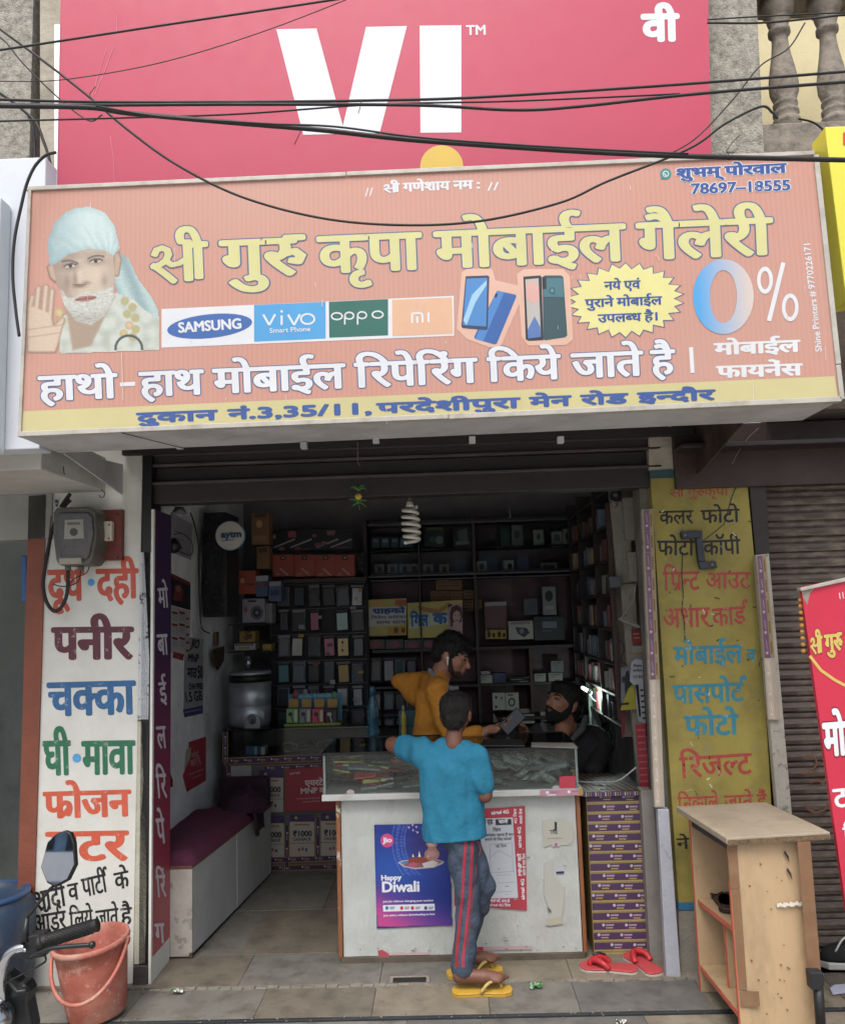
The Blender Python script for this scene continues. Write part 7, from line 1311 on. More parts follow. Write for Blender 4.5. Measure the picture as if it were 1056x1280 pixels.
for nm, lb, pts, col, its in (('tan_scrap', 'torn cream paper scrap with letter J at the upper right of the counter front', [(678, 1026), (700, 1024), (716, 1030), (719, 1046), (712, 1057), (690, 1056), (679, 1060)], '#b6b6aa', [('t', 'J', (691, 1036), (696, 1036), 8, '#33343a', (.06, .05)), ('t', 'THE', (687, 1043), (697, 1042.5), 5, '#55565c', (.02, .02)), ('q', [(690, 1052), (699, 1052), (700, 1058.5), (690, 1058.5)], '#b9b9bb', 1), ('e', (695, 1056, 2.2, 2), '#b06a6e', 1.4), ('q', [(684, 1048), (704, 1047.5), (704, 1048.3), (684, 1048.8)], '#b98f8f', 1)]),
 ('beige_scrap', 'long torn beige glue patch on the right of the counter front', [(680, 1079), (690, 1077), (692, 1095), (706, 1110), (704, 1135), (700, 1156), (682, 1157), (688, 1140), (680, 1120)], '#b5b6ae', [('q', [(684, 1134), (689, 1138), (689, 1142), (685, 1139)], '#6d6652', .5), ('q', [(682, 1150), (700, 1146), (704, 1155), (686, 1158)], '#b3ae9c', .6)]),
 ('blue_tab', 'tiny dark blue tab stuck on the right of the counter front', [(695, 1090), (705, 1089.5), (705, 1092), (695, 1092.5)], '#2f2f6a', []),
 ('red_tape_strip', 'faded red tape strip along the bottom of the counter front', [(591, 1185), (604, 1184), (604, 1188.5), (591, 1189)], '#a8384a', []),
 ('faded_tape', 'faded pinkish lettered tape along the counter bottom, right part', [(604, 1184), (665, 1183), (665, 1187), (604, 1189)], '#b9a0a2', []),
 ('torn_red_corner', 'torn red paper corner at the lower left of the counter front', [(472, 1189), (478, 1188), (486, 1193), (486, 1199), (474, 1199)], '#b04a5a', []),
 ('pink_tape', 'faded pink tape remnants along the bottom left of the counter front', [(486, 1192), (536, 1191), (536, 1194), (486, 1195)], '#c0a4a6', [])):
 t = cposter(nm, lb, pts, col, 'paper'); mb = MB()
 for it in its:
  if it[0] == 'q': pq(mb, Pc, it[1], ink(it[2]), it[3])
  elif it[0] == 'e': pell(mb, Pc, *it[1], ink(it[2]), it[3], n=12)
  else: text(mb, Pc, it[1], it[2], it[3], it[4], ink(it[5]), b=it[6], n0=.8)
 if its: obj('print', mb, None, t)
random.seed(31); mb = MB()
for i in range(46):
 x = random.choice([random.uniform(600, 672), random.uniform(440, 720)]); y = random.choice([random.gauss(1173, 2), random.gauss(1186, 2), random.uniform(1010, 1195)]); w = random.uniform(.8, 5); h = random.uniform(.4, 1.6); pq(mb, Pc, [(x, y), (x + w, y - .3), (x + w * .9, y + h), (x + .2, y + h)], ink(random.choice(['#8f8975', '#7a7463', '#a59f8e', '#a6a39a'])), .2 + .02 * i)
obj('glue_marks', mb, None, FC, kind='stuff')
mb = MB(); Pl_ = plane(Y=.11 - .0008, step=.0006); pq(mb, Pl_, [(675, 988), (723, 986.5), (723, 994.5), (675, 996)], ink('#b98a9a')); pell(mb, Pl_, 684, 991, 2, 2, WH, 1, n=10); pell(mb, Pl_, 711, 990, 2, 2, WH, 1, n=10); pq(mb, Pl_, [(688, 990), (698, 989.7), (698, 991.2), (688, 991.5)], ink('#a06a8a'), 1); pq(mb, Pl_, [(715, 989), (723, 988.7), (723, 990.2), (715, 990.5)], ink('#a06a8a'), 1); pq(mb, Pl_, [(684, 993.5), (695, 993.2), (695, 994.6), (684, 995)], WH, 1); pq(mb, Pl_, [(723, 986), (728, 986), (728, 995), (723, 995)], ink('#a9854a'), .2); obj('ledge_tape', mb, None, FC)
mb = MB(); Pg = plane(Y=gy0, step=.0008); pell(mb, Pg, 438, 990.5, 5, 3.2, ink('#a9a49c'), .5); pell(mb, Pg, 695, 985, 5, 3, ink('#9aa09c'), .5); pq(mb, Pg, [(699, 971), (719, 970), (719, 985), (699, 985.5)], ink('#b8384c'), .5); obj('stickers', mb, None, FC)
random.seed(17); COLS = ['#c04048', '#c9504a', '#2d2e32', '#b9bec0', '#c9c25a', '#4d5258', '#c4caca', '#30353c', '#c04048', '#85898e', '#d0c26a', '#9fa4a8']
def thin(nm, lb, cat, grp, c, sx_, sy_, sz_, rz, rx, ry, m):
 T = Matrix.Translation(c) @ Matrix.Rotation(R(rz), 4, 'Z') @ Matrix.Rotation(R(rx), 4, 'X') @ Matrix.Rotation(R(ry), 4, 'Y')
 o = obj(nm, MB().box(-sx_, sx_, -sy_, sy_, -sz_, sz_, None, T), m, None, bevel=.0015, origin=c); return tag(o, lb, cat, grp)
for i in range(84):
 x = random.uniform(-.53, .10); y = random.uniform(.17, .48); layer = i // 17; z = gz0 + .012 + layer * .026 + random.random() * .01; col = random.choice(COLS); cwd = {'#c04048': 'red', '#c9504a': 'orange red', '#2d2e32': 'black', '#b9bec0': 'silver', '#c9c25a': 'yellow', '#4d5258': 'slate', '#c4caca': 'white', '#30353c': 'dark', '#85898e': 'grey', '#d0c26a': 'pale yellow', '#9fa4a8': 'pale grey'}[col]
 thin('accessory_packet', 'thin %s accessory packet in the heap in the left half of the glass case' % cwd, 'packet', 'accessory packets heaped in the glass case', Vector((x, y, z)), random.uniform(.035, .075), random.uniform(.02, .035), .0045, random.uniform(-25, 25), random.uniform(-12, 14), random.uniform(-10, 10), mat('packet ' + col, col, .22, var=.3, vs=60, bump=.4, bs=60))
M_foil = mat('crumpled silver film', '#e8efed', .25, var=.2, vs=40, bump=1, bs=45, metal=.55); M_foil2 = mat('dark glossy film', '#8b9496', .15, var=.4, vs=40, bump=1, bs=45)
def pouch(c, L_, W_, rz, rx, ry, m, seed):
 T = Matrix.Translation(c) @ Matrix.Rotation(R(rz), 4, 'Z') @ Matrix.Rotation(R(rx), 4, 'X') @ Matrix.Rotation(R(ry), 4, 'Y'); mb = MB(); K = 9; J = 6
 top = [(i / K * 2 - 1, j / J * 2 - 1) for j in range(J + 1) for i in range(K + 1)]
 for s_ in (1, -1):
  vs_ = [T @ Vector((u * L_, v * W_, s_ * .011 * (max(0, (1 - u ** 4) * (1 - v ** 2))) ** .6 + .006 * noise.noise((u * 2.5 + seed, v * 2.5, s_)))) for u, v in top]
  f = [(j * (K + 1) + i, j * (K + 1) + i + 1, (j + 1) * (K + 1) + i + 1, (j + 1) * (K + 1) + i) for j in range(J) for i in range(K)]; mb.add(vs_, f)
 o = obj('foil_pouch', mb, m, None, smooth=True, origin=c); return tag(o, 'crumpled silver pouch in the heap in the right half of the glass case', 'pouch', 'silver pouches heaped in the glass case')
for i in range(54):
 layer = i // 14; x = random.uniform(.02 if layer < 2 else .2, .52 if layer < 3 else .45); y = random.uniform(.18, .46); z = gz0 + .02 + layer * .03 + random.random() * .01
 pouch(Vector((x, y, z)), random.uniform(.045, .07), random.uniform(.022, .034), random.uniform(-50, 50), random.uniform(-25, 35), random.uniform(-35, 35), M_foil if i % 3 else M_foil2, i)
t = thing('gold_packet', 'small ochre lace packet standing at the right end of the glass case', 'packet', at(717, 972, Y=.2)); obj('lace', MB().tube(spline([at(713, 965, Y=.18), at(719, 962, Y=.18), at(716, 969, Y=.18), at(720, 973, Y=.18), at(714, 976, Y=.18)], 5), .006), mat('ochre lace', '#9a7d3a', .6), t, smooth=True)
o = obj('paper_sheet', MB().slab([at(664, 934, Z=gz1 + .011), at(722, 936, Z=gz1 + .011), at(716, 929.5, Z=gz1 + .011), at(664, 929, Z=gz1 + .011)], (0, 0, .003)), ink('#8d8884'), None, origin=at(690, 932, Z=gz1 + .011)); tag(o, 'pale paper sheet lying on the glass counter top by the seated man', 'paper')
o = obj('dark_tray', MB().slab([at(600, 934, Z=gz1 + .011), at(656, 934, Z=gz1 + .011), at(652, 926, Z=gz1 + .011), at(604, 926, Z=gz1 + .011)], (0, 0, .008)), mat('dark rubber mat', '#232427', .5, var=.2), None, bevel=.002, origin=at(630, 930, Z=gz1)); tag(o, 'dark rubber mat lying on the glass top below the phone', 'mat')
rc = thing('side_counter', 'side counter covered with rows of purple and yellow printed strips', 'counter', (.72, .4, 0)); rx0, rx1 = .612, .862
bx('body', rx0, rx1, .20, .60, 0, .690, mat('yellow board edge', '#a8925c', .6, var=.1), rc, 0)
M_sp = mat('purple printed strip', '#4f3658', .45, var=.1)
sl_ = None
for i in range(16):
 y_ = 991 + i * 12.35; za = at(770, y_ + 2.4, Y=.197).z; zb_2 = at(770, y_ + 10.8, Y=.197).z
 st = obj('printed_strip', MB().box(rx0 + .002, rx1 - .002, .1965, .1995, zb_2, za), M_sp, rc); mb = MB(); P = plane(Y=.1965, step=.0006); off = [14, 18, 12, 8, 4, 0, 26, 22, 16, 10, 2, 28, 20, 14, 8, 24][i]
 for k in range(-1, 3):
  x = 737 + i * .25 + off + k * 28.5
  if x < 736 + i * .3 or x > 797 + i * .4: continue
  pell(mb, P, x, y_ + 5.2, 1.9, 1.9, ink('#c3b6c8'), 0, n=10); pq(mb, P, [(x + 3, y_ + 4.3), (min(x + 13, 803 + i * .4), y_ + 4.1), (min(x + 13, 803 + i * .4), y_ + 6.1), (x + 3, y_ + 6.3)], ink('#a596b0'), 0); pq(mb, P, [(x + 3, y_ + 8), (min(x + 12, 803), y_ + 7.9), (min(x + 12, 803), y_ + 9.4), (x + 3, y_ + 9.5)], ink('#b79a4c'), 0)
 obj('strip_print', mb, None, st)
 sl2 = obj('edge_line', MB().box(rx0 + .002, rx1 - .002, .1962, .1998, zb_2 - .0065, zb_2 - .001), mat('yellow edge line', '#b09c66', .5), rc)
bx('top_board', rx0 - .02, rx1 + .012, .17, .62, .692, .712, mat('dark striped top', '#2c2530', .5), rc, .002); mb = MB(); Pz = lambda x, y, l=0: at(x, y, Z=.7125 + .0008 * (l + 1))
for i in range(9):
 xa_ = rx0 + .0 + i * .03; mb.poly([(xa_, .18, .7135), (xa_ + .006, .18, .7135), (xa_ - .07 if xa_ - .07 > rx0 - .015 else rx0 - .015, .60, .7135), (xa_ - .076 if xa_ - .076 > rx0 - .018 else rx0 - .018, .60, .7135)], ink('#a2834e'))
for i in range(26): xa_ = rx0 - .018 + i * .0110; mb.poly([(xa_, .1685, .694), (xa_ + .006, .1685, .694), (xa_ + .006, .1685, .7115), (xa_, .1685, .7115)], ink(['#6a3f7a', '#a9a2b2', '#8f7a4a', '#8a6a8a'][i % 4]))
for i in range(16): x_ = rx0 + .01 + (i % 4) * .06; y_ = .22 + (i // 4) * .09; mb.poly([(x_, y_, .7132), (x_ + .035, y_, .7132), (x_ + .03, y_ + .02, .7132), (x_ - .005, y_ + .02, .7132)], ink('#5a3868'))
obj('striped_print', mb, None, rc, kind='stuff')
o = obj('white_cable', MB().tube(spline([(.58, .40, .722), (.64, .36, .72), (.70, .34, .722), (.78, .30, .735), (.86, .26, .80)], 8), .0035), mat('white cable', '#b5b5b8', .4), None, smooth=True, origin=(.58, .4, .72)); tag(o, 'white charging cable curving over the striped side counter', 'cable')
gpst = obj('grey_post', MB().slab([at(801, 988, Y=.14), at(816, 988, Y=.14), at(833, 1216, Y=.14), at(813, 1206, Y=.14)], (0, .08, 0)), mat('scratched grey laminate post', '#8a8680', .6, var=.15, vs=5, bump=.2, dirt='#5a5650', ds=4, da=.5), None, bevel=.003, origin=at(825, 1214, Z=0)); tag(gpst, 'scratched grey laminate post right of the purple striped counter', 'post')
rsx = .86
rs_ = thing('side_shelf', 'dark wooden side shelving packed with small boxes along the right wall', 'shelf', (1.0, 1.2, .9))
for y_, w in ((.52, .03), (1.05, .02), (1.6, .02), (2.02, .02)): bx('upright', rsx, XR - .002, y_, y_ + w, .9, 2.25, mat('pale worn upright', '#7d7468', .7, var=.2, bump=.2) if y_ < 1 else M_lam2, rs_, .002)
shz = [.93, 1.08, 1.24, 1.42, 1.60, 1.78, 1.96, 2.14]
for z in shz: bx('shelf_board', rsx + .001, XR - .004, .551, 2.018, z, z + .014, M_lam2, rs_, .002)
random.seed(44); BC = ['#8a8a8e', '#6d7f92', '#8c4a4e', '#a3a09a', '#3a3d46', '#8f8f8a', '#2c2d33', '#5a6f84', '#a08f6a', '#77484c', '#b0aeaa', '#1f2024']; NUM = 'one two three four five six seven eight nine ten eleven twelve thirteen fourteen fifteen sixteen seventeen eighteen nineteen twenty'.split(); NUM += ['twenty ' + q for q in NUM[:9]] + ['thirty'] + ['thirty ' + q for q in NUM[:9]] + ['forty'] + ['forty ' + q for q in NUM[:9]] + ['fifty'] + ['fifty ' + q for q in NUM[:9]]; NW = lambda n: NUM[n]
CW = {'#8a8a8e': 'grey', '#6d7f92': 'light blue', '#8c4a4e': 'rose red', '#a3a09a': 'pale grey', '#3a3d46': 'charcoal', '#8f8f8a': 'stone grey', '#2c2d33': 'black', '#5a6f84': 'steel blue', '#a08f6a': 'tan', '#77484c': 'dull red', '#b0aeaa': 'off white', '#1f2024': 'jet black', '#2a2a2e': 'dark', '#8a7a3a': 'mustard', '#9a5a60': 'pink', '#48586e': 'slate blue', '#8c5a4e': 'brick', '#77787c': 'mid grey', '#8a8a4a': 'olive', '#6a3f44': 'maroon', '#8a4038': 'rust red', '#5a4a40': 'brown'}; DN = ['bottom', 'second', 'third', 'fourth', 'fifth', 'sixth', 'top']; kk = 0
for li in range(7):
 y_ = .56; n = 0
 theme = [['#2a2a2e', '#8a7a3a', '#b0aeaa'], ['#77484c', '#8c4a4e', '#9a5a60', '#a3a09a'], ['#5a6f84', '#6d7f92', '#48586e', '#8a8a8e'], ['#8c5a4e', '#a08f6a', '#77484c', '#6d7f92'], ['#3a3d46', '#8f8f8a', '#77787c'], ['#a08f6a', '#8a8a4a', '#6a3f44', '#8a8a8e'], ['#8a4038', '#5a4a40', '#77787c']][li]
 while y_ < 1.98:
  w = random.uniform(.022, .05) if li in (1, 2, 3) else random.uniform(.045, .10); h = random.uniform(.085, .125)
  if (y_ < 1.05 < y_ + w) : y_ = 1.073; continue
  if (y_ < 1.6 < y_ + w): y_ = 1.623; continue
  col = random.choice(theme) if random.random() < .75 else random.choice(BC); dx = random.uniform(.0, .03)
  o = obj('small_carton', MB().box(rsx + .012 + dx, rsx + .15, y_, y_ + w - .004, shz[li] + .015, shz[li] + .015 + h), mat('shelf carton ' + col, col, .5, var=.3, vs=50), None, bevel=.002, origin=(rsx + .08, y_, shz[li] + .015))
  zone = 'near' if y_ < 1.05 else ('middle' if y_ < 1.6 else 'far')
  tag(o, '%s %s carton on the %s right wall shelf, number %s from the street' % ('slim' if w < .04 else 'wide', CW[col], DN[li], NW(n)), 'box', 'cartons on the right wall shelving'); y_ += w; n += 1
M_whw = mat('chipped whitewashed wood', '#8f8a80', .8, var=.15, bump=.5, bs=40, dirt='#5c564d', ds=7, da=.6, wear='#3b352f', ws=22, wa=.7)
def post(lb, quad, Y, d, m, nm='wood_post', cat='post'):
 o = obj(nm, MB().slab([at(x, y, Y=Y) for x, y in quad], (0, d, 0)), m, None, bevel=.002, origin=at(*quad[-1], Y=Y)); return tag(o, lb, cat)
post('wide pale chipped board inside the right jamb', [(763, 628), (786, 626), (792, 728), (772, 730)], .42, .03, M_whw); post('lower narrow pale board continuing down behind the notices', [(776, 730.5), (793, 729), (811, 985), (797, 985)], .42, .03, M_whw)
post('short chipped whitewashed batten hanging at the top right inside', [(779, 622), (792, 621), (794, 675), (782, 675)], .36, .03, M_whw); post('second chipped whitewashed batten below the first', [(784, 690), (795, 690), (797, 727), (787, 727)], .36, .03, M_whw); post('dark wood door post behind the battens', [(757, 628), (763, 628), (778, 900), (772, 900)], .46, .04, mat('dark brown wood', '#3c2a24', .6, var=.2))
post('grey junction box with wires inside the right jamb', [(761, 721), (776, 720), (777, 734), (763, 735)], .36, .04, mat('grey plastic box', '#4e545a', .5), 'junction_box', 'junction box'); post('slanting white batten bracket above the red paper', [(772, 774), (775, 772), (800, 782), (800, 785.5), (796, 785)], .34, .03, mat('dusty white batten', '#8b8a86', .6), 'wall_bracket', 'bracket')
def note(nm, lb, quad, Y, col, items, cat='paper'):
 t = poster(nm, lb, quad, Y, col, cat); onfront(t, Y, items) if items else None; return t
note('red_label', 'dark red printed label under the slanting bracket', [(789, 787), (800, 786), (802, 806), (791, 806)], .40, '#7a2c2a', [('q', [(791, 792), (799, 791.5), (799, 793), (791, 793.5)], '#a8806a'), ('q', [(792, 797), (800, 796.5), (800, 798), (792, 798.5)], '#a8806a')]); note('white_label', 'white printed label with orange line under the red label', [(790, 808), (802, 807), (804, 824), (792, 825)], .40, '#8f8f8d', [('q', [(792, 816), (803, 815.5), (803, 818), (792, 818.5)], '#a07a4a')])
note('yellow_card', 'yellow and black hanging card beside the paper notice', [(775, 888), (796, 887), (792, 853), (785, 862)], .38, '#a09a2c', [('q', [(776, 879), (786, 878), (786, 881), (776, 882)], '#2a2a22')], 'card'); note('grey_card', 'grey blue printed card behind the yellow card', [(776, 835), (787, 833), (788, 878), (776, 880)], .39, '#6d727c', [('e', (784, 856, 3.5, 18), '#20242e', .3), ('q', [(777, 846), (781, 845.5), (781, 853), (777, 853.5)], '#2b2f38', .3)], 'card')
note('paper_notice', 'white hanging paper notice with black printed lines inside the right jamb', [(789, 828), (794, 824), (803, 825), (804, 858), (807, 905), (798, 902), (795, 880), (794, 858), (787, 852)], .34, '#a5a8b2', [('t', 'Phone', (792, 834), (802, 833.5), 3.5, '#2c2e34'), ('t', 'MATERIAL', (791, 840), (803, 839), 3, '#2c2e34'), ('t', '77·93', (791, 849), (803, 848), 4, '#4a4c54'), ('q', [(794, 856), (798, 856), (801, 896), (798.5, 896), (797, 880)], '#14151a', .5)] + [('q', [(800 + k * .6, 862 + k * 7), (804 + k * .5, 861.5 + k * 7), (804 + k * .5, 864 + k * 7), (800 + k * .6, 864.5 + k * 7)], '#2c2e34') for k in range(6)], 'notice')
note('red_banner', 'narrow red lettered banner hanging below the paper notice', [(794, 906), (806, 905), (812, 990), (800, 984)], .24, '#8f2a36', [('q', [(796 + k * .5, 912 + k * 8), (807 + k * .45, 911.5 + k * 8), (807 + k * .45, 913.5 + k * 8), (796 + k * .5, 914 + k * 8)], '#a8565e') for k in range(9)], 'banner')
note('dark_red_tag', 'dark red tag strip hanging beside the yellow card', [(776, 889), (782, 889), (781, 918), (777, 924)], .44, '#6a1f2a', None, 'tag')
for lb, pts, r, m in (('white wire slanting from the battens to the bracket', [(795, 728), (792, 748), (784, 762), (776, 774)], .003, mat('pale wire', '#8d8c90', .6)), ('black wire dropping beside the junction box', [(766, 734), (768, 760), (772, 790), (773, 830)], .003, M_cab), ('pink cord hanging from the lintel to the batten', [(779, 545), (781, 575), (783, 600), (782, 622)], .0022, mat('pinkish cord', '#7d5a5c', .7)), ('thin black wire curling at the label', [(775, 800), (780, 812), (776, 824), (783, 832)], .0025, M_cab)):
 o = obj('hanging_wire', MB().tube(spline([at(x, y, Y=.32) for x, y in pts], 6), r, n=6), m, None, smooth=True, origin=at(*pts[0], Y=.32)); tag(o, lb, 'wire')
t = thing('clip_lamp', 'small round clip lamp with pale rim at the top right of the opening', 'lamp', at(769, 620, Y=.30)); c0 = at(769, 621, Y=.30)
obj('shade', MB().lathe([(.004, .05), (.022, .045), (.030, 0), (.028, 0), (.02, .04)], c0, n=24, M=Matrix.Rotation(R(65), 3, 'X'), cap=False), mat('dull black shade', '#232226', .4), t, smooth=True); Mq = Matrix.Rotation(R(65), 3, 'X'); obj('rim', MB().tube([c0 + Mq @ Vector((.030 * math.cos(R(a)), .030 * math.sin(R(a)), 0)) for a in range(0, 360, 15)], .0022, closed=True), mat('pale chrome rim', '#8f8f93', .3, metal=.6), t, smooth=True); obj('face', MB().lathe([(0, .002), (.026, .002)], c0, n=20, M=Mq, cap=False), mat('grey reflector', '#5d5e62', .3), t)
lt_ = thing('tube_lamp', 'short lit tube lamp glowing behind the seated man at right', 'lamp', at(731, 862, Y=1.35))
em = bpy.data.materials.new('lit tube'); em.use_nodes = True; b = em.node_tree.nodes['Principled BSDF']; b.inputs['Emission Color'].default_value = (.85, 1, .95, 1); b.inputs['Emission Strength'].default_value = 9
p0, p1 = at(728, 860, Y=1.35), at(736, 864.5, Y=1.25); obj('tube', MB().tube([p0, p1], .009, n=10), em, lt_, smooth=True); obj('holder', MB().tube([p1, p1 + (p1 - p0).normalized() * .03], .012, n=10), cw_, lt_, smooth=True)
ld = bpy.data.lights.new('tube_light', 'POINT'); ld.energy = 2.2; ld.color = (.8, 1, .93); ld.shadow_soft_size = .03; lo = bpy.data.objects.new('tube_light', ld); COL.objects.link(lo); lo.location = (p0 + p1) / 2 + Vector((.03, -.06, -.02))
ob_ = thing('pale_board', 'pale green board lit by the tube lamp behind the tangled cables', 'board', at(750, 900, Y=1.5)); a, c = at(741, 940, Y=1.5), at(766, 861, Y=1.5); bx('board', a.x, c.x, 1.5, 1.52, a.z, c.z, mat('pale green paint', '#7e9188', .5, var=.15, dirt='#5a6660', ds=5, da=.5), ob_, .002); bx('edge', a.x - .012, a.x - .001, 1.48, 1.52, a.z, c.z, mat('pale green edge', '#8b9a92', .5), ob_, .001)
random.seed(71)
for i in range(9):
 pts = [at(random.uniform(744, 752), 868, Y=1.42)]; x = random.uniform(748, 764)
 for k in range(5): x += random.uniform(-6, 6); pts.append(at(min(770, max(740, x)), 876 + k * 15 + random.uniform(-3, 3), Y=1.40 + random.uniform(-.03, .03)))
 o = obj('tangled_cable', MB().tube(spline(pts, 5), .004, n=6), M_cab, None, smooth=True, origin=pts[0]); tag(o, 'black charger cable in the tangle in front of the pale green board', 'cable', 'tangled charger cables')
o = obj('white_wire_loop', MB().tube(spline([at(x, y, Y=1.38) for x, y in ((736, 866), (741, 874), (748, 878), (755, 873), (752, 868), (747, 874), (758, 882))], 6), .004, n=6), mat('lit white wire', '#a9b3ae', .5), None, smooth=True, origin=at(736, 866, Y=1.38)); tag(o, 'white wire looping from the lit tube into the black cables', 'wire')
o = obj('adapter_cluster', MB().box(-.03, .03, -.02, .02, -.03, .03, None, Matrix.Translation(at(757, 878, Y=1.36)) @ Matrix.Rotation(.4, 4, 'Y')), M_black, None, bevel=.006, origin=at(757, 878, Y=1.36)); tag(o, 'black adapter plug hanging among the tangled cables', 'adapter')
lc = thing('lemon_chilli_charm', 'lemon and green chilli charm hanging from the shutter housing', 'charm', at(448, 606, Y=-.02)); zc = at(448, 621, Y=-.03)
obj('lemon', MB().ball(zc, (.017, .015, .017), n=18), mat('yellow lemon', '#b3a02e', .45, var=.1, bump=.2, bs=120), lc, smooth=True); obj('thread', MB().tube([zc + Vector((0, 0, .07)), zc, zc + Vector((0, 0, -.08))], .001, n=5), M_black, lc)
random.seed(2); Mch = mat('green chilli', '#356a2c', .3, var=.15)
for i, (z0_, tip) in enumerate(((.030, (-.035, .040)), (.034, (.03, .045)), (.028, (.04, .03)), (.032, (-.02, .034)), (.026, (.01, .03)), (-.022, (-.045, -.012)), (-.024, (.04, -.02)), (-.026, (.035, -.05)), (-.03, (-.03, -.045)), (-.03, (.004, -.06)), (-.026, (-.015, -.04)))):
 p0 = zc + Vector((0, -.004, z0_)); p2 = zc + Vector((tip[0], -.01, tip[1])); mid = (p0 + p2) / 2 + Vector((0, 0, .010 if z0_ > 0 else .006)); obj('chilli', MB().tube(spline([p0, mid, p2], 6), [.0045] * 4 + [.004] * 4 + [.0028] * 4 + [.001], n=8), Mch, lc, smooth=True)
cf = thing('spiral_bulb', 'white spiral energy saving bulb hanging in the middle of the opening', 'bulb', at(512, 620, Y=.12)); tpz = at(512, 628, Y=.12); btz = at(512, 680, Y=.12); H_ = tpz.z - btz.z
Mcf = mat('white bulb glass', '#c3c0b6', .3, var=.03); pts = []
for i in range(121):
 t_ = i / 120; a_ = t_ * 2 * math.pi * 5.5; r_ = .030 + .008 * math.sin(t_ * 3) ; pts.append(Vector((tpz.x + .006 * t_ + r_ * math.cos(a_), .12 + r_ * math.sin(a_), tpz.z - .022 - t_ * (H_ - .028))))
obj('spiral', MB().tube(pts, .0085, n=8), Mcf, cf, smooth=True); obj('base', MB().lathe([(.014, 0), (.018, -.018), (.020, -.026), (0, -.026)], (tpz.x, .12, tpz.z + .004), n=18), Mcf, cf, smooth=True); obj('holder', MB().lathe([(.005, .05), (.012, .045), (.013, .004), (0, .004)], (tpz.x, .12, tpz.z), n=16), mat('brown bulb holder', '#4a332a', .5), cf, smooth=True); obj('cord', MB().tube([(tpz.x, .12, tpz.z + .05), (tpz.x - .01, .12, tpz.z + .10), (tpz.x - .002, .12, tpz.z + .14)], .0025, n=6), mat('pale wire', '#8d8c90', .6), cf)
o = obj('ceiling_hook', MB().tube([at(636, 626, Y=.2), at(637, 640, Y=.2), at(638, 646, Y=.2), at(635, 647, Y=.2)], .003, n=6), M_rail, None, smooth=True, origin=at(636, 626, Y=.2)); tag(o, 'small metal hook hanging from the lintel right of the bulb', 'hook')
ch = thing('black_chair', 'black padded chair back behind the seated man', 'chair', at(742, 1000, Y=1.0)); pts = [(722, 985), (724, 930), (730, 918), (745, 914), (756, 920), (761, 935), (763, 985)]
obj('backrest', MB().slab([at(x, y, Y=.98) for x, y in pts], (0, .06, 0)), mat('black leatherette', '#141316', .45, var=.2, bump=.1), ch, bevel=.012); obj('seat', MB().box(.45, .95, .80, 1.2, .42, .50), mat('black leatherette', '#141316'), ch, bevel=.02); obj('stem', MB().tube([(.7, 1.0, .06), (.7, 1.0, .42)], .03), M_black, ch); obj('base', MB().box(.45, .95, .98, 1.02, .01, .05).box(.68, .72, .75, 1.25, .012, .048), M_black, ch, bevel=.006)
# ================================================================== PEOPLE
def skin_mat(name, c, dirt=None): return mat(name, c, .5, var=.1, vs=9, bump=.12, bs=120)
def blend(name, prims, voxel, m, parent, it=6, fold=None, label=None, cut=None):
 """one continuous surface: overlapping tapered forms fused by a voxel remesh, then relaxed"""
 mb = MB()
 for p in prims:
  if p[0] == 'c': mb.cap(p[1], p[2], p[3], p[4], n=16)
  elif p[0] == 'e': mb.ball(p[1], p[2], n=20, M=(p[3] if len(p) > 3 else None))
 base = wloc(parent)
 me = bpy.data.meshes.new('tmp'); me.from_pydata([v - base for v in mb.v], [], mb.f); o = bpy.data.objects.new('tmp', me); COL.objects.link(o)
 r = o.modifiers.new('r', 'REMESH'); r.mode = 'VOXEL'; r.voxel_size = voxel; s_ = o.modifiers.new('s', 'SMOOTH'); s_.factor = .5; s_.iterations = it
 dg = bpy.context.evaluated_depsgraph_get(); out = bpy.data.meshes.new_from_object(o.evaluated_get(dg)); bpy.data.objects.remove(o); bpy.data.meshes.remove(me)
 if fold:
  out.update(); no = [v.normal.copy() for v in out.vertices]
  for v, n in zip(out.vertices, no): v.co += n * fold(v.co + base)
 if cut:
  bm = bmesh.new(); bm.from_mesh(out)
  for co, nrm in cut: bmesh.ops.bisect_plane(bm, geom=bm.verts[:] + bm.edges[:] + bm.faces[:], plane_co=Vector(co) - base, plane_no=nrm, clear_outer=True)
  bm.to_mesh(out); bm.free()
 out.name = name; out.materials.clear(); out.materials.append(m); out.polygons.foreach_set('use_smooth', [True] * len(out.polygons))
 o = bpy.data.objects.new(name, out); COL.objects.link(o); o.parent = parent
 if label: o['label'] = label
 return o
V = Vector
def folds(a, s=(16, 16, 7), seed=0): return lambda p: a * (abs(noise.noise((p.x * s[0] + seed, p.y * s[1], p.z * s[2]))) * 2 - .35 + .5 * noise.noise((p.x * 30, p.y * 30, p.z * 22 + seed)))
def hairm(name, c): return mat(name, c, .45, var=.45, vs=90, bump=1.0, bs=220, stretch=(1, 1, .35))
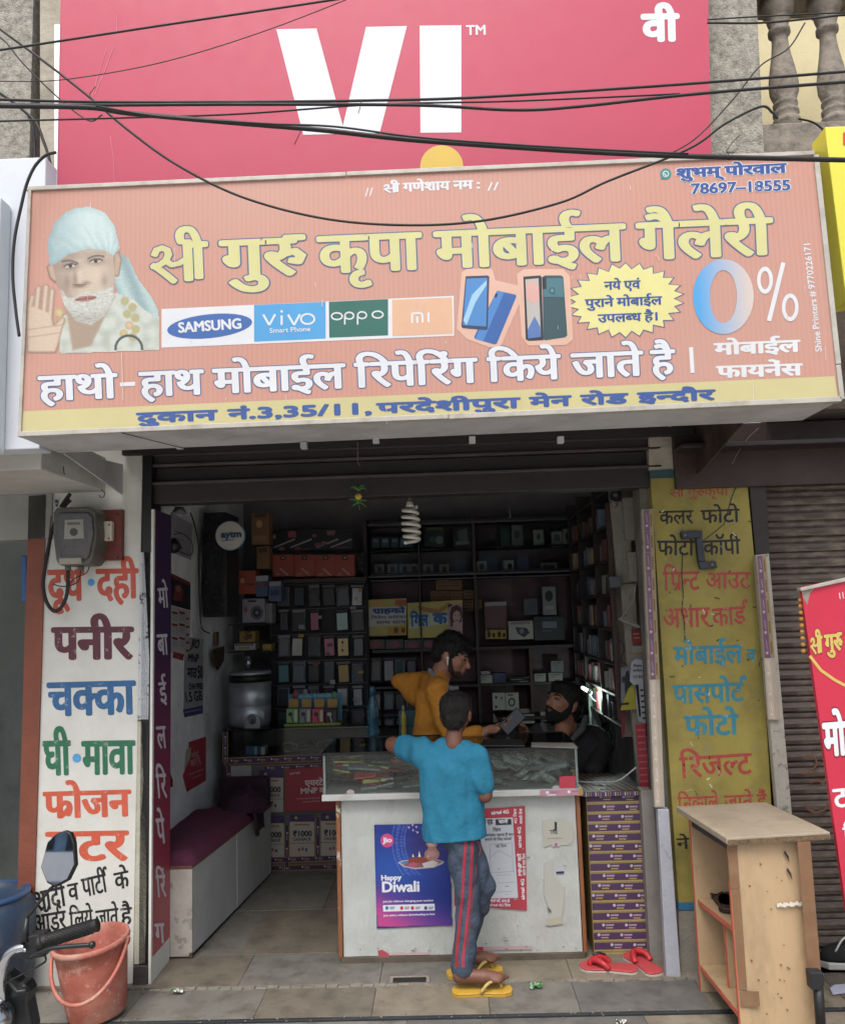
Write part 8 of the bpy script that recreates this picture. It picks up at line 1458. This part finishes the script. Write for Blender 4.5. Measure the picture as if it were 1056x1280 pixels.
def hand(prims, wrist, palm_c, fdir, up, side, s=1.0, curl=(.2, .3, .3, .25), thumb=True, spread=.25):
 """palm and five separate fingers; fdir = way the fingers point, up = back of the hand, side = towards the thumb"""
 f = V(fdir).normalized(); u = V(up).normalized(); d = f.cross(u).normalized()
 if d.dot(V(side)) < 0: d = -d
 P0 = V(palm_c); prims.append(('c', V(wrist), .024 * s, P0 - f * .01 * s, .026 * s))
 for k in (-1, 0, 1): prims.append(('c', P0 - f * .02 * s + d * .016 * k * s, .015 * s, P0 + f * .036 * s + d * .019 * k * s, .0125 * s))
 for i, (L_, r_) in enumerate(((.070, .0088), (.078, .0090), (.072, .0086), (.056, .0076))):
  b = P0 + f * .038 * s + d * (.026 - .0175 * i) * s; a = curl[i]; dirv = f; q = b; dd = (f + d * spread * (.5 - i / 3)).normalized()
  for j, (fr) in enumerate((.45, .32, .23)):
   dd = (dd * math.cos(a) - u * math.sin(a)).normalized(); e = q + dd * L_ * fr * s; prims.append(('c', q, r_ * s * (1 - .08 * j), e, r_ * s * (.92 - .08 * j))); q = e
 if thumb:
  b = P0 - f * .018 * s + d * .030 * s; e1 = b + (f * .5 + d * .85 - u * .15).normalized() * .034 * s; e2 = e1 + (f * .85 + d * .35 - u * .35).normalized() * .028 * s; prims.append(('c', b, .0125 * s, e1, .0105 * s)); prims.append(('c', e1, .0105 * s, e2, .009 * s))
def head_prims(c, F, U, k=1.0, neck_to=None, neck_r=.05, jaw=1.0, nose=1.0):
 """head from a skull, face, jaw, brow, nose, lips, ears; c = centre between the ears, F = facing, U = up"""
 F = V(F).normalized(); U = (V(U) - F * V(U).dot(F)).normalized(); Rr = F.cross(U).normalized(); M3 = Matrix((Rr, F, U)).transposed()   # columns right, forward, up
 L = lambda r, f, u: c + (Rr * r + F * f + U * u) * k
 E = lambda r, f, u, a, b, d: ('e', L(r, f, u), (a * k, b * k, d * k), M3)
 pr = [E(0, -.012, .035, .073, .092, .078), E(0, .022, -.005, .064, .070, .085), E(0, .046, -.062, .040 * jaw, .040, .034), E(0, .076, -.080, .020, .018, .018), E(0, .074, .028, .050, .022, .016),
  ('c', L(0, .090, .015), .010 * k, L(0, .106 * (1 + .04 * nose), -.018), .0125 * k), E(.012, .094, -.024, .009, .010, .008), E(-.012, .094, -.024, .009, .010, .008),
  E(0, .091, -.044, .021, .010, .0055), E(0, .090, -.054, .018, .010, .0065), E(.036, .060, -.010, .022, .022, .020), E(-.036, .060, -.010, .022, .022, .020)]
 for s_ in (1, -1): pr += [E(s_ * .074, -.008, -.005, .010, .018, .028), E(s_ * .078, -.014, .010, .008, .016, .018), E(s_ * .072, .000, -.026, .008, .009, .012)]
 if neck_to is not None: pr.append(('c', L(0, -.020, -.060), neck_r, V(neck_to), neck_r * 1.12))
 return pr, L, M3, (Rr, F, U)
def face_bits(par, L, M3, k, sides=(1, -1), lids='#5a3a2c', brow='#120d0b', lip=None):
 for s_ in sides:
  mb = MB(); mb.ball(L(s_ * .030, .0815, .012), (.0120 * k, .0070 * k, .0052 * k), n=14, M=M3); obj('eye', mb, mat('eye white', '#8f877e', .25, var=.03), par, smooth=True)
  mb = MB(); mb.ball(L(s_ * .030, .0868, .0125), (.0050 * k, .0035 * k, .0046 * k), n=12, M=M3); obj('iris', mb, mat('dark iris', '#120c0a', .15), par, smooth=True)
  mb = MB(); mb.tube([L(s_ * .017, .0880, .0145), L(s_ * .030, .0900, .0185), L(s_ * .044, .083, .0135)], .0036 * k, n=6); obj('eyelid', mb, mat('eyelid skin ' + lids, lids, .5), par, smooth=True)
  mb = MB(); mb.tube([L(s_ * .014, .0955, .030), L(s_ * .030, .096, .037), L(s_ * .050, .080, .031)], [.0035 * k, .0045 * k, .002 * k], n=6); obj('eyebrow', mb, mat('brow hair', brow, .7), par, smooth=True)
 if lip: mb = MB(); mb.tube([L(-.020, .0955, -.049), L(0, .103, -.048), L(.020, .0955, -.049)], [.002, .0042, .002], n=6); obj('lips', mb, mat('lips ' + lip, lip, .5), par, smooth=True)
def strands(parent, hair, n, flow, ln=.016, r=.0009, m=None, seed=1):
 random.seed(seed); vs_ = hair.data.vertices; base = wloc(parent); mb = MB()
 for i in range(n):
  v = vs_[random.randrange(len(vs_))]; nn_ = v.normal; f = V(flow) + V((random.uniform(-.5, .5), random.uniform(-.5, .5), random.uniform(-.3, .3))); f = (f - nn_ * f.dot(nn_)).normalized(); p = v.co + base; l = ln * random.uniform(.6, 1.3)
  mb.tube([p - nn_ * .002, p + nn_ * .003 + f * l * .5, p + nn_ * random.uniform(.001, .005) + f * l], [r, r, r * .3], n=3, cap=False)
 return obj('hair_strands', mb, m, parent, kind='stuff')
M_bsk = skin_mat('boy brown skin', '#6f4838'); M_bsk2 = M_bsk
by = thing('person', 'boy in turquoise T-shirt, blue striped track pants and yellow slippers seen from behind', 'person', at(590, 1230, Z=0))
BY = -.12
A = lambda x, y, dy=0: at(x, y, Y=BY + dy)
hc = A(570, 893, .02)
hp_pr, L, M3, ax_ = head_prims(hc, (.28, .93, -.06), (.03, 0, 1), .84, neck_to=A(567, 930, -.01), neck_r=.034)
bp = list(hp_pr)
shL, shR = A(527, 939, .03), A(597, 946, -.02)
bp += [('c', shL, .045, shR, .045), ('c', A(562, 955), .055, A(566, 1040), .06)]
elL = at(491, 931, Y=.05); bp += [('c', shL, .043, elL, .036), ('c', elL, .036, at(512, 934, Y=.22), .029), ('c', at(512, 934, Y=.22), .029, at(530, 935, Y=.30), .024)]
hand(bp, at(530, 935, Y=.30), at(540, 934.5, Y=.34), (.6, .6, .0), (0, 0, 1), (.5, -.5, 0), .8)
elR = A(606, 994, -.03); bp += [('c', shR, .040, elR, .034), ('c', elR, .033, at(600, 968, Y=.08), .026)]
hand(bp, at(600, 966, Y=.09), at(598, 958, Y=.105), (-.1, .25, 1), (.1, 1, -.1), (-1, 0, 0), .8)
kN, aN = A(585, 1130, -.01), A(579, 1213, -.02); kF, aF = A(604, 1108, .06), A(581, 1200, .12)
bp += [('c', A(578, 1055), .05, kN, .034), ('c', kN, .034, aN, .029), ('c', A(583, 1055, .03), .045, kF, .032), ('c', kF, .032, aF, .029)]
def foot(prims, heel, toe, s=1.0):
 h, t = V(heel), V(toe); d = (t - h); d.z = 0; d.normalize(); sd_ = V((-d.y, d.x, 0))
 prims.append(('c', h + V((0, 0, .030 * s)), .028 * s, h + d * .10 * s + V((0, 0, .026 * s)), .026 * s)); prims.append(('c', h + d * .10 * s + V((0, 0, .026 * s)), .030 * s, h + d * .165 * s + V((0, 0, .020 * s)), .022 * s)); prims.append(('c', h + V((0, 0, .03)), .027 * s, h + V((0, 0, .09)) + d * .01, .027 * s))
 for i in range(5): b = h + d * (.165 - .006 * i) * s + sd_ * (.022 - .012 * i) * s; prims.append(('c', b + V((0, 0, .018)), (.0115 if i == 0 else .0085) * s, b + d * (.034 - .003 * i) * s + V((0, 0, .014)), (.010 if i == 0 else .007) * s))
h1 = at(574, 1236, Z=.022); t1 = at(628, 1235, Z=.022); h2 = at(572, 1214, Z=.022); t2 = at(609, 1210, Z=.022)
foot(bp, h1 + V((0, 0, .018)), t1, 1.0); foot(bp, h2 + V((0, 0, .018)), t2, .95)
bp.append(('c', aN, .028, h1 + V((.01, 0, .07)), .029)); bp.append(('c', aF, .028, h2 + V((.01, 0, .07)), .028))
blend('body', bp, .0065, M_bsk, by, 4)
def seg(a, b, t): return V(a).lerp(V(b), t)
sp_ = [('c', A(527, 945, .02), .058, A(596, 951, -.02), .052), ('c', A(556, 938), .048, A(582, 940), .046)]
for x0_, x1_, r0_, r1_, y0_ in ((542, 549, .060, .070, 958), (556, 559, .072, .076, 962), (572, 573, .073, .076, 964), (587, 586, .060, .068, 966)): sp_ += [('c', A(x0_, y0_), r0_, A((x0_ + x1_) / 2, 1010), (r0_ + r1_) / 2 * .97), ('c', A((x0_ + x1_) / 2, 1010), (r0_ + r1_) / 2 * .97, A(x1_, 1092), r1_)]
sp_ += [('c', shL, .058, seg(shL, elL, .55), .052), ('c', shR, .054, seg(shR, elR, .72), .048)]
M_tee = mat('turquoise cotton', '#18708f', .85, var=.12, vs=5, bump=.6, bs=18, bd=.02, dirt='#166787', ds=5, da=.35)
ctw = (seg(shL, elL, .66), (elL - shL).normalized()); ctr = (seg(shR, elR, .80), (elR - shR).normalized())
def tfold(p): 
 q = p - V(by.location); return .0085 * (1 - abs(noise.noise((p.x * 15 + p.z * 3, p.y * 12, p.z * 4.5))) * 3.2) * .7 + .004 * noise.noise((p.x * 8 - p.z * 9, p.y * 8, p.z * 9)) + .002 * noise.noise((p.x * 35, p.y * 35, p.z * 20))
tee = blend('t_shirt', sp_, .0075, M_tee, by, 8, fold=tfold, cut=[(A(560, 1048), (0.05, 0, -1)), (ctw[0], ctw[1])])
so = tee.modifiers.new('thick', 'SOLIDIFY'); so.thickness = .003; so.offset = 0
tp_ = [('c', A(573, 1048), .070, A(581, 1050, .02), .068), ('c', A(578, 1060, -.005), .066, kN, .048), ('c', kN, .048, A(580, 1200, -.02), .047), ('c', A(580, 1195, -.02), .047, A(578, 1212, -.02), .050),
 ('c', A(584, 1060, .04), .062, kF, .047), ('c', kF, .047, A(580, 1185, .12), .043), ('c', kF, .047, A(598, 1135, .08), .044)]
M_trs = mat('blue grey track fabric', '#3d4a5c', .8, var=.15, vs=12, bump=.7, bs=20, bd=.02)
trs = blend('track_pants', tp_, .007, M_trs, by, 6, fold=folds(.0075, (13, 13, 9), 3), cut=[(A(576, 1216, -.02), (0, 0, -1))])
def ribbon(name, pts, w, m, par, target, off=.0016):
 mb = MB(); vs_ = []
 for i, (x, y) in enumerate(pts):
  a, b = A(x - w / 2, y, -.3), A(x + w / 2, y, -.3); vs_ += [a, (a + b) / 2, b]
 n = len(pts); mb.add(vs_, [(3 * i + j, 3 * i + j + 1, 3 * i + j + 4, 3 * i + j + 3) for i in range(n - 1) for j in (0, 1)]); o = obj(name, mb, m, par, smooth=True)
 bmt = bmesh.new(); bmt.from_mesh(target.data); from mathutils.bvhtree import BVHTree; tr = BVHTree.FromBMesh(bmt); base = wloc(par)
 last = None
 for v in o.data.vertices:
  w_ = v.co + base; d = (w_ - CAMP).normalized(); hit = tr.ray_cast(CAMP - base, d)
  if hit[0] is not None: v.co = hit[0] + hit[1] * off; last = v.co.copy()
  elif last is not None: v.co = last + V((.001, 0, 0))
 bmt.free(); return o
def smoothpts(P_, n=10): q = spline([V((x, y, 0)) for x, y in P_], n); return [(p.x, p.y) for p in q]
M_str = mat('red stripe tape', '#9c2c3c', .7, var=.1)
ribbon('side_stripe', smoothpts([(582, 1051), (580, 1080), (578, 1120), (574, 1160), (571, 1195), (572, 1209)]), 3.6, M_str, by, trs)
ribbon('side_stripe', smoothpts([(590, 1051), (589, 1080), (587, 1120), (583, 1160), (579, 1195), (579, 1210)]), 3.6, M_str, by, trs)
ribbon('pocket_trim', smoothpts([(597, 1052), (600, 1062), (598, 1070)]), 2.6, mat('dusky pink trim', '#8a5560', .7), by, trs)
ribbon('seam_line', smoothpts([(596, 1075), (592, 1110), (588, 1150), (584, 1185)]), .7, M_str, by, trs)
Mh = hairm('short black hair', '#15110f')
hr = [('e', L(0, -.016, .040), (.080 * .84, .098 * .84, .080 * .84), M3), ('e', L(0, -.045, -.005), (.068 * .84, .062 * .84, .070 * .84), M3), ('e', L(0, .045, .070), (.060 * .84, .048 * .84, .040 * .84), M3), ('e', L(0, -.050, -.040), (.052 * .84, .048 * .84, .035 * .84), M3)]
hb_ = blend('hair', hr, .006, Mh, by, 2, fold=lambda p: .0035 * noise.noise((p.x * 60, p.y * 60, p.z * 30)) + .002 * noise.noise((p.x * 140, p.y * 140, p.z * 60)))
strands(by, hb_, 1500, (0, -.2, -1), .013, .0008, Mh, 5); face_bits(by, L, M3, .84)
d1 = (t1 - h1); slipper('yellow_slipper', 'yellow flip-flop on the near foot of the boy, toe pointing right', ((h1.x + t1.x) / 2 + .005, (h1.y + t1.y) / 2), math.degrees(math.atan2(d1.y, d1.x)), .252, M_ys, mat('pale yellow strap', '#b59c5a', .5), mat('yellow outsole', '#a88426', .7), group='yellow flip-flops worn by the boy')
d2 = (t2 - h2); slipper('yellow_slipper', 'yellow flip-flop on the far foot of the boy, closer to the counter', ((h2.x + t2.x) / 2 + .01, (h2.y + t2.y) / 2), math.degrees(math.atan2(d2.y, d2.x)), .25, M_ys, mat('pale yellow strap', '#b59c5a', .5), mat('yellow outsole', '#a88426', .7), group='yellow flip-flops worn by the boy')
MY = .80
A2 = lambda x, y, dy=0: at(x, y, Y=MY + dy)
mn = thing('person', 'young man in mustard shirt with wireless earbud holding out a phone', 'person', (at(545, 1000, Y=MY).x, MY, 0))
M_msk = skin_mat('man tan skin', '#9a6c56')
hc = A2(563, 822, -.02)
pr, L, M3, ax_ = head_prims(hc, (.90, -.20, -.33), (.30, -.03, 1), .98, neck_to=A2(547, 853, .01), neck_r=.053, nose=1.4)
mp = list(pr); s1_ = A2(545, 862, -.15); s2_ = A2(534, 852, .15); 
el1 = A2(562, 922, -.22); wr1 = A2(601, 917, -.24); el2 = A2(499, 851, .17); wr2 = A2(532, 884, .10)
mp += [('c', s1_, .05, s2_, .05), ('c', A2(543, 885, -.02), .06, A2(543, 950), .07), ('c', s1_, .050, el1, .040), ('c', el1, .038, wr1, .026), ('c', s2_, .048, el2, .038), ('c', el2, .036, wr2, .028)]
hand(mp, wr1, A2(617, 911, -.25), (.95, .0, .32), (.28, .25, -.9), (-.1, -.9, .3), .98, curl=(.35, .25, .22, .2), spread=.5)
hand(mp, wr2, A2(544, 890, .04), (.6, -.3, -.7), (-.6, .6, 0), (0, -.6, 0), .95)
hip = V((A2(541, 1000).x, MY, .84)); 
for s_ in (-1, 1): mp += [('c', hip + V((0, s_ * .09, 0)), .085, hip + V((.02, s_ * .10, -.42)), .058), ('c', hip + V((.02, s_ * .10, -.42)), .05, hip + V((0, s_ * .10, -.80)), .04), ('c', hip + V((-.02, s_ * .10, -.845)), .035, hip + V((.14, s_ * .11, -.852)), .028)]
mp += [('c', A2(540, 945), .085, hip, .095)]
blend('body', mp, .007, M_msk, mn, 4)
cs1 = seg(el1, wr1, .86); cs2 = seg(el2, wr2, .98)
zH = hip + V((0, 0, -.12)); shp = [('c', s1_, .062, s2_, .060)]
for y0_ in (-.07, .0, .07): shp += [('c', A2(541, 872, y0_), .088, A2(538, 905, y0_), .092), ('c', A2(538, 905, y0_), .092, zH + V((.01, y0_, 0)), .105)]
shp += [('c', s1_, .062, el1, .050), ('c', el1, .050, cs1, .038), ('c', s2_, .056, el2, .045), ('c', el2, .045, cs2, .038), ('c', A2(546, 850, -.03), .054, A2(543, 850, .04), .052)]
M_must = mat('mustard cotton', '#c4821f', .85, var=.12, vs=6, bump=.8, bs=22, dirt='#85501a', ds=6, da=.4, bd=.02)
sh_o = blend('shirt', shp, .0085, M_must, mn, 6, fold=lambda p: .011 * (math.sin((p.x * 1.0 - p.z * 1.7) * 24 + 3 * noise.noise((p.x * 6, p.y * 6, p.z * 6))) * .45 + 1.3 * noise.noise((p.x * 9, p.y * 9, p.z * 9))) + .002 * noise.noise((p.x * 35, p.y * 35, p.z * 30)), cut=[(cs1 + (wr1 - el1) * 0, (wr1 - el1).normalized())] if False else None)
blend('cuff', [('c', seg(el1, wr1, .84), .036, seg(el1, wr1, .98), .034)], .005, mat('patterned grey cuff', '#8a9094', .8, var=.5, vs=70), mn, 2)
blend('collar', [('c', A2(537, 838, -.03), .013, A2(546, 848, -.085), .015), ('c', A2(546, 848, -.085), .015, A2(563, 861, -.095), .014), ('c', A2(563, 861, -.095), .014, A2(571, 860, -.05), .012)], .006, mat('patterned grey collar', '#7f868c', .8, var=.5, vs=70), mn, 2)
blend('trousers', [('c', hip + V((0, -.05, -.06)), .098, hip + V((0, .05, -.06)), .098)] + [q for s_ in (-1, 1) for q in (('c', hip + V((0, s_ * .08, -.08)), .085, hip + V((.02, s_ * .10, -.42)), .075), ('c', hip + V((.02, s_ * .10, -.42)), .075, hip + V((0, s_ * .10, -.80)), .065))], .01, mat('dark denim', '#20242e', .85, var=.2, bump=.3), mn, 4)
k = .98
hairp = [('e', L(0, -.018, .052), (.082 * k, .098 * k, .078 * k), M3), ('e', L(0, .035, .088), (.066 * k, .062 * k, .044 * k), M3), ('e', L(0, .070, .080), (.050 * k, .036 * k, .026 * k), M3), ('e', L(0, -.06, .005), (.068 * k, .048 * k, .062 * k), M3), ('e', L(0, -.010, .110), (.060 * k, .070 * k, .034 * k), M3)]
for s_ in (1, -1): hairp.append(('e', L(s_ * .068, .012, .028), (.010 * k, .022 * k, .034 * k), M3))
random.seed(77)
for i in range(34):
 r_, f_ = random.uniform(-.05, .05), random.uniform(-.06, .10); b_ = L(r_, f_, .112 - f_ * f_ * 3.5); hairp.append(('c', b_, .010, b_ + (V((.35, 0, .8)) + V((random.uniform(-.5, .6), random.uniform(-.4, .4), 0))).normalized() * random.uniform(.010, .026), .0035))
hm2_ = blend('hair', hairp, .0055, hairm('thick black hair', '#0b0908'), mn, 1, fold=lambda p: .005 * noise.noise((p.x * 50, p.y * 50, p.z * 35)) + .0025 * noise.noise((p.x * 130, p.y * 130, p.z * 90)))
strands(mn, hm2_, 1300, (.5, 0, .3), .018, .0009, hairm('thick black hair', '#0b0908'), 6)
M_beard = mat('short beard stubble', '#35231c', .8, var=.35, vs=90, bump=.8, bs=200)
blend('beard', [('e', L(0, .050, -.066), (.043 * k, .041 * k, .030 * k), M3), ('e', L(0, .078, -.082), (.022 * k, .018 * k, .016 * k), M3)] + [q for s_ in (1, -1) for q in (('c', L(s_ * .062, .014, -.010), .012, L(s_ * .050, .032, -.058), .016),)], .005, M_beard, mn, 2)
mb = MB(); mb.tube([L(-.018, .099, -.037), L(0, .105, -.035), L(.018, .099, -.037)], [.002, .004, .002], n=6); obj('moustache', mb, M_beard, mn, smooth=True)
face_bits(mn, L, M3, k, lip='#6a3a30')
eb = thing('earbud', 'white wireless earbud in the ear of the man in mustard', 'earbud', L(.080, .004, -.004)); obj('bud', MB().ball(L(.086, .002, .000), .0085, n=12), mat('glossy white plastic', '#d5d5d8', .2), eb, smooth=True); obj('stem', MB().tube([L(.088, .004, -.002), L(.090, .014, -.036)], [.0045, .0038], n=10), mat('glossy white plastic', '#d5d5d8'), eb, smooth=True)
ph = thing('held_phone', 'dark mobile phone held out over the counter by the man in mustard', 'phone', A2(643, 901, -.26)); T = Matrix.Translation(A2(640, 902, -.262)) @ Matrix.Rotation(R(-40), 4, 'Y') @ Matrix.Rotation(R(18), 4, 'Z')
obj('case', MB().box(-.068, .068, -.005, .005, -.034, .034, None, T), mat('dark phone case', '#22252a', .35, var=.1), ph, bevel=.004); obj('screen', MB().box(-.062, .062, -.0062, -.0052, -.029, .029, None, T), mat('dark screen glass', '#14181e', .08), ph)
KY = .88
A3 = lambda x, y, dy=0: at(x, y, Y=KY + dy)
kp = thing('person', 'bearded shopkeeper in dark shirt seated behind the counter looking up left', 'person', (at(705, 1000, Y=KY).x, KY, 0)); M_ksk = skin_mat('keeper brown skin', '#93674f')
hc = A3(704, 880, -.04); k = 1.02
pr, L, M3, ax_ = head_prims(hc, (-.74, -.60, .26), (.22, .05, 1), k, neck_to=A3(708, 916, .0), neck_r=.055, nose=1.2)
kpz = list(pr); sA = A3(676, 919, -.06); sB = A3(743, 920, .05); eA = A3(646, 944, -.14); wA = A3(660, 915, -.24)
wA = A3(655, 914, -.26); kpz += [('c', sA, .052, sB, .052), ('c', A3(705, 945), .10, V((A3(705, 945).x, KY + .02, .62)), .12), ('c', sA, .048, eA, .040), ('c', eA, .038, wA, .026), ('c', sB, .048, V((sB.x + .04, KY - .02, .80)), .042), ('c', V((sB.x + .04, KY - .02, .80)), .04, V((sB.x - .06, KY - .22, .72)), .03)]
hand(kpz, wA, A3(650, 908, -.27), (-.6, -.1, .6), (.6, .3, .5), (0, -.9, .2), .95, curl=(.4, .35, .35, .35))
kpz += [('c', V((A3(705, 945).x, KY + .02, .60)), .13, V((A3(705, 945).x - .05, KY - .35, .58)), .09), ('c', V((A3(705, 945).x + .12, KY + .02, .58)), .09, V((A3(705, 945).x + .10, KY - .25, .56)), .07)]
blend('body', kpz, .007, M_ksk, kp, 4)
shk = [('c', sA, .060, sB, .060)]
for x_ in (684, 700, 716, 732): shk.append(('c', A3(x_, 934), .095, V((A3(705, 945).x + (x_ - 708) * .0045, KY + .02, .60)), .12))
shk += [('c', sA, .060, eA, .050), ('c', eA, .050, seg(eA, wA, .8), .040), ('c', sB, .060, V((sB.x + .04, KY - .02, .80)), .052), ('c', V((sB.x + .04, KY - .02, .80)), .05, V((sB.x - .06, KY - .22, .72)), .042)]
blend('shirt', shk, .009, mat('dark charcoal shirt', '#2a282b', .85, var=.15, vs=8, bump=.35, bs=40), kp, 5, fold=folds(.007, (10, 10, 9), 7))
blend('collar', [('c', A3(678, 906, -.09), .016, A3(683, 918, -.13), .016), ('c', A3(683, 918, -.13), .016, A3(692, 932, -.15), .010), ('c', A3(732, 898, -.03), .018, A3(727, 912, -.10), .020), ('c', A3(727, 912, -.10), .020, A3(708, 932, -.15), .012)], .006, mat('grey collar cloth', '#4c4c50', .85, var=.1), kp, 2)
blend('bare_chest', [('c', A3(704, 912, -.07), .050, A3(700, 926, -.115), .034)], .006, M_ksk, kp, 3)
hk = [('e', L(0, -.018, .045), (.082 * k, .100 * k, .078 * k), M3), ('e', L(0, -.055, .0), (.074 * k, .055 * k, .075 * k), M3), ('e', L(0, .040, .085), (.060 * k, .048 * k, .030 * k), M3), ('e', L(0, -.065, -.045), (.060 * k, .045 * k, .045 * k), M3)]
for s_ in (1, -1): hk += [('e', L(s_ * .070, .010, .030), (.012 * k, .022 * k, .034 * k), M3)]
hk2_ = blend('hair', hk, .006, hairm('combed black hair', '#0d0b0a'), kp, 2, fold=lambda p: .004 * noise.noise((p.x * 55, p.y * 55, p.z * 35)))
strands(kp, hk2_, 1000, (.6, .4, -.2), .018, .0009, hairm('combed black hair', '#0d0b0a'), 7)
blend('beard', [('e', L(0, .046, -.066), (.052 * k, .052 * k, .040 * k), M3), ('e', L(0, .078, -.086), (.028 * k, .022 * k, .022 * k), M3)] + [q for s_ in (1, -1) for q in (('c', L(s_ * .066, .010, -.005), .014, L(s_ * .054, .034, -.058), .022), )] , .0055, mat('full black beard', '#0e0b0a', .8, var=.3, vs=90, bump=.9, bs=180), kp, 2, fold=lambda p: .003 * noise.noise((p.x * 60, p.y * 60, p.z * 60)))
mb = MB(); mb.tube([L(-.028, .088, -.044), L(-.012, .103, -.035), L(0, .106, -.034), L(.012, .103, -.035), L(.028, .088, -.044)], [.004, .0055, .005, .0055, .004], n=8); obj('moustache', mb, mat('full black beard', '#0e0b0a'), kp, smooth=True)
face_bits(kp, L, M3, k, lip='#5f3630')
st_ = thing('stool', 'round stool under the seated shopkeeper, hidden behind the counter', 'stool', (A3(705, 945).x, KY, 0)); obj('seat', MB().lathe([(0, .42), (.17, .42), (.17, .455), (0, .455)], (A3(705, 945).x, KY, 0), n=24), M_lam2, st_)
for i in range(4): a_ = R(45 + 90 * i); obj('leg', MB().tube([(A3(705, 945).x + .12 * math.cos(a_), KY + .12 * math.sin(a_), .42), (A3(705, 945).x + .16 * math.cos(a_), KY + .16 * math.sin(a_), .005)], .012), M_lam2, st_)
